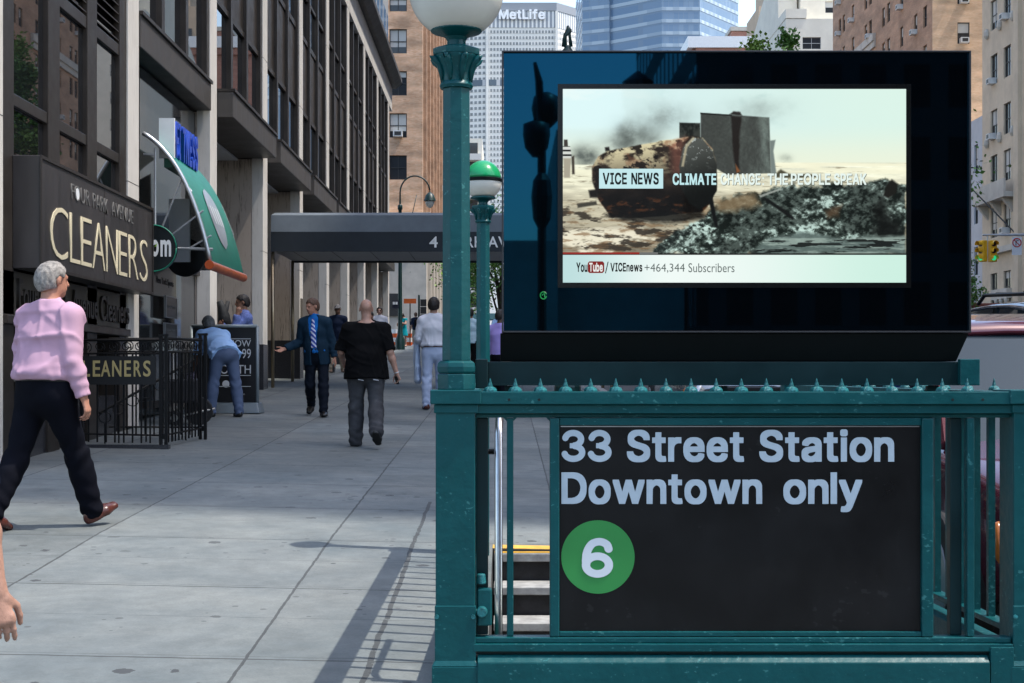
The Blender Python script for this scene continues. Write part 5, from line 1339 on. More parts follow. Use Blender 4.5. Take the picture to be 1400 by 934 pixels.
class Body: pass
def person(label, x, y, head, H=1.76, res=.012, group=None, z=None, **o):
    """head: direction faced, degrees clockwise from the street direction"""
    s = H / 1.78
    gz = G(x, y) if z is None else z
    t = thing('person', label, 'person', (x, y, gz), group)
    ca, sa = math.cos(R(head)), math.sin(R(head))
    P = dict(l_thigh=0, r_thigh=0, l_knee=4, r_knee=4, l_foot=0, r_foot=0, l_arm=0, r_arm=0, l_abd=8, r_abd=8, l_elbow=12, r_elbow=12,
             l_in=0, r_in=0, lean=2, side=0, yaw=0, nod=0, turn=0, wide=1.0, belly=0.0, shw=1.0, curl=28, l_palm=0, r_palm=0, legabd=2.0)
    P.update(o.get('pose', {}))
    B = Body(); wd = P['wide']; bl = P['belly']
    # skeleton (x right, y forward, z up); pelvis first
    hip = V3(0, 0, .93)
    L_ = R(P['lean']); Sd = R(P['side'])
    up = nrm(V3(math.sin(Sd), math.sin(L_) * math.cos(Sd), math.cos(L_) * math.cos(Sd)))
    rt0 = V3(1, 0, 0); tw = R(P['turn'])
    fw = nrm(np.cross(up, rt0)); rt = rt0 * math.cos(tw) - fw * math.sin(tw); rt = nrm(rt - up * (rt @ up)); fw = np.cross(up, rt)
    waist = hip + up * .14; chest = hip + up * .38; neck = hip + up * .585
    B.sh = {}; B.el = {}; B.wr = {}; B.hd = {}
    hw = .178 * P['shw']
    rotax = lambda v, ax, a: v * math.cos(a) + np.cross(ax, v) * math.sin(a) + ax * (ax @ v) * (1 - math.cos(a))
    armf = {}; handf = {}; armaxis = {}
    for sd, sg in (('l', -1), ('r', 1)):
        shd = hip + up * .500 + rt * sg * hw
        dn = V3(0, 0, -1) if P['lean'] > 30 else -up
        d1 = rotax(dn, fw if P['lean'] <= 30 else V3(0, 1, 0), -sg * R(P[sd + '_abd']))
        d1 = nrm(rotax(d1, rt, R(P[sd + '_arm'])))
        hinge = nrm(rotax(rt, d1, sg * R(P[sd + '_in'])))
        d2 = nrm(rotax(d1, hinge, R(P[sd + '_elbow'])))
        el = shd + d1 * .295; wr = el + d2 * .255
        B.sh[sd], B.el[sd], B.wr[sd] = shd, el, wr
        B.d2 = d2
        pn = nrm(np.cross(hinge, d2)) * 1.0           # forward side of the forearm
        inn = -hinge * sg                              # toward the body
        pl_ = nrm(inn * math.cos(R(P[sd + '_palm'])) - pn * math.sin(R(P[sd + '_palm'])))   # palm normal
        ths = nrm(np.cross(d2, pl_)); ths = ths if (ths @ pn) > (-.2) else -ths
        if abs(ths @ pn) < .25: ths = nrm(np.cross(pl_, d2)) * (1 if sg > 0 else -1)
        armf[sd] = [ec(shd, el, (.052 * wd, .054 * wd), (.043, .045), hinge), ec(el, el + d2 * .08, (.043, .043), (.045, .041), hinge), ec(el + d2 * .08, wr, (.045, .041), (.031, .025), ths)]
        armaxis[sd] = (d1, d2)
        # hand
        kn = wr + d2 * .092
        fs = [ec(wr - d2 * .015, kn, (.029, .02), (.041, .0145), ths)]
        c0 = R(P['curl']); fing = []
        for q, (off, ln, rr) in enumerate(((.031, .072, .0088), (.0105, .08, .009), (-.0105, .075, .0087), (-.031, .058, .0078))):
            a = kn + ths * off - d2 * .012; ang = c0 * (.55 + .12 * q); prev = a
            dd = nrm(d2 + ths * off * .9)
            for jn, fr in enumerate((.46, .30, .24)):
                v = nrm(dd * math.cos(ang) + pl_ * math.sin(ang)); nx = prev + v * (ln + .02) * fr
                fing.append(rc(prev, nx, rr * (1 - .08 * jn), rr * (1 - .08 * (jn + 1)))); prev = nx; ang += c0 * (.75 + .1 * q)
            if q == 2: B.ring = a + nrm(dd * math.cos(c0 * .7) + pl_ * math.sin(c0 * .7)) * .022
        tb = wr + d2 * .026 + ths * .026; t1 = tb + nrm(d2 * .62 + ths * .55 + pl_ * .4) * .042; t2 = t1 + nrm(d2 * .9 + ths * .14 + pl_ * .4) * .034; t3 = t2 + nrm(d2 * .95 - ths * .05 + pl_ * .45) * .026
        fing += [rc(tb, t1, .0155, .0115), rc(t1, t2, .0112, .0098), rc(t2, t3, .0098, .0082)]
        handf[sd] = uni([uni(fs, .01)] + [uni(fing[i:i + 3], .004) for i in range(0, 15, 3)], .009)
        B.hd[sd] = kn + pl_ * .03; B.palm = pl_
        setattr(B, sd + 'f', (d2, pl_, ths))
    legf = {}; B.kn = {}; B.an = {}; B.toe = {}; B.ft = {}
    for sd, sg in (('l', -1), ('r', 1)):
        hj = hip + V3(sg * .092 * min(1.15, wd), 0, -.02)
        a = R(P[sd + '_thigh']); ab = R(P['legabd']) * sg
        d1 = nrm(V3(math.sin(ab), math.sin(a) * math.cos(ab), -math.cos(a) * math.cos(ab))); kn = hj + d1 * .425
        a2 = a - R(P[sd + '_knee']); d2 = nrm(V3(math.sin(ab) * .5, math.sin(a2), -math.cos(a2))); an = kn + d2 * .40
        B.kn[sd], B.an[sd] = kn, an
        fa = R(P[sd + '_foot']); td = V3(sg * .14, math.cos(fa), math.sin(fa)); td = nrm(td); fu = nrm(np.cross(V3(1, 0, 0), td))
        if fu[2] < 0: fu = -fu
        B.ft[sd] = (td, fu)
        legf[sd] = [rc(hj, kn, .083 * wd, .057), rc(kn, kn + d2 * .14, .057, .058), rc(kn + d2 * .14, an, .058, .039)]
    tor = [ec(hip - up * .03, waist, (.155 * wd, .112 + .1 * bl * .3), (.142 * wd + .02 * bl, .105 + .09 * bl), rt),
           ec(waist, chest, (.142 * wd + .02 * bl, .105 + .09 * bl), (.158 * wd, .112), rt),
           ec(chest, neck - up * .07, (.158 * wd, .112), (.12, .075), rt),
           ell(waist + fw * .045, (.125 * wd + .03 * bl, .085 + .12 * bl, .15)),
           rc(B.sh['l'] - up * .012, B.sh['r'] - up * .012, .056, .056),
           rc(neck - up * .015, B.sh['l'] - up * .002, .050, .052), rc(neck - up * .015, B.sh['r'] - up * .002, .050, .052)]
    # head
    yw, nd = R(P['yaw']), R(P['nod'])
    hu = nrm(up * .35 + V3(0, 0, 1)) if P['lean'] > 25 else nrm(up + V3(0, 0, .6))
    hr_ = nrm(rt * math.cos(yw) - fw * math.sin(yw)); hr_ = nrm(hr_ - hu * (hr_ @ hu)); hf = np.cross(hu, hr_)
    hf, hu = nrm(hf * math.cos(nd) - hu * math.sin(nd)), nrm(hu * math.cos(nd) + hf * math.sin(nd))
    hc = neck + up * .05 + hu * .115 + hf * .022
    X = np.stack([hr_, hf, hu], 1)
    hp = lambda a, b, c: hc + hr_ * a + hf * b + hu * c
    skull = ell(hp(0, -.008, .028), (.074, .095, .090), X)
    headf = uni([skull, ell(hp(0, .032, -.045), (.056, .06, .075), X), rc(hp(0, .072, -.088), hp(0, .068, -.092), .021, .021),
                 rc(hp(0, .088, .012), hp(0, .108, -.026), .010, .0155), rc(hp(-.028, .084, .022), hp(.028, .084, .022), .012, .012), rc(hp(-.02, .084, -.055), hp(.02, .084, -.055), .009, .009)], .018)
    ears = [ell(hp(sg * .078, -.004, -.008), (.011, .02, .032), X) for sg in (-1, 1)]
    neckf = ec(neck - up * .05, hp(0, -.015, -.05), (.062 * (.9 + .1 * wd), .06), (.056, .058), rt)
    # scale, ground
    low = min(B.an[q][2] - .082 - max(0, 0) for q in 'lr')
    soles = []
    for q in 'lr':
        td, fu = B.ft[q]; an = B.an[q]
        soles += [(an - fu * .078 - td * .06)[2], (an - fu * .078 + td * .17)[2]]
    dz = -min(soles)
    def xf(v):
        v = (v + V3(0, 0, dz)) * s
        return np.stack([v[:, 0] * ca + v[:, 1] * sa, -v[:, 0] * sa + v[:, 1] * ca, v[:, 2]], 1)
    pt = lambda p: Vector(xf(p[None])[0])
    B.pt = pt; B.t = t; B.xf = xf; B.gz = gz
    allp = np.array([hip, waist, chest, neck, hc + hu * .13, hc + hf * .13] + [d[q] for d in (B.sh, B.el, B.wr, B.hd, B.kn, B.an) for q in 'lr'] + [B.an[q] + B.ft[q][0] * .2 for q in 'lr'])
    lo = allp.min(0) - .19; hi = allp.max(0) + .19
    res_ = res / s
    torso = uni(tor, .05)
    arms = {q: uni(armf[q], .02) for q in 'lr'}; legs = {q: uni(legf[q], .03) for q in 'lr'}
    feet = {}
    for q in 'lr':
        td, fu = B.ft[q]; an = B.an[q]
        feet[q] = uni([rc(an - fu * .03 - td * .03, an - fu * .045 + td * .13, .034, .026), rc(an, an - fu * .03, .036, .036)], .03)
    whole = uni([torso, neckf, uni([headf] + ears, .008)] + [uni([arms[q], handf[q]], .012) for q in 'lr'] + [uni([legs[q], feet[q]], .03) for q in 'lr'], .022)
    sk = o.get('skin', skin)
    surf('body', whole, lo, hi, res_, sk, t, xf)
    # shoes
    if o.get('shoe', True):
        for q in 'lr':
            td, fu = B.ft[q]; an = B.an[q]; sr = nrm(np.cross(td, fu))
            f = uni([ec(an - fu * .045 - td * .035, an - fu * .052 + td * .08, (.037, .042), (.045, .036), sr), ec(an - fu * .052 + td * .08, an - fu * .056 + td * .165, (.045, .036), (.034, .022), sr), rc(an - fu * .05, an - fu * .0, .042, .043)], .03)
            f = cut(infl(f, .006), (an - fu * .078, -fu), (an + fu * .03, fu))
            c = an + td * .06
            surf('shoe', f, c - .22, c + .22, min(res_, .01), o['shoem'], t, xf)
    # hair
    hs = o.get('hair')
    if hs:
        m, th, kind = hs
        f = infl(uni([skull, ell(hp(0, -.03, -.01), (.074, .085, .09), X)], .03), th)
        f = sub(f, ell(hp(0, .135, -.04), (.12, .142, .12), X))
        for sg in (-1, 1): f = sub(f, ell(hp(sg * .085, .012, -.02), (.03, .034, .05), X))
        f = cut(f, (hp(0, -.02, -.062 if kind != 'long' else -.2), -hu * .8 - hf * .0 + hf * .25))
        if kind == 'curly': f = wrinkle(f, .004, 3, 60, (1, 1, .7))
        elif kind == 'long': f = wrinkle(uni([infl(sub(skull, ell(hp(0, .13, -.06), (.1, .12, .11), X)), th), rc(hp(0, -.06, 0), hp(0, -.07, -.2), .075, .06)], .04), .004, 3, 60, (1, 1, .2))
        else: f = wrinkle(f, .004, 3, 60, (1, 1, .3))
        surf('hair', f, hc - .26, hc + .26, min(res_, .009), m, t, xf)
    if o.get('cap'):
        f = uni([cut(infl(skull, .014), (hp(0, 0, .03), -hu)), ec(hp(0, .06, .036), hp(0, .165, .026), (.07, .01), (.05, .008), hr_)], .01)
        surf('cap', f, hc - .26, hc + .3, min(res_, .009), o['cap'], t, xf)
    if o.get('face', False):
        for sg in (-1, 1):
            mb = MB(); mb.lathe([(.0, -.008), (.007, -.004), (.008, 0), (.007, .004), (.0, .008)], (0, 0, 0), 8)
            e = mb.build('eye', eye_d, None); e.parent = t; e.location = pt(hp(sg * .031, .0865, .004))
        f = rc(hp(-.019, .094, -.056), hp(.019, .094, -.056), .0055, .0055); surf('mouth', f, hp(0, .09, -.056) - .05, hp(0, .09, -.056) + .05, .004, lip_m, t, xf)
    if o.get('shades'):
        f = uni([ell(hp(sg * .033, .09, .006), (.026, .012, .018), X) for sg in (-1, 1)] + [rc(hp(sg * .06, .07, .01), hp(sg * .078, 0, .006), .005, .004) for sg in (-1, 1)] + [rc(hp(-.03, .094, .01), hp(.03, .094, .01), .005, .005)], .004)
        surf('sunglasses', f, hc - .16, hc + .16, .005, eye_d, t, xf)
    # garments
    for gm in o.get('wear', []):
        kind, mat = gm[0], gm[1]; q = gm[2] if len(gm) > 2 else {}
        amp = q.get('amp', .006); sd_ = q.get('seed', 1); ease = q.get('ease', .012)
        if kind in ('shirt', 'tee', 'jacket'):
            slv = q.get('sleeve', 1.0)    # 1 to wrist, .5 to elbow
            tcomp = [infl(torso, ease + .002)]; comp = []
            for a in 'lr':
                d1, d2 = armaxis[a]
                af = infl(arms[a], ease + (.004 if kind != 'shirt' else .002))
                if slv >= .99: af = cut(af, (B.wr[a] - d2 * .005, d2))
                else: af = cut(infl(arms[a], ease + .010), (B.sh[a] + d1 * .295 * slv * 2, d1))
                comp.append(af)
            hem = q.get('hem', -.05)
            if hem < -.02:
                tcomp.append(ec(waist + up * .02, hip + up * hem, (.158 * wd + .02 * bl + ease, .125 + .09 * bl + ease), (.168 * wd + .02 * bl + ease + q.get('flare', .008), .135 + .075 * bl + ease), rt))
            col = q.get('collar', .035)
            comp.append(cut(infl(neckf, .008), (neck + up * col + hf * .0, nrm(up * .9 - fw * .35))))
            tf = uni(tcomp, .03)
            if hem >= .05:      # cloth bloused over the belt, gathers fanning up from it
                def bl_(P, tf=tf):
                    h_ = (P - hip) @ up - hem; c_ = P - hip; th = np.arctan2(c_ @ fw, c_ @ rt)
                    return tf(P) - .014 * np.exp(-((h_ - .03) / .035) ** 2) + .0045 * np.sin(th * 13 + 3 * np.sin(th * 3) + h_ * 9) * np.exp(-np.maximum(h_, 0) / .13)
                tf_ = bl_
            else: tf_ = tf
            tf_ = cut(tf_, (hip + up * hem, -up))
            comp2 = []
            for a, af in zip('lr', comp):
                def rk(P, af=af, e_=B.el[a], d1=armaxis[a][0], d2=armaxis[a][1]):
                    q_ = P - e_; r_ = np.linalg.norm(q_, axis=1)
                    return af(P) + .0045 * np.sin(q_ @ (d1 - d2 * .4) * 95 + 2.5 * np.sin(q_[:, 0] * 30)) * np.exp(-(r_ / .11) ** 2) + .003 * np.sin(q_ @ d2 * 60 + 2 * np.sin(q_[:, 2] * 22)) * np.exp(-((q_ @ d2 - .2) / .08) ** 2)
                comp2.append(rk if slv > .9 else af)
            f = uni([tf_] + comp2 + comp[2:], .018)
            f = cut(f, (neck + up * (col + .012), nrm(up * .92 - fw * .3)))
            if kind == 'jacket':
                # open front: a wedge removed down to the button
                f = sub(f, ec(hip + up * hem + fw * .16, hip + up * .12 + fw * .16, (.075, .09), (.045, .05), rt)); f = sub(f, ec(hip + up * .14 + fw * .15, neck + fw * .12, (.03, .07), (.095, .085), rt))
            f = wrinkle(f, amp, sd_, q.get('fr', 13), q.get('st', (1, 1, .8)))
            surf(q.get('name', kind), f, lo, hi, res_, mat, t, xf)
        elif kind in ('trousers', 'shorts'):
            comp = [cut(infl(uni([tor[0], tor[1], tor[3]], .04), ease + .004), (hip + up * q.get('top', .12), up))]
            for a in 'lr':
                kn, an = B.kn[a], B.an[a]; d2 = nrm(an - kn); d1 = nrm(kn - hip)
                e = ease + .004
                lf = uni([infl(legs[a], e), rc(kn + d2 * .02, an + d2 * .02, .066 + q.get('leg', 0), .052 + q.get('leg', 0) * 1.2)], .03)
                def bunch(P, lf=lf, an=an, kn=kn, d2=d2, sd_=sd_):
                    t_ = -((P - an) @ d2); tk = (P - kn) @ d2
                    return lf(P) + .0075 * np.sin(t_ * 62 + 2.2 * np.sin(P[:, 0] * 26 + sd_) + P[:, 1] * 18) * np.exp(-np.abs(t_) / .12) + .005 * np.sin(tk * 48 + 2 * np.sin(P[:, 0] * 30 + sd_) + P[:, 1] * 25) * np.exp(-(tk / .12) ** 2)
                lf = bunch
                lf = cut(lf, (an + d2 * q.get('cuff', .06), d2) if kind == 'trousers' else (kn + d2 * q.get('cuff', .05), d2))
                comp.append(lf)
            f = uni(comp, .035)
            f = cut(f, (hip + up * q.get('top', .12), up))
            f = wrinkle(f, amp, sd_ + 9, q.get('fr', 12), (1, 1, .9))
            surf(q.get('name', kind), f, lo, hi, res_, mat, t, xf)
        elif kind == 'belt':
            f = infl(uni([tor[0], tor[1], tor[3]], .04), .021); z = q.get('z', .105)
            f = cut(f, (hip + up * (z + .02), up), (hip + up * (z - .02), -up)); surf('belt', f, lo, hi, min(res_, .011), mat, t, xf)
        elif kind == 'dress':
            f = uni([infl(torso, .01), ec(hip + up * .12, hip - V3(0, 0, .38), (.145, .115), (.25, .21), rt0)] + [cut(infl(arms[a], .014), (B.sh[a] + armaxis[a][0] * .12, armaxis[a][0])) for a in 'lr'], .03)
            f = cut(f, (neck - up * .02 + fw * .0, nrm(up * .9 - fw * .3)), (hip - V3(0, 0, .36), V3(0, 0, -1))); f = wrinkle(f, .008, 4, 16, (1, 1, .15)); surf('dress', f, lo, hi, res_, mat, t, xf)
    B.hip, B.waist, B.chest, B.neck, B.up, B.fw, B.rt, B.hp, B.hu, B.hf, B.hr = hip, waist, chest, neck, up, fw, rt, hp, hu, hf, hr_
    B.lo, B.hi, B.res = lo, hi, res_
    return B
def attach(B, name, f, c, r, h, mat):
    return surf(name, f, c - r, c + r, h, mat, B.t, B.xf)

pink = M('pink_shirt_cloth', (.46, .285, .37), .75, var=.05, vs=6)
dknavy = M('navy_wool', (.004, .0045, .008), .8, var=.2, vs=8)
brown_l = M('brown_leather', (.075, .022, .016), .25, var=.2)
black_l = M('black_leather', (.010, .010, .010), .3)
grey_h = M('grey_curly_hair', (.23, .21, .19), .8, var=.5, vs=40)
black_t = M('black_cotton', (.0045, .0045, .005), .9, var=.15)
grey_j = M('grey_denim', (.05, .051, .056), .85, var=.35, vs=6)
suit_m = M('navy_suit', (.010, .026, .045), .75, var=.12)
suit_t = M('dark_suit_trousers', (.008, .011, .018), .75, var=.12)
blue_s = M('bright_blue_shirt', (.012, .13, .42), .7, var=.06)
brown_h = M('brown_hair', (.085, .045, .028), .7, var=.3, vs=40)
dark_h = M('dark_hair', (.014, .010, .008), .6, var=.3, vs=40)
white_s = M('white_shirt_cloth', (.58, .58, .63), .75, var=.05)
ltblue = M('light_blue_trousers', (.36, .42, .56), .8, var=.1)
sky_s = M('sky_blue_shirt', (.32, .50, .80), .75, var=.08)
slate = M('slate_trousers', (.085, .115, .19), .8, var=.12)
check_s = M('blue_check_shirt', (.17, .22, .48), .75, var=.25, vs=30)
navy_t = M('navy_tee', (.010, .016, .035), .85, var=.1)
khaki = M('khaki_trousers', (.34, .29, .22), .85, var=.15)
lilac = M('lilac_shirt', (.36, .28, .62), .75, var=.1)
teal_d = M('teal_dress_cloth', (.006, .25, .30), .7, var=.1)
camo = M('patterned_cap', (.02, .025, .035), .8, col2=(.16, .15, .15), thr=(.45, .55), vs=30)

for q_ in (pink, dknavy, black_t, grey_j, suit_m, suit_t, blue_s, white_s, ltblue, sky_s, slate, check_s, navy_t, khaki, lilac, teal_d):
    q_.node_tree.nodes['Principled BSDF'].inputs['Specular IOR Level'].default_value = .08
# 1 man in pink, striding away to the right
B = person('heavy grey haired man in a pink shirt and dark trousers striding past the cleaners', -3.17, 10.1, 32, 1.85, .0095, skin=skin_r, shoem=brown_l,
    hair=(grey_h, .009, 'curly'), pose=dict(r_thigh=22, r_knee=4, r_foot=24, l_thigh=-18, l_knee=10, l_foot=-20, r_arm=-4, r_elbow=20, r_abd=11, l_arm=8, l_elbow=20, l_abd=12, lean=3, yaw=14, wide=1.29, belly=.6, shw=1.06, curl=30, turn=-4, r_palm=20),
    wear=[('shirt', pink, dict(hem=.075, amp=.011, seed=5, ease=.020, fr=14, st=(1, 1, .7))), ('trousers', dknavy, dict(amp=.005, leg=.012, ease=.012, top=.10, fr=10, cuff=.05)), ('belt', black_l, dict(z=.085))])
f = ec(B.hip + B.rt * .215 + B.up * .10 + B.fw * .02, B.hip + B.rt * .225 + B.up * .02 + B.fw * .02, (.035, .02), (.033, .02), B.fw)
attach(B, 'phone_pouch', f, B.hip + B.rt * .215 + B.up * .06, .12, .008, black_l)
f = rc(B.ring - .0005, B.ring + .0005, .0112, .0112); attach(B, 'ring', cut(f, (B.ring + B.rf[0] * .003, B.rf[0]), (B.ring - B.rf[0] * .003, -B.rf[0])), B.ring, .02, .002, M('gold_ring', (.7, .5, .2), .25, 1.0))
# 2 bald man in black
B = person('bald stocky man in an oversize black tee and grey jeans walking away', -1.60, 16.9, -4, 1.70, .011, skin=skin, shoem=black_l,
    pose=dict(l_thigh=6, l_knee=5, r_thigh=-14, r_knee=30, r_foot=-38, r_arm=-6, r_abd=17, r_elbow=14, l_arm=12, l_elbow=62, l_abd=20, lean=3, yaw=-6, wide=1.3, belly=.5, shw=1.14, r_palm=40, curl=45, l_in=-30),
    wear=[('tee', black_t, dict(sleeve=.47, hem=-.10, amp=.010, seed=8, ease=.022, flare=.03, fr=13, collar=.0)), ('trousers', grey_j, dict(amp=.007, leg=.026, seed=4, ease=.02, fr=10, cuff=.07))])
attach(B, 'phone', ec(B.hd['r'] - B.rf[0] * .04, B.hd['r'] + B.rf[0] * .05, (.03, .008), (.03, .008), B.rf[2]), B.hd['r'], .1, .006, black_l)
attach(B, 'bracelet', cut(infl(rc(B.wr['r'], B.wr['r'] + .001, .036, .036), 0), (B.wr['r'] + B.rf[0] * .006, B.rf[0]), (B.wr['r'] - B.rf[0] * .006, -B.rf[0])), B.wr['r'], .06, .005, silver)
for sg in (-1, 1): attach(B, 'pocket_stitching', ec(B.hip + B.rt * (sg * .09) - B.fw * .168 - B.up * .115, B.hip + B.rt * (sg * .09 + .06) - B.fw * .158 - B.up * .125, (.006, .012), (.006, .012), B.up), B.hip + B.rt * (sg * .1) - B.fw * .16 - B.up * .12, .1, .006, white_s)
# 3 man in suit walking toward the camera
B = person('man in a navy suit and striped tie walking forward with one hand out', -2.80, 21.8, 178, 1.76, .0105, skin=skin_r, shoem=black_l, face=True,
    hair=(brown_h, .010, 'short'), pose=dict(l_thigh=10, l_knee=2, r_thigh=-6, r_knee=38, r_foot=-30, r_arm=0, r_elbow=64, r_abd=13, r_in=45, l_arm=-6, l_elbow=18, l_abd=10, lean=6, side=3, yaw=34, nod=6, curl=20, r_palm=-60, turn=8),
    wear=[('shirt', blue_s, dict(hem=.05, amp=.003, ease=.009, sleeve=.08)), ('jacket', suit_m, dict(hem=-.13, amp=.004, seed=3, ease=.022, collar=.01, flare=.02)), ('trousers', suit_t, dict(amp=.006, seed=2, leg=.004)), ('belt', black_l, dict(z=.1))])
m = bpy.data.materials.new('striped_tie'); m.use_nodes = True
n = m.node_tree.nodes; wv = n.new('ShaderNodeTexWave'); wv.inputs['Scale'].default_value = 9; wv.bands_direction = 'DIAGONAL'
cr = n.new('ShaderNodeValToRGB'); cr.color_ramp.interpolation = 'CONSTANT'; cr.color_ramp.elements[0].color = (.02, .04, .3, 1); cr.color_ramp.elements[1].position = .55; cr.color_ramp.elements[1].color = (.6, .62, .75, 1)
tc = n.new('ShaderNodeTexCoord'); m.node_tree.links.new(tc.outputs['Object'], wv.inputs['Vector']); m.node_tree.links.new(wv.outputs['Fac'], cr.inputs[0]); m.node_tree.links.new(cr.outputs[0], n['Principled BSDF'].inputs['Base Color'])
a = B.neck + B.fw * .093 - B.up * .02; b = B.waist + B.fw * .158 - B.up * .0; mid = B.chest + B.fw * .137
attach(B, 'tie', uni([ec(a, mid, (.019, .009), (.036, .009), B.rt), ec(mid, b, (.036, .009), (.045, .008), B.rt)], .01), (a + b) / 2, .32, .007, m)
c = B.hd['l'] - V3(0, 0, .12)
attach(B, 'document_case', ec(B.hd['l'] + V3(0, -.06, -.03), B.hd['l'] + V3(0, -.06, -.12), (.13, .025), (.13, .02), V3(0, 1, 0)), c, .25, .012, black_l)
# 4 man with cap
B = person('man in a navy tee, patterned cap and khaki trousers behind the suited man', (462 - 690) / F * 38.5, 38.5, 185, 1.78, .014, skin=skin_d, shoem=M('brown_shoe', (.16, .11, .08), .6), face=True, cap=camo,
    pose=dict(l_thigh=-8, r_thigh=12, l_arm=-8, r_arm=8, l_knee=10, r_elbow=20), wear=[('tee', navy_t, dict(sleeve=.48, hem=-.1, amp=.008, ease=.018, collar=0)), ('trousers', khaki, dict(amp=.01, leg=.02))])
# 5 pair beyond the bald man
person('man in a white shirt and dark sunglasses walking forward by the far pillars', (519 - 690) / F * 45, 45, 180, 1.78, .015, skin=skin, shoem=black_l, face=True, shades=True, hair=(dark_h, .012, 'short'),
    pose=dict(l_thigh=10, r_thigh=-10, r_knee=14), wear=[('tee', white_s, dict(sleeve=.5, hem=-.08, amp=.008, ease=.016)), ('trousers', slate, {})])
person('woman in a black top mostly hidden behind the bald man', (507.5 - 690) / F * 43.5, 43.5, 178, 1.62, .015, skin=skin, shoem=black_l, face=True, hair=(dark_h, .012, 'long'),
    pose=dict(l_thigh=-8, r_thigh=8, r_elbow=70, wide=.9, shw=.9), wear=[('tee', black_t, dict(sleeve=.4, hem=-.06, amp=.006)), ('trousers', slate, {})])
# 6 man in white shirt, jacket over his arm
B = person('dark haired man in a white shirt carrying a folded pale blue jacket', (593 - 690) / F * 24, 24, -3, 1.83, .011, skin=skin, shoem=brown_l, hair=(dark_h, .016, 'curly'),
    pose=dict(l_thigh=-6, r_thigh=10, l_knee=8, l_arm=2, l_elbow=78, l_abd=16, l_in=-30, r_arm=-4, lean=2, wide=1.02, yaw=10),
    wear=[('shirt', white_s, dict(hem=.08, amp=.008, seed=6, ease=.022, fr=10)), ('trousers', ltblue, dict(amp=.005, leg=.006, top=.10, seed=2)), ('belt', brown_l, dict(z=.09))])
mx_ = (B.el['l'] + B.wr['l']) / 2 + (B.wr['l'] - B.el['l']) * .1
attach(B, 'folded_jacket', wrinkle(uni([ec(mx_ + V3(-.04, 0, -.03), mx_ + V3(-.03, -.02, -.62), (.055, .10), (.06, .13), V3(1, 0, 0)), rc(mx_ + V3(-.02, -.06, .03), mx_ + V3(-.02, .08, .03), .05, .05)], .05), .010, 2, 14, (1, 1, .2)), mx_ - V3(0, 0, .3), .55, .012, M('pale_blue_jacket', (.42, .50, .64), .8, var=.1))
attach(B, 'notebook', ec(mx_ + V3(.06, .02, .12), mx_ + V3(.06, .02, -.16), (.022, .1), (.022, .1), V3(1, 0, 0)), mx_, .3, .012, M('maroon_notebook', (.08, .015, .02), .5))
# 7 man in lilac shirt
person('man in a lilac shirt seen between the rear lamp post and the video screen', (683 - 690) / F * 26, 26, 24, 1.66, .012, skin=skin_d, shoem=black_l, hair=(dark_h, .010, 'short'),
    pose=dict(l_thigh=8, r_thigh=-8, l_elbow=30, yaw=30), wear=[('shirt', lilac, dict(hem=.0, amp=.008, seed=11, ease=.02)), ('trousers', dknavy, {})])
person('distant walker in a pale blue shirt and black trousers between the two lamp posts', (643 - 690) / F * 37, 37, 10, 1.74, .016, skin=skin_t, shoem=black_l, hair=(dark_h, .010, 'short'),
    pose=dict(l_thigh=10, r_thigh=-10), wear=[('shirt', M('pale_cyan_shirt', (.42, .58, .66), .8), dict(hem=-.04, amp=.008, sleeve=.5)), ('trousers', black_t, {})])
person('distant man in a sky blue shirt bending forward behind the lilac shirt', (672 - 690) / F * 44, 44, 60, 1.8, .016, skin=skin_t, shoem=black_l, hair=(dark_h, .010, 'short'),
    pose=dict(lean=24, l_arm=20, r_arm=20), wear=[('shirt', sky_s, dict(hem=-.04, amp=.008)), ('trousers', slate, {})])
# 8 woman in teal dress with a brown bag
B = person('woman in a teal dress looking down at a brown bag at the far corner', (552 - 690) / F * 73, 73, 200, 1.70, .018, skin=skin, shoem=skin, hair=(dark_h, .016, 'long'),
    pose=dict(nod=45, lean=8, l_arm=40, l_elbow=80, r_arm=42, r_elbow=85, l_in=-40, r_in=-40, wide=.92, shw=.9), wear=[('dress', teal_d)])
attach(B, 'bag', ell(B.waist + B.fw * .28 + B.up * .12 + B.rt * .06, (.2, .1, .15)), B.waist + B.fw * .28 + B.up * .12, .3, .02, M('tan_leather', (.2, .09, .04), .5))
B = person('man with a black backpack and grey shorts at the far corner', (568.5 - 690) / F * 74, 74, -20, 1.72, .018, skin=skin, shoem=white_p, hair=(brown_h, .012, 'short'),
    pose=dict(l_thigh=16, l_knee=20, r_thigh=-8, r_knee=10), wear=[('tee', navy_t, dict(sleeve=.5, amp=.008, ease=.02)), ('shorts', M('grey_shorts', (.26, .26, .23), .8), dict(cuff=.0, leg=.03))])
attach(B, 'backpack', ec(B.chest - B.fw * .2 + B.up * .06, B.waist - B.fw * .2, (.14, .08), (.15, .1), B.rt), B.chest - B.fw * .2 - B.up * .05, .4, .02, black_t)
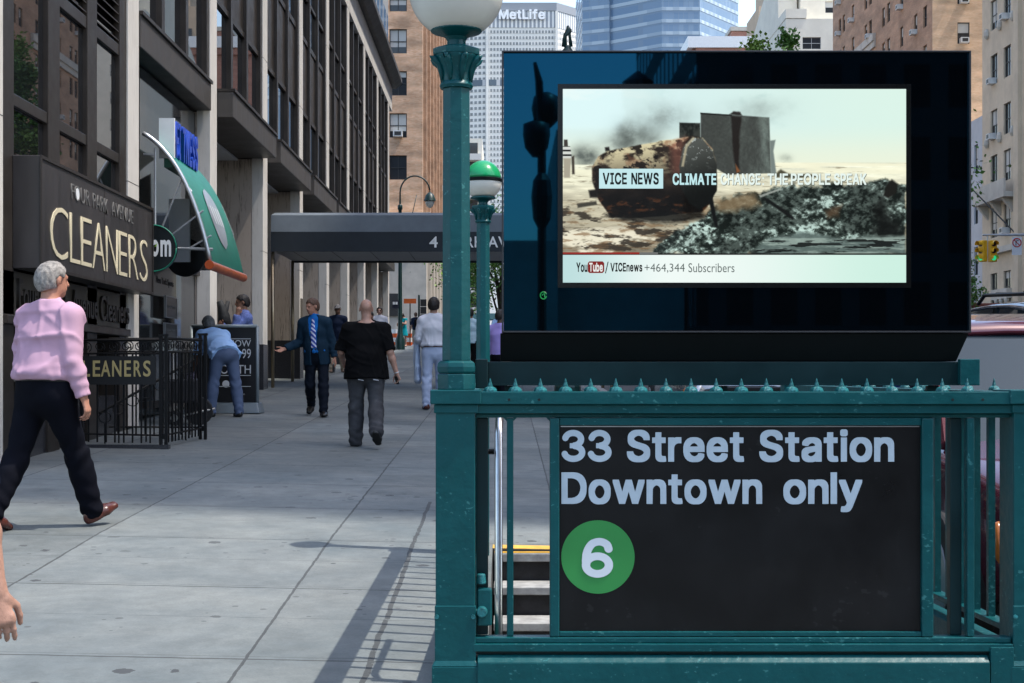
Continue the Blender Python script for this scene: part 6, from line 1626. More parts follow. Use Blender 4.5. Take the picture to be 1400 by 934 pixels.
# 12 bending man
B = person('grey haired man in a sky blue shirt bending over beside the iron railing', (307 - 690) / F * 21.3, 21.3, -34, 1.80, .0115, skin=skin_d, shoem=black_l, hair=(M('dark_grey_hair', (.12, .12, .12), .8, var=.4, vs=40), .012, 'short'),
    pose=dict(lean=58, l_thigh=6, r_thigh=-6, l_knee=3, r_knee=3, l_arm=12, r_arm=18, l_elbow=20, r_elbow=24, l_abd=6, r_abd=4, nod=10, belly=.3, wide=1.1, legabd=7),
    wear=[('tee', sky_s, dict(sleeve=.5, hem=-.08, amp=.011, seed=9, ease=.02, fr=14, st=(1, 1, 1), flare=.02)), ('trousers', slate, dict(amp=.007, leg=.012, fr=8))])
attach(B, 'paper_bundle', ec(B.wr['l'] + V3(0, .03, -.05), B.wr['l'] + V3(0, .03, -.3), (.07, .03), (.08, .03), V3(1, 0, 0)), B.wr['l'] + V3(0, .03, -.17), .3, .012, M('patterned_cloth', (.3, .25, .32), .8, var=.5, vs=30))
# 13 man on the phone
B = person('dark haired man in a blue check shirt holding a phone to his ear', (334 - 690) / F * 23.4, 23.4, -112, 1.80, .0115, skin=skin_t, shoem=black_l, face=True, hair=(dark_h, .010, 'short'),
    pose=dict(l_arm=44, l_elbow=147, l_abd=8, l_in=-4, r_arm=30, r_elbow=100, r_in=-40, nod=6, lean=0, curl=40), wear=[('shirt', check_s, dict(hem=-.06, amp=.011, seed=12, ease=.018)), ('trousers', dknavy, {})])
attach(B, 'watch', cut(rc(B.wr['l'] - B.lf[0] * .02, B.wr['l'] - B.lf[0] * .019, .042, .042), (B.wr['l'] - B.lf[0] * .005, B.lf[0]), (B.wr['l'] - B.lf[0] * .035, -B.lf[0])), B.wr['l'], .08, .007, white_p)
# 14 passer-by whose arm enters at the left edge
B = person('bare arm and hand of a passer-by entering at the left edge of the photograph', -1.685, 4.15, 4, 1.68, .0046, skin=skin, shoem=black_l, hair=(brown_h, .012, 'short'),
    pose=dict(r_arm=-9, r_abd=12, r_elbow=8, l_arm=14, l_thigh=-16, r_thigh=16, l_knee=14, r_palm=-62, curl=30, r_in=0, wide=.95, shw=.95), wear=[('tee', navy_t, dict(sleeve=.4, hem=-.08, amp=.006)), ('trousers', slate, dict(amp=.006))])

# ------------------------------------------------------------------ the avenue: buildings
pane_m = M('far_pane', (.03, .035, .04), .08, ior=1.5)
blind_m = M('window_blind', (.55, .54, .5), .7)
fr_dk = M('dark_window_frame', (.03, .03, .03), .5)
fr_lt = M('light_window_frame', (.5, .5, .48), .5)
stone = M('limestone', (.50, .46, .40), .8, var=.14, vs=.9)
beige = M('beige_masonry', (.60, .49, .36), .85, var=.12, vs=.7)
cream_b = M('cream_masonry', (.70, .66, .56), .85, var=.08, vs=.5)
ac_m = M('air_conditioner_case', (.62, .62, .60), .5, var=.1)
brick_o = brick_mat('orange_brick', (.64, .34, .185), (.74, .46, .29), (.55, .44, .33), var=.38)
brick_br = brick_mat('brown_brick', (.40, .215, .125), (.48, .285, .175), (.35, .27, .2))
brick_sun = brick_mat('sun_tinted_brick', (.62, .39, .23), (.68, .47, .30), (.5, .4, .3))  # brown brick again, sunlight on the end wall put into its colour
brick_r = brick_mat('red_brick', (.36, .13, .085), (.42, .17, .11), (.4, .3, .25))
WM = {}
def window_mesh(w, h, frame, blind):
    k = (w, h, frame.name, blind)
    if k in WM: return WM[k]
    mb = MB().use(pane_m).box(0, w, .0, .03, 0, h)
    t = .06
    mb.use(frame).box(0, t, -.04, -.001, 0, h).box(w - t, w, -.04, -.001, 0, h).box(t, w - t, -.04, -.001, 0, t).box(t, w - t, -.04, -.001, h - t, h).box(t, w - t, -.04, -.001, h * .48, h * .48 + t)
    if w > 1.0: mb.box(w / 2 - .025, w / 2 + .025, -.035, -.001, t, h - t)
    if blind: mb.use(blind_m).box(t, w - t, -.003, -.0015, h * (1 - .24 * blind), h - t)
    mb.use(stone).box(-.08, w + .08, -.16, .04, -.12, -.002)
    WM[k] = mb.mesh('window'); return WM[k]
def win_wall(par, mb, O, u, n, Wd, H, cols, floors, w, h, frame, rnd, ac=0.0, vis=None):
    """one wall with real openings; every window a part of the building"""
    holes = [(c - w / 2, c + w / 2, z, z + h) for z in floors for c in cols]
    facade(mb, O, u, n, Wd, H, holes, .2)
    rz = math.atan2(u[1], u[0]); U = Vector(u); N = Vector(n); O = Vector(O)
    for a, b, c, d in holes:
        o = new_obj('window', window_mesh(w, h, frame, rnd.choice((0, 1, 2, 2, 3))), par, O + U * a + Vector((0, 0, c)) - N * .17)
        o.rotation_euler = (0, 0, rz)
        if rnd.random() < ac:
            p = O + U * ((a + b) / 2) + Vector((0, 0, c + .02)) + N * .02
            if 'ac' not in WM:
                m_ = MB().use(ac_m).box(-.33, .33, -.45, .1, 0, .42); m_.use(fr_dk).box(-.24, .24, -.455, -.4505, .07, .35); WM['ac'] = m_.mesh('air_conditioner')
            q = new_obj('air_conditioner', WM['ac'], par, p); q.rotation_euler = (0, 0, rz)
def shell(mb, x0, x1, y0, y1, z0, z1, skip=''):
    if 'f' not in skip: mb.quad((x0, y0, z0), (x1, y0, z0), (x1, y0, z1), (x0, y0, z1))
    if 'b' not in skip: mb.quad((x1, y1, z0), (x0, y1, z0), (x0, y1, z1), (x1, y1, z1))
    if 'l' not in skip: mb.quad((x0, y1, z0), (x0, y0, z0), (x0, y0, z1), (x0, y1, z1))
    if 'r' not in skip: mb.quad((x1, y0, z0), (x1, y1, z0), (x1, y1, z1), (x1, y0, z1))
    mb.quad((x0, y0, z1), (x1, y0, z1), (x1, y1, z1), (x0, y1, z1))
rnd = random.Random(3)
EX = 35.0
# brown brick apartment block with sunlight painted into its end wall colour
b = thing('brick_apartment_building', 'tall brown brick apartment building with many window air conditioners behind the beige one', 'building', (40, 137, 3.2))
mb = MB().use(brick_br); shell(mb, EX, 60, 119.7, 156, 3, 47, 'lf')
win_wall(b, mb, (EX, 156, 3), (0, -1, 0), (-1, 0, 0), 36.3, 44, [3.2, 5.0, 9.0, 14.2, 16.0, 20.8, 22.6, 27.0, 31.4, 34.2], [5 + 3.25 * k for k in range(12)], 1.05, 1.75, fr_dk, rnd, .22)
mb.use(brick_sun)
win_wall(b, mb, (EX, 119.7, 3), (1, 0, 0), (0, -1, 0), 25, 44, [2.55, 12.0, 19.0], [6.4 + 3.25 * k for k in range(12)], 1.0, 1.75, fr_dk, rnd, .7)
mb.build('wall', None, b)
MB().box(EX - .3, 35 - .001, 138, 156.2, 33.4, 34.1).box(EX - .18, 35 - .001, 138, 156.2, 32.8, 33.39).build('string_course', stone, b)
MB().box(EX - .5, 60.4, 119.4, 156.4, 47.001, 47.8).build('cornice', stone, b)
# beige apartment house with balcony
b = thing('beige_apartment_building', 'beige stone apartment building with a carved balcony and doorway at the right edge', 'building', (40, 100, 3.4))
mb = MB().use(beige); shell(mb, EX, 58, 90, 107.2, 3, 50, 'l')
cols = [2.55, 5.3, 10.6, 13.6]
fl = [18.6 + 3.95 * k for k in range(8)]
win_wall(b, mb, (EX, 107.2, 3), (0, -1, 0), (-1, 0, 0), 17.2, 47, cols, [3.9, 8.6, 12.35] + [z - 3 for z in fl], 1.45, 2.15, fr_dk, rnd, .3)
mb.build('wall', None, b)
m_ = MB()
for c in (7.75, 15.8): m_.box(EX - .28, EX - .001, 107.2 - c - .45, 107.2 - c + .45, 3, 49)
m_.build('buttress', beige, b)
MB().box(EX - .9, EX - .001, 100, 106.6, 14.0, 14.35).build('balcony_floor', stone, b)
MB().box(EX - .9, EX - .75, 100, 106.6, 14.351, 15.25).build('balcony_parapet', stone, b)
for y in (100.6, 103.1, 105.8): MB().prism([(EX - .01, y, 14.0), (EX - .8, y, 14.0), (EX - .01, y, 13.0)], (0, .35, 0)).build('balcony_corbel', stone, b)
MB().box(EX - .4, EX - .001, 99.6, 107, 10.35, 10.75).build('ledge', stone, b)
MB().box(EX - .35, EX - .001, 101.0, 104.3, 7.1, 7.8).build('door_hood', stone, b)
for y in (101.3, 102.3, 103.3): MB().lathe([(.14, 0), (.14, 2.6), (.2, 2.75), (.2, 2.9)], (EX - .25, y, 4.2), 10).build('door_column', stone, b)
MB().box(EX - .02, EX + .0, 101.2, 104, 3.3, 6.8).build('doorway', fr_dk, b)
p0, p1 = at(1347, 262, 105), at(1394, 312, 99)
MB().tube([(EX - 2.2, 104.6, 15.7), (EX - .1, 99.4, 11.2)], .05, 6).build('flagpole', fr_dk, b)
for z in fl[::2]:
    for c in (1.3, 4.0, 6.7): MB().lathe([(.12, 0), (.22, .2), (.2, .5), (.1, .7)], (EX - .1, 107.2 - c, z - .4), 8).build('carved_boss', stone, b)
b = thing('grey_town_house', 'narrow pale grey house squeezed between the beige building and the brown brick one', 'building', (40, 113, 3.4))
mb = MB().use(M('grey_render', (.5, .5, .52), .8, var=.1, vs=.6)); shell(mb, EX + .02, 58, 107.25, 119.6, 3, 20.8, 'l')
win_wall(b, mb, (EX + .02, 119.6, 3), (0, -1, 0), (-1, 0, 0), 12.35, 17.8, [2, 5, 8, 10.9], [2.4, 6.2, 10.0, 13.8], .9, 2.1, fr_dk, rnd)
mb.build('wall', None, b)
# cream modern block
b = thing('cream_apartment_building', 'stepped cream apartment building with grey triple windows left of the brown brick one', 'building', (42, 190, 3.4))
mb = MB().use(cream_b)
shell(mb, EX, 60, 182, 214, 3, 46.2, 'f')
win_wall(b, mb, (EX, 182, 3), (1, 0, 0), (0, -1, 0), 25, 43.2, [3.2, 7.6, 12.5], [2 + 3.4 * k for k in range(12)], 2.3, 1.5, fr_lt, rnd)
mb.build('wall', None, b)
mb = MB().use(cream_b); shell(mb, EX + 2.6, 60, 186, 211, 46.3, 62, 'f')
win_wall(b, mb, (EX + 2.6, 186, 46.3), (1, 0, 0), (0, -1, 0), 22.4, 15.7, [4.4, 9], [1.6, 5.2, 9.0], 2.5, 1.5, fr_lt, rnd); mb.build('upper_wall', None, b)
MB().box(EX - .05, EX + 2.55, 181.9, 205, 46.25, 47.4).build('parapet', cream_b, b)
mb = MB(); mb.prism([(EX - .04, 187, 46.2), (EX - .04, 187, 55.5), (EX - .04, 199, 52), (EX - .04, 214, 46.21)], (2.4, 0, 0)); mb.build('side_wall', cream_b, b)
# far background
b = thing('cornice_building', 'low red brick building with a white cornice showing just above the video screen', 'building', (33, 232, 3.4))
MB().box(29.5, 40, 230, 240, 3, 53.2).build('wall', brick_r, b); MB().box(28.7, 40.2, 229.2, 240.2, 53.25, 55.0).build('cornice', white_p, b)
MB().box(30, 39.6, 229.5, 240, 52.2, 53.24).build('frieze', brick_r, b)
b = thing('red_brick_tower', 'small red brick building top in front of the pale sky', 'building', (49, 300, 3.4))
MB().box(46.5, 52, 300, 312, 3, 72.5).build('wall', brick_r, b); MB().box(46.3, 52.2, 299.8, 312, 72.55, 73.4).build('parapet', stone, b); MB().box(50.3, 51.8, 299.8, 299.99, 66.5, 71).build('window', pane_m, b)
b = thing('tan_tower', 'tan stepped tower behind the cream apartment building', 'building', (47, 262, 3.4))
mb = MB().box(45.5, 54, 262, 275, 3, 68).build('wall', M('tan_masonry', (.5, .38, .27), .85, var=.1, vs=.4), b); MB().box(47, 53, 264, 274, 68.05, 82).build('upper_wall', M('tan_masonry_light', (.52, .40, .29), .85, var=.1, vs=.4), b)
for k in range(3): MB().box(46.2 + 2.4 * k, 47.3 + 2.4 * k, 261.9, 261.99, 61, 64).build('window', pane_m, b)
# orange brick building beyond the cross street
b = thing('orange_brick_building', 'sunny orange brick building on a limestone base at the far end of the pavement', 'building', (-20, 105, 3.36))
zb0, zt0 = 3.2, 60
mb = MB().use(stone); shell(mb, -45, -5.6, 104.7, 150, zb0, 13.4); mb.build('base', None, b)
mb = MB().use(brick_o); shell(mb, -45, -5.9, 105, 150, 13.4, zt0, 'fr')
win_wall(b, mb, (-45, 105, 13.4), (1, 0, 0), (0, -1, 0), 39.1, zt0 - 13.4, [37.35 - 3.9 * k for k in range(7)][::-1], [2.4 + 3.02 * k for k in range(12)], 1.25, 1.75, fr_dk, rnd, .1)
rib = brick_mat('painted_shade_brick', (.40, .24, .15), (.46, .29, .19), (.4, .33, .26))  # orange brick darkened in colour to paint the side wall's shade
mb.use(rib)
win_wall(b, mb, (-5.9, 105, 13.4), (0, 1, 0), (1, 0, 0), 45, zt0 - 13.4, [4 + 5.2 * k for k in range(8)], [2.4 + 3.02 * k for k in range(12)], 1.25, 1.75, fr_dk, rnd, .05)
mb.build('wall', None, b)
for k in range(8):
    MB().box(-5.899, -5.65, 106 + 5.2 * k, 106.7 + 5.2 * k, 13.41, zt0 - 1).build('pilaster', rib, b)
    MB().box(-5.599, -5.35, 106 + 5.2 * k, 106.7 + 5.2 * k, zb0, 13.0).build('base_pilaster', stone, b)
MB().box(-45.2, -5.3, 104.4, 150.2, 13.1, 13.39).build('string_course', stone, b)
for k in range(3): MB().box(-11.5 - 5 * k, -8.6 - 5 * k, 104.6, 104.69, 3.4, 7.5).build('shop_window', glass_d, b)
MB().box(-8.3, -7.5, 104.55, 104.69, 6.0, 7.6).build('shop_sign', fr_dk, b)
b = thing('balcony_building', 'distant pale apartment building with rows of balconies seen between the lamp posts', 'building', (-9, 260, 3.4))
MB().box(-16, -4.0, 260, 280, 3, 44).build('wall', cream_b, b)
for k in range(11):
    MB().box(-15.4, -4.2, 258.6, 259.99, 6 + 3.4 * k, 7.1 + 3.4 * k).build('balcony', M('balcony_white', (.6, .58, .54), .7), b)
    MB().box(-14.8, -4.8, 259.9, 259.99, 7.2 + 3.4 * k, 9.2 + 3.4 * k).build('window_row', pane_m, b)
# tall office slab with white lettering
b = thing('white_office_tower', 'huge pale office slab with white rooftop lettering closing the far end of the avenue', 'skyscraper', (5, 930, 3.4))
yM_ = 930
def mpoly(e=0.0): return [(-64 - e, yM_ + 30), (-46 - e * .6, yM_ - e * .6 + 8), (-11, yM_ - e), (33, yM_ - e), (53 + e * .6, yM_ + 22 - e * .4), (53, yM_ + 60), (-64, yM_ + 60)]
def slab(pts, z0, z1): return MB().prism([(x, y, z0) for x, y in pts], (0, 0, z1 - z0))
ml = M('tower_precast', (.76, .73, .67), .8, var=.04, vs=.03)
slab(mpoly(), 3, 239).build('body', ml, b)
mrow = grid_mat('tower_windows', (.68, .66, .62), (.20, .21, .21), 2.05, .62, None, .5, .25, win2=(.34, .35, .35))  # pale windows put distance haze into the colour
for k in range(46):
    z = 60 + 3.72 * k
    if z > 222: continue
    slab(mpoly(.15), z, z + 1.75).build('window_row', mrow, b)
slab(mpoly(.25), 186.6, 190.5).build('plant_floor', grid_mat('plant_louvres', (.5, .5, .5), (.10, .13, .16), 8.2, .72, None, .5, .3), b)
slab(mpoly(.3), 223.5, 234).build('crown_louvres', grid_mat('crown_fins', (.72, .72, .7), (.26, .28, .31), 2.6, .55, None, .5, .3), b)
slab(mpoly(.8), 234.1, 239.3).build('roof_edge', M('roof_edge_grey', (.26, .28, .31), .6), b)
for x in (-11, 33): MB().box(x - .8, x + .8, yM_ - .9, yM_ - .4, 3, 234).build('corner_rib', ml, b)
p = at(682, 26.5, yM_ - 1.6)
glyph_text('lettering', 'MetLife', (p.x, yM_ - 1.6, p.z), (1, 0, 0), (0, 0, 1), 63 / F * yM_, 13 / F * yM_, M('roof_letters', (.85, .85, .85), .5), b, .8, 90)
# blue glass tower
b = thing('blue_glass_tower', 'tall blue glass office tower with pale floor bands above the video screen', 'skyscraper', (46, 480, 3.4))
bt = grid_mat('blue_curtain_wall', (.17, .24, .33), (.14, .22, .33), 1.6, .85, 3.9, .55, .1, .25, win2=(.20, .28, .38))  # reflected sky and distance haze put into the pale blue
pl_ = [(25.8, 486), (34.5, 482), (35.0, 483), (50.5, 470), (62.7, 470), (78.5, 492), (78.5, 530), (25.8, 530)]
slab(pl_, 3, 165).build('curtain_wall', bt, b)
def grow(pts, e):
    cx = sum(p[0] for p in pts) / len(pts); cy = sum(p[1] for p in pts) / len(pts)
    return [(x + (x - cx) * e, y + (y - cy) * e) for x, y in pts]
sbm = grid_mat('pale_floor_band', (.30, .38, .46), (.38, .46, .53), 4.2, .5, None, .5, .3, .4, win2=(.48, .55, .6))
for k in range(20): slab(grow(pl_, .004), 92 + 3.9 * k, 93.1 + 3.9 * k).build('floor_band', sbm, b)
# tower on the east side whose shadow covers the pavement (just outside the picture)
b = thing('brick_office_tower', 'tall red brick office tower standing across the avenue beyond the right edge', 'skyscraper', (55, 60, 2))
tb_ = grid_mat('brick_tower_cladding', (.22, .10, .07), (.05, .055, .06), 1.8, .55, 3.7, .6, .1)
MB().box(38, 75, 4.8, 90, .5, 91).build('tower', tb_, b)
MB().box(43, 72, 12, 86, 91.05, 95).build('plant_room', brick_r, b)
# buildings behind the camera (seen in the black glass)
b = thing('south_office_building', 'dark office building behind the viewer mirrored in the black screen glass', 'building', (30, -70, -3))
MB().box(9.5, 48, -95, -62, -6, 48).build('wall', grid_mat('south_cladding', (.030, .028, .026), (.012, .012, .014), 2.2, .6, 3.6, .6, .1), b)
MB().box(9.5, 30, -94, -64, 48.05, 52).build('plant_room', brick_r, b)
b = thing('south_low_building', 'low stepped building behind the viewer mirrored in the screen glass', 'building', (-2, -68, -3))
MB().box(-30, 2.7, -90, -64, -6, 8.6).build('wall', stone, b); MB().box(2.71, 9.4, -88, -66, -6, 14.6).build('upper_wall', stone, b); MB().box(6.9, 9.0, -80, -70, 14.65, 16.6).build('roof_house', brick_r, b)
MB().lathe([(.9, 0), (.9, 1.5), (.1, 2.1)], (7.7, -74, 17.2), 14).build('water_tank', wood_d, b)
for dx in (-.6, .6): MB().box(7.7 + dx - .1, 7.7 + dx + .1, -74.1, -73.9, 16.55, 17.2).build('tank_leg', iron, b)

# ------------------------------------------------------------------ street lamps
def bishop(name, label, x, y, z, h, reach, ang, group='street lamps along the avenue'):
    t = thing(name, label, 'street lamp', (x, y, z), group)
    MB().lathe([(.22, 0), (.22, .5), (.13, .75), (.10, 1.1), (.085, h * .55), (.075, h - 1.3), (.11, h - 1.25), (.11, h - 1.1), (.075, h - 1.05)], (x, y, z), 12).build('post', lampgreen, t, auto=40)
    dx, dy = math.cos(ang), math.sin(ang)
    pts = [Vector((x, y, z + h - 1.05))]
    for q in range(13):
        a = math.pi * q / 12 * .95
        pts.append(Vector((x + dx * reach / 2 * (1 - math.cos(a)), y + dy * reach / 2 * (1 - math.cos(a)), z + h - .5 + (reach * .55) * math.sin(a))))
    MB().tube(pts, .035, 8).build('crook', lampgreen, t, smooth=True)
    e = pts[-1]
    MB().tube([e, e + Vector((0, 0, -.12))], .03, 6).build('hanger', lampgreen, t)
    MB().lathe([(.03, .0), (.1, -.05), (.2, -.16), (.26, -.34), (.28, -.40), (.2, -.41)], (e.x, e.y, e.z - .1), 16).build('hood', lampgreen, t, auto=40)
    MB().lathe([(.2, -.415), (.2, -.52), (.13, -.66), (.04, -.72)], (e.x, e.y, e.z - .1), 16).build('lamp_glass', globe_m, t, smooth=True)
    MB().tube([(x, y, z + h - 1.0), (x, y, z + h - .55)], [.05, .02], 8).build('finial', lampgreen, t)
    MB().tube([(x, y, z + h * .72), (x + dx * .5, y + dy * .5, z + h * .78), (x + dx * .75, y + dy * .75, z + h * .92)], .02, 6).build('scroll_brace', lampgreen, t, smooth=True)
    return t
p = at(547, 231, 66)
bishop('street_lamp', 'green crook headed street lamp above the far end of the grey canopy', p.x, 66, g(66) - .01, p.z - g(66) - .55, 1.35, 0.0)
MB().box(p.x - .75, p.x - .1, 65.9, 65.95, g(66) + 2.5, g(66) + 3.9)
t = thing('street_notice', 'small dark sign with white blocks hanging beside the far lamp post', 'sign', at(540, 416, 65.8))
a0, a1 = at(536.5, 422, 65.8), at(545.5, 411, 65.8)
MB().box(a0.x, a1.x, 65.75, 65.79, a0.z, a1.z).build('plate', M('notice_navy', (.012, .014, .03), .5), t); MB().box(a0.x + .02, a0.x + .12, 65.74, 65.749, a0.z + .18, a0.z + .30).build('block', white_p, t); MB().box(a0.x + .14, a0.x + .24, 65.74, 65.749, a0.z + .18, a0.z + .30).build('block', white_p, t)
# lamp whose hood shows over the screen, twin lamp behind the viewer
p = at(776, 40, 22)
t = thing('street_lamp', 'ornate dark lamp top with a figure like finial poking up above the video screen', 'street lamp', (p.x, 22, G(p.x, 22)), 'street lamps along the avenue')
MB().lathe([(.2, 0), (.2, .5), (.1, .8), (.07, 4.4), (.06, p.z - .75 - G(p.x, 22))], (p.x, 22, G(p.x, 22)), 12).build('post', lampgreen, t)
MB().lathe([(.13, -.74), (.145, -.6), (.13, -.44), (.08, -.32), (.05, -.28), (.05, -.25)], (p.x, 22, p.z), 14).build('hood', lampgreen, t, smooth=True)
mb = MB(); mb.tube([(p.x - .05, 22, p.z - .26), (p.x - .04, 22, p.z - .1), (p.x + .02, 22, p.z - .02), (p.x, 22, p.z + .05)], [.045, .03, .05, .02], 7); mb.tube([(p.x + .05, 22, p.z - .26), (p.x + .03, 22, p.z - .08), (p.x + .05, 22, p.z)], [.03, .02, .015], 6); mb.build('finial', lampgreen, t, smooth=True)
t = thing('twin_street_lamp', 'dark twin headed street lamp behind the viewer mirrored in the screen', 'street lamp', (.42, -6, g(-6)), 'street lamps along the avenue')
MB().lathe([(.14, 0), (.14, .6), (.06, .8), (.05, 3.55), (.10, 3.65), (.12, 3.9), (.10, 4.08), (.05, 4.16), (.05, 4.5)], (.42, -6, g(-6)), 12).build('post', lampgreen, t)
MB().lathe([(.05, 4.35), (.13, 4.45), (.155, 4.6), (.15, 4.72), (.05, 4.76)], (.36, -6, g(-6)), 14).build('lamp_head', lampgreen, t, smooth=True)
MB().lathe([(.06, 4.70), (.14, 4.78), (.165, 4.92), (.14, 5.05), (.04, 5.1)], (.47, -6.1, g(-6)), 14).build('lamp_head', lampgreen, t, smooth=True)
MB().tube([(.42, -6, g(-6) + 4.5), (.39, -6, g(-6) + 5.2), (.34, -6, g(-6) + 5.42)], [.05, .045, .02], 8).build('finial', lampgreen, t)
# traffic signal
YT_ = 71
t = thing('traffic_signal', 'yellow traffic light pair hanging from a grey mast arm in front of the beige building', 'traffic light', at(1480, 470, YT_))
arm0, arm1 = at(1343, 321.5, YT_), at(1482, 320, YT_)
MB().tube([arm0, arm1], [.05, .09], 10).build('mast_arm', silver, t); MB().tube([(arm1.x, YT_, 2.9), (arm1.x, YT_, arm1.z + .4)], [.13, .1], 10).build('mast', silver, t)
vb = M('visor_black', (.015, .015, .015), .5)
for q, (cx, ang) in enumerate(((1343.5, R(62)), (1357, R(-8)))):
    c = at(cx, 343.5, YT_)
    ca_, sa_ = math.cos(ang), math.sin(ang)
    rot = lambda x, y, z: (c.x + x * ca_ + y * sa_, YT_ - x * sa_ + y * ca_, c.z + z)
    hd = MB(); hd.hexa([rot(-.18, -.13, -.52), rot(.18, -.13, -.52), rot(.18, .13, -.52), rot(-.18, .13, -.52)], [rot(-.18, -.13, .52), rot(.18, -.13, .52), rot(.18, .13, .52), rot(-.18, .13, .52)])
    hdo = hd.build('signal_head', yellow, t, bevel=.03)
    for k, z in enumerate((.34, 0, -.34)):
        em_ = (k == 2)
        lens = M('green_lens', (.0, .05, .02), .3, emit=(.02, .6, .25), es=.35) if em_ else M('dark_lens', (.03, .01, .01), .3)
        MB().tube([rot(0, -.131, z), rot(0, -.15, z)], .12, 16).build('lens', lens, hdo)
        v = MB()
        for w in range(10):
            a0, a1 = R(-20 + 22 * w), R(-20 + 22 * (w + 1))
            A_ = lambda a, yy, r: rot(r * math.cos(a), yy, z + r * math.sin(a))
            v.hexa([A_(a0, -.131, .135), A_(a1, -.131, .135), A_(a1, -.38, .135), A_(a0, -.38, .135)], [A_(a0, -.131, .15), A_(a1, -.131, .15), A_(a1, -.38, .15), A_(a0, -.38, .15)])
        v.build('visor', yellow if q == 0 else yellow, hdo)
c = at(1350, 330, YT_); MB().tube([(c.x, YT_, arm0.z), (c.x, YT_, c.z - .7)], .035, 8).build('hanger', silver, t)
q = at(1390, 346, YT_)
t2 = thing('turn_sign', 'white no turn sign with a red ring hung below the signal mast arm', 'road sign', (q.x, YT_, q.z), None)
MB().box(q.x - .24, q.x + .24, YT_ - .03, YT_ - .01, q.z - .1, q.z + .78).build('plate', white_p, t2)
rd = M('sign_red', (.5, .03, .03), .5)
MB().tube([(q.x + .2 * math.cos(R(15 * i)), YT_ - .035, q.z + .5 + .2 * math.sin(R(15 * i))) for i in range(25)], .028, 6).build('red_ring', rd, t2); MB().tube([(q.x - .14, YT_ - .036, q.z + .64), (q.x + .14, YT_ - .036, q.z + .36)], .022, 6).build('red_bar', rd, t2)
MB().tube([(q.x - .05, YT_ - .033, q.z + .36), (q.x - .05, YT_ - .033, q.z + .58), (q.x + .08, YT_ - .033, q.z + .6)], .02, 5).build('arrow', iron, t2)
# canopy on the beige building, far signal, roadworks
t = thing('entrance_canopy', 'terracotta red entrance canopy in front of the beige stone building', 'canopy', (33.5, 97, 3.3))
a0 = at(1325, 428, 96); MB().box(a0.x - 2, at(1381, 0, 96).x, 96, 98.5, a0.z, at(0, 414.5, 96).z).build('canopy_roof', M('terracotta_canvas', (.24, .075, .05), .8, var=.1), t, bevel=.08)
MB().box(at(1380, 0, 96).x + .05, at(1384, 0, 96).x, 95.98, 98.5, a0.z, a0.z + .55).build('end_band', white_p, t)
for x in (a0.x, a0.x + 2.2): MB().tube([(x, 96.2, 3.2), (x, 96.2, a0.z)], .05, 8).build('pole', brass, t)
t = thing('pedestrian_signal', 'black signal head on a pole at the far corner left of the white shirted walker', 'traffic light', (at(575, 0, 74).x, 74, g(74)))
c = at(575.5, 425, 74)
MB().tube([(c.x - .1, 74, g(74)), (c.x - .1, 74, c.z + .8)], .05, 8).build('pole', lampgreen, t)
for z in (-.36, .02, .4): MB().box(c.x - .02, c.x + .28, 73.8, 74.1, c.z + z - .17, c.z + z + .17).build('signal_box', vb, t)
t = thing('orange_work_sign', 'orange road works board on a pole at the far corner', 'sign', at(560, 412, 75))
a0, a1 = at(552, 415, 75), at(569, 408.5, 75)
MB().box(a0.x, a1.x, 75, 75.05, a0.z, a1.z).build('board', orange, t); MB().tube([((a0.x + a1.x) / 2, 75.06, g(75)), ((a0.x + a1.x) / 2, 75.06, a1.z)], .03, 6).build('pole', iron, t)
og = M('barrel_orange', (.6, .10, .02), .5)
for i, (px_, lb_) in enumerate(((541.5, 'orange and white traffic barrel left of the woman in the teal dress'), (560, 'orange and white traffic barrel right of the teal dressed woman'), (573, 'orange and white traffic barrel beside the backpack man'))):
    x = at(px_, 0, 75.5).x
    t = thing('traffic_barrel', lb_, 'barrel', (x, 75.5, g(75.5)), 'traffic barrels at the far corner')
    for k in range(4): MB().lathe([(.27 - .012 * k, .22 * k + .04), (.265 - .012 * k, .22 * k + .255)], (x, 75.5, g(75.5)), 16).build('stripe', og if k % 2 == 0 else white_p, t)
    MB().lathe([(.36, 0), (.36, .04)], (x, 75.5, g(75.5)), 16).build('base', iron, t)
t = thing('green_awning', 'distant teal shop awning behind the lilac shirted man', 'awning', (-2, 92, 5))
a0, a1 = at(640, 437, 92), at(690, 427, 92); MB().prism([(a0.x, 92, a0.z), (a0.x, 93.5, a1.z), (a0.x, 93.6, a0.z)], (a1.x - a0.x, 0, 0)).build('canvas', M('teal_canvas', (.01, .09, .09), .7), t)
for x in (a0.x + .1, a1.x - .1): MB().tube([(x, 92.1, 3.3), (x, 92.1, a0.z)], .04, 6).build('pole', iron, t)

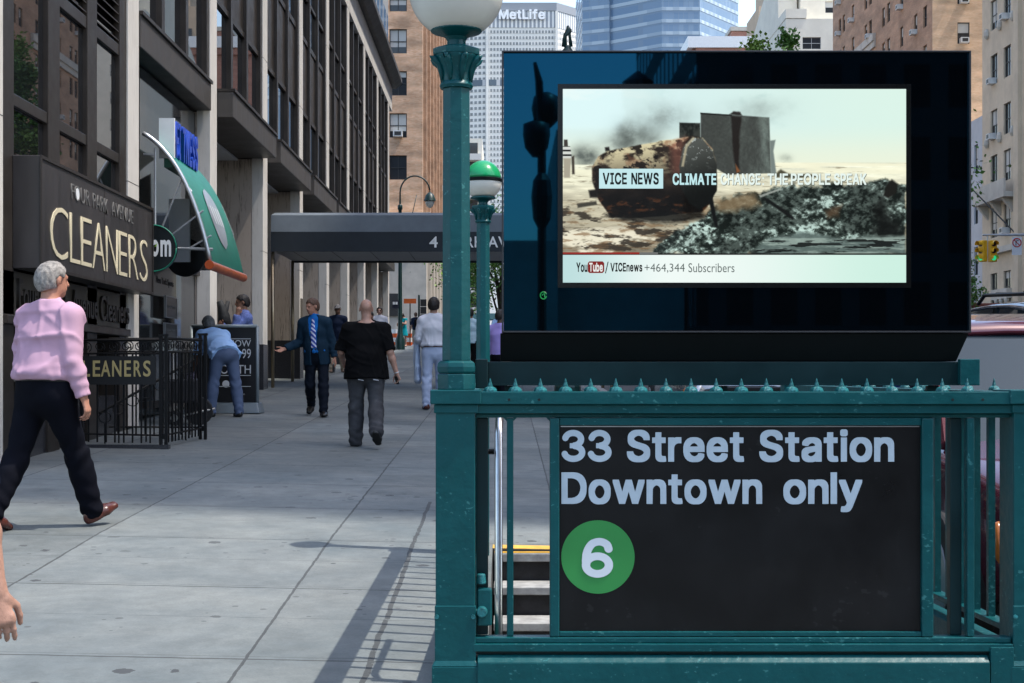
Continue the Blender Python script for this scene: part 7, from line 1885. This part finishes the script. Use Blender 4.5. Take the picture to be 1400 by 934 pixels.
# ------------------------------------------------------------------ trees
def tree(label, x, y, z, h, rx, rz, n, seed, leafsize=.2, group='street trees of the avenue', trunk=None):
    t = thing('street_tree', label, 'tree', (x, y, z), group)
    r = random.Random(seed); rn = np.random.RandomState(seed)
    cz = z + h - rz
    tips = []
    MB().tube([(x, y, z - .1), (x + .1, y, z + (h - 2 * rz) * .6), (x - .05, y + .1, cz)], [h * .022, h * .017, h * .010], 9).build('trunk', bark, t, smooth=True)
    for k in range(15):
        a = r.uniform(0, 6.28); e = r.uniform(-.1, 1.3); d = Vector((math.cos(a) * math.cos(e) * rx, math.sin(a) * math.cos(e) * rx, math.sin(e) * rz)) * r.uniform(.6, .95)
        s0 = Vector((x, y, z + (h - 2 * rz) * .7 + r.uniform(0, rz * .8))); e0 = Vector((x, y, cz)) + d
        MB().tube([s0, s0.lerp(e0, .5) + Vector((0, 0, .3)), e0], [h * .009, h * .006, h * .002], 6).build('limb', bark, t, smooth=True); tips.append(e0)
    cl = []
    for k in range(70):
        a = r.uniform(0, 6.28); u = r.uniform(-.75, 1); q = math.sqrt(max(0, 1 - u * u)) ; rad = r.uniform(.45, 1.0)
        cl.append((x + math.cos(a) * q * rx * rad, y + math.sin(a) * q * rx * rad, cz + u * rz * rad, r.uniform(.12, .26) * rx))
    for nm, m_, part in (('crown', leaf1, 0), ('sun_tinted_crown', leaf2, 1)):  # every third clump gets the painted sun tint
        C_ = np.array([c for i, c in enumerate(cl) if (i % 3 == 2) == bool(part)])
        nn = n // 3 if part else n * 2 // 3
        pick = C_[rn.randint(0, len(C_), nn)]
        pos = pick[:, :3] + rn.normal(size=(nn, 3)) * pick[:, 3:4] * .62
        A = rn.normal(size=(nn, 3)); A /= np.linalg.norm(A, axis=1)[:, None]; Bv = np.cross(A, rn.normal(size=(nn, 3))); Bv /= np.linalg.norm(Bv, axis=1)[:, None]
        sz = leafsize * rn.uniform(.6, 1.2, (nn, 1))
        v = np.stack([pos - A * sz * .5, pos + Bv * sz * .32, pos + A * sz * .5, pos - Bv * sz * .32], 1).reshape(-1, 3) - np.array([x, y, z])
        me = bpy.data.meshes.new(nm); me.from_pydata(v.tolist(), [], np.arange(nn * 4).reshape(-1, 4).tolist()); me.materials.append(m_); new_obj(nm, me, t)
tree('tall leafy street tree whose top shows above the video screen', 10.9, 60, g(60) - .1, 13.2, 2.4, 4.6, 26000, 1)
tree('leafy street tree seen between the rear lamp post and the video screen', -.2, 86, 3.2, 8.2, 3.6, 3.4, 14000, 2)
tree('small pale green street tree right of the video screen by the beige building', 29.0, 95, 3.2, 6.6, 1.75, 2.4, 8000, 5)
tree('street tree in the central reserve mirrored in the office windows', 13.4, 54, g(54) - .1, 9.8, 3.4, 3.3, 14000, 7)

# ------------------------------------------------------------------ cars
def car(label, x, y, paint, length=4.7, wd=1.84, ht=1.68, roofrack=False, group='cars parked along the kerb'):
    """front faces the viewer (-Y)"""
    z0 = g(y + 2.3) - 0.02 * (x + 1.2) - .155
    t = thing('parked_car', label, 'car', (x, y, z0), group)
    sl_ = .04
    gl_ = glass_d
    cw = wd / 2
    st_ = [(0, .72, .32, .74), (.06, .80, .24, .80), (.35, .88, .2, .93), (1.25, .98, .2, 1.02), (1.35, .99, .2, 1.03), (2.4, 1.0, .2, 1.02), (3.7, 1.0, .2, 1.03), (4.45, .97, .24, 1.02), (length, .9, .34, .98)]
    nl = 9
    v = []; f = []
    for yy, k, zl, zh in st_:
        w = cw * k; zz_ = z0 + sl_ * yy
        pr = [(-w * .86, zl), (-w * .98, zl + .14), (-w, zl + .36), (-w * .985, zh - .12), (-w * .9, zh - .02), (-w * .45, zh + .025), (w * .45, zh + .025), (w * .9, zh - .02), (w * .985, zh - .12), (w, zl + .36), (w * .98, zl + .14), (w * .86, zl)]
        v += [(x + a, y + yy, zz_ + b) for a, b in pr]
    m_ = 12
    for i in range(len(st_) - 1):
        for k in range(m_): f.append((i * m_ + k, i * m_ + (k + 1) % m_, (i + 1) * m_ + (k + 1) % m_, (i + 1) * m_ + k))
    f.append(tuple(range(m_))); f.append(tuple((len(st_) - 1) * m_ + k for k in range(m_))[::-1])
    mb = MB().add(v, f); bo = mb.build('body', paint, t)
    bo.data.polygons.foreach_set('use_smooth', [True] * len(bo.data.polygons)); s_ = bo.modifiers.new('subd', 'SUBSURF'); s_.levels = 2; s_.render_levels = 2
    zq = lambda yy, zz_: z0 + sl_ * yy + zz_
    # cabin: lower ring (belt) and upper ring (roof edge)
    by0, by1, ty0, ty1 = 1.15, length - .25, 1.95, length - .75
    bw, tw_ = cw * .93, cw * .74
    lo_ = [(x - bw * .92, y + by0, zq(by0, .99)), (x + bw * .92, y + by0, zq(by0, .99)), (x + bw, y + 2.1, zq(2.1, 1.0)), (x + bw, y + by1, zq(by1, .99)), (x - bw, y + by1, zq(by1, .99)), (x - bw, y + 2.1, zq(2.1, 1.0))]
    hi_ = [(x - tw_ * .92, y + ty0, zq(ty0, ht - .06)), (x + tw_ * .92, y + ty0, zq(ty0, ht - .06)), (x + tw_, y + 2.35, zq(2.35, ht - .03)), (x + tw_, y + ty1, zq(ty1, ht - .06)), (x - tw_, y + ty1, zq(ty1, ht - .06)), (x - tw_, y + 2.35, zq(2.35, ht - .03))]
    mb = MB(); mb.add(lo_ + hi_, [(0, 1, 7, 6), (1, 2, 8, 7), (2, 3, 9, 8), (3, 4, 10, 9), (4, 5, 11, 10), (5, 0, 6, 11)]); mb.build('window_glass', gl_, t)
    # roof skin and pillars
    rf = []; NX = 6; ys_ = [ty0 - .06, ty0 + .12, 2.6, 3.2, ty1 - .1, ty1 + .05]; dz_ = [-.065, -.01, .03, .03, -.01, -.07]
    mb = MB(); vv = []
    for yy, dzz in zip(ys_, dz_):
        for k in range(NX + 1):
            u = k / NX * 2 - 1; vv.append((x + u * tw_ * 1.02, y + yy, zq(yy, ht + dzz - .05 * u ** 4)))
    mb.add(vv, [(i * (NX + 1) + k, i * (NX + 1) + k + 1, (i + 1) * (NX + 1) + k + 1, (i + 1) * (NX + 1) + k) for i in range(len(ys_) - 1) for k in range(NX)])
    ro = mb.build('roof', paint, t, smooth=True); s_ = ro.modifiers.new('thick', 'SOLIDIFY'); s_.thickness = .03
    for a, b in ((0, 0), (1, 1)):
        MB().tube([lo_[a], hi_[b]], .035, 6).build('pillar', paint, t)
    for a in (3, 4): MB().tube([lo_[a], hi_[a]], .06, 6).build('pillar', paint, t)
    for sg in (-1, 1):
        MB().tube([(x + sg * bw, y + 2.95, zq(2.95, .99)), (x + sg * tw_, y + 2.95, zq(2.95, ht - .05))], .035, 6).build('pillar', black_pl, t)
        # lamps
        h_ = MB(); h_.lathe([(.0, -.09), (.1, -.08), (.145, -.03), (.15, .02), (.1, .05)], (0, 0, 0), 18)
        e = h_.build('headlight', M('headlight_glass', (.5, .5, .5), .1, .6), None, smooth=True); e.parent = t; e.location = Vector((x + sg * cw * .66, y + .10, zq(.1, .64))) - t.location; e.rotation_euler = (R(78), 0, R(-sg * 16))
        e = h_.build('indicator', M('amber_lens', (.30, .09, .015), .2), None, smooth=True); e.parent = t; e.location = Vector((x + sg * cw * .885, y + .22, zq(.2, .62))) - t.location; e.rotation_euler = (R(80), 0, R(-sg * 40)); e.scale = (.3, .7, .45)
        mb = MB(); mb.box(x + sg * (bw + .12) - .1, x + sg * (bw + .12) + .1, y + 1.75, y + 1.87, zq(1.8, 1.04), zq(1.8, 1.2)); mb.build('side_mirror', paint, t, bevel=.03)
        for yy in (.85, length - .95):
            xx = x + sg * (cw - .09); c = Vector((xx, y + yy, zq(yy, .0) + .345))
            wo = MB().tube([c - Vector((.11, 0, 0)), c + Vector((.11, 0, 0))], .345, 26).build('wheel', M('tyre_rubber', (.012, .012, .012), .7), t, bevel=.02)
            MB().tube([c + Vector((sg * .10, 0, 0)), c + Vector((sg * .118, 0, 0))], .23, 20).build('rim', silver, wo)
    MB().box(x - .46, x + .46, y - .015, y + .1, zq(0, .55), zq(0, .76)).build('grille', M('grille_black', (.01, .01, .01), .3), t, bevel=.02)
    MB().box(x - cw * .86, x + cw * .86, y - .07, y + .12, zq(0, .34), zq(0, .5)).build('bumper', paint, t, bevel=.05)
    MB().box(x - .16, x + .16, y - .08, y - .071, zq(0, .38), zq(0, .49)).build('number_plate', white_p, t)
    for sg in (-.5, .25): MB().tube([(x + sg, y + by0 + .12, zq(by0, 1.05)), (x + sg + .45, y + by0 + .35, zq(by0, 1.22))], .008, 5).build('wiper', iron, t)
    if roofrack:
        for sg in (-1, 1): MB().tube([(x + sg * tw_ * .8, y + ty0 + .2, zq(ty0, ht)), (x + sg * tw_ * .8, y + ty0 + .35, zq(ty0, ht + .1)), (x + sg * tw_ * .8, y + ty1 - .3, zq(ty1, ht + .08)), (x + sg * tw_ * .8, y + ty1 - .1, zq(ty1, ht))], .02, 6).build('roof_rail', black_pl, t, smooth=True)
        for yy in (2.6, 3.4): MB().tube([(x - tw_ * .8, y + yy, zq(yy, ht + .1)), (x + tw_ * .8, y + yy, zq(yy, ht + .1))], .018, 6).build('cross_bar', black_pl, t)
    return t
maroon = M('maroon_paint', (.075, .010, .020), .18, .2, var=.1, coat=1.0)
car('dark maroon car parked at the kerb right behind the green railing', 3.12, 6.55, maroon, 4.6, 1.86, 1.66)
car('dark blue car with roof rails waiting in the lane beyond the maroon car', 5.6, 11.6, M('blue_black_paint', (.02, .028, .045), .2, .3, coat=1.0), 4.8, 1.9, 1.84, True, None)
car('silver car parked third along the kerb', 3.2, 19.0, M('silver_paint', (.3, .31, .32), .25, .5, coat=1.0), 4.7, 1.85, 1.5)
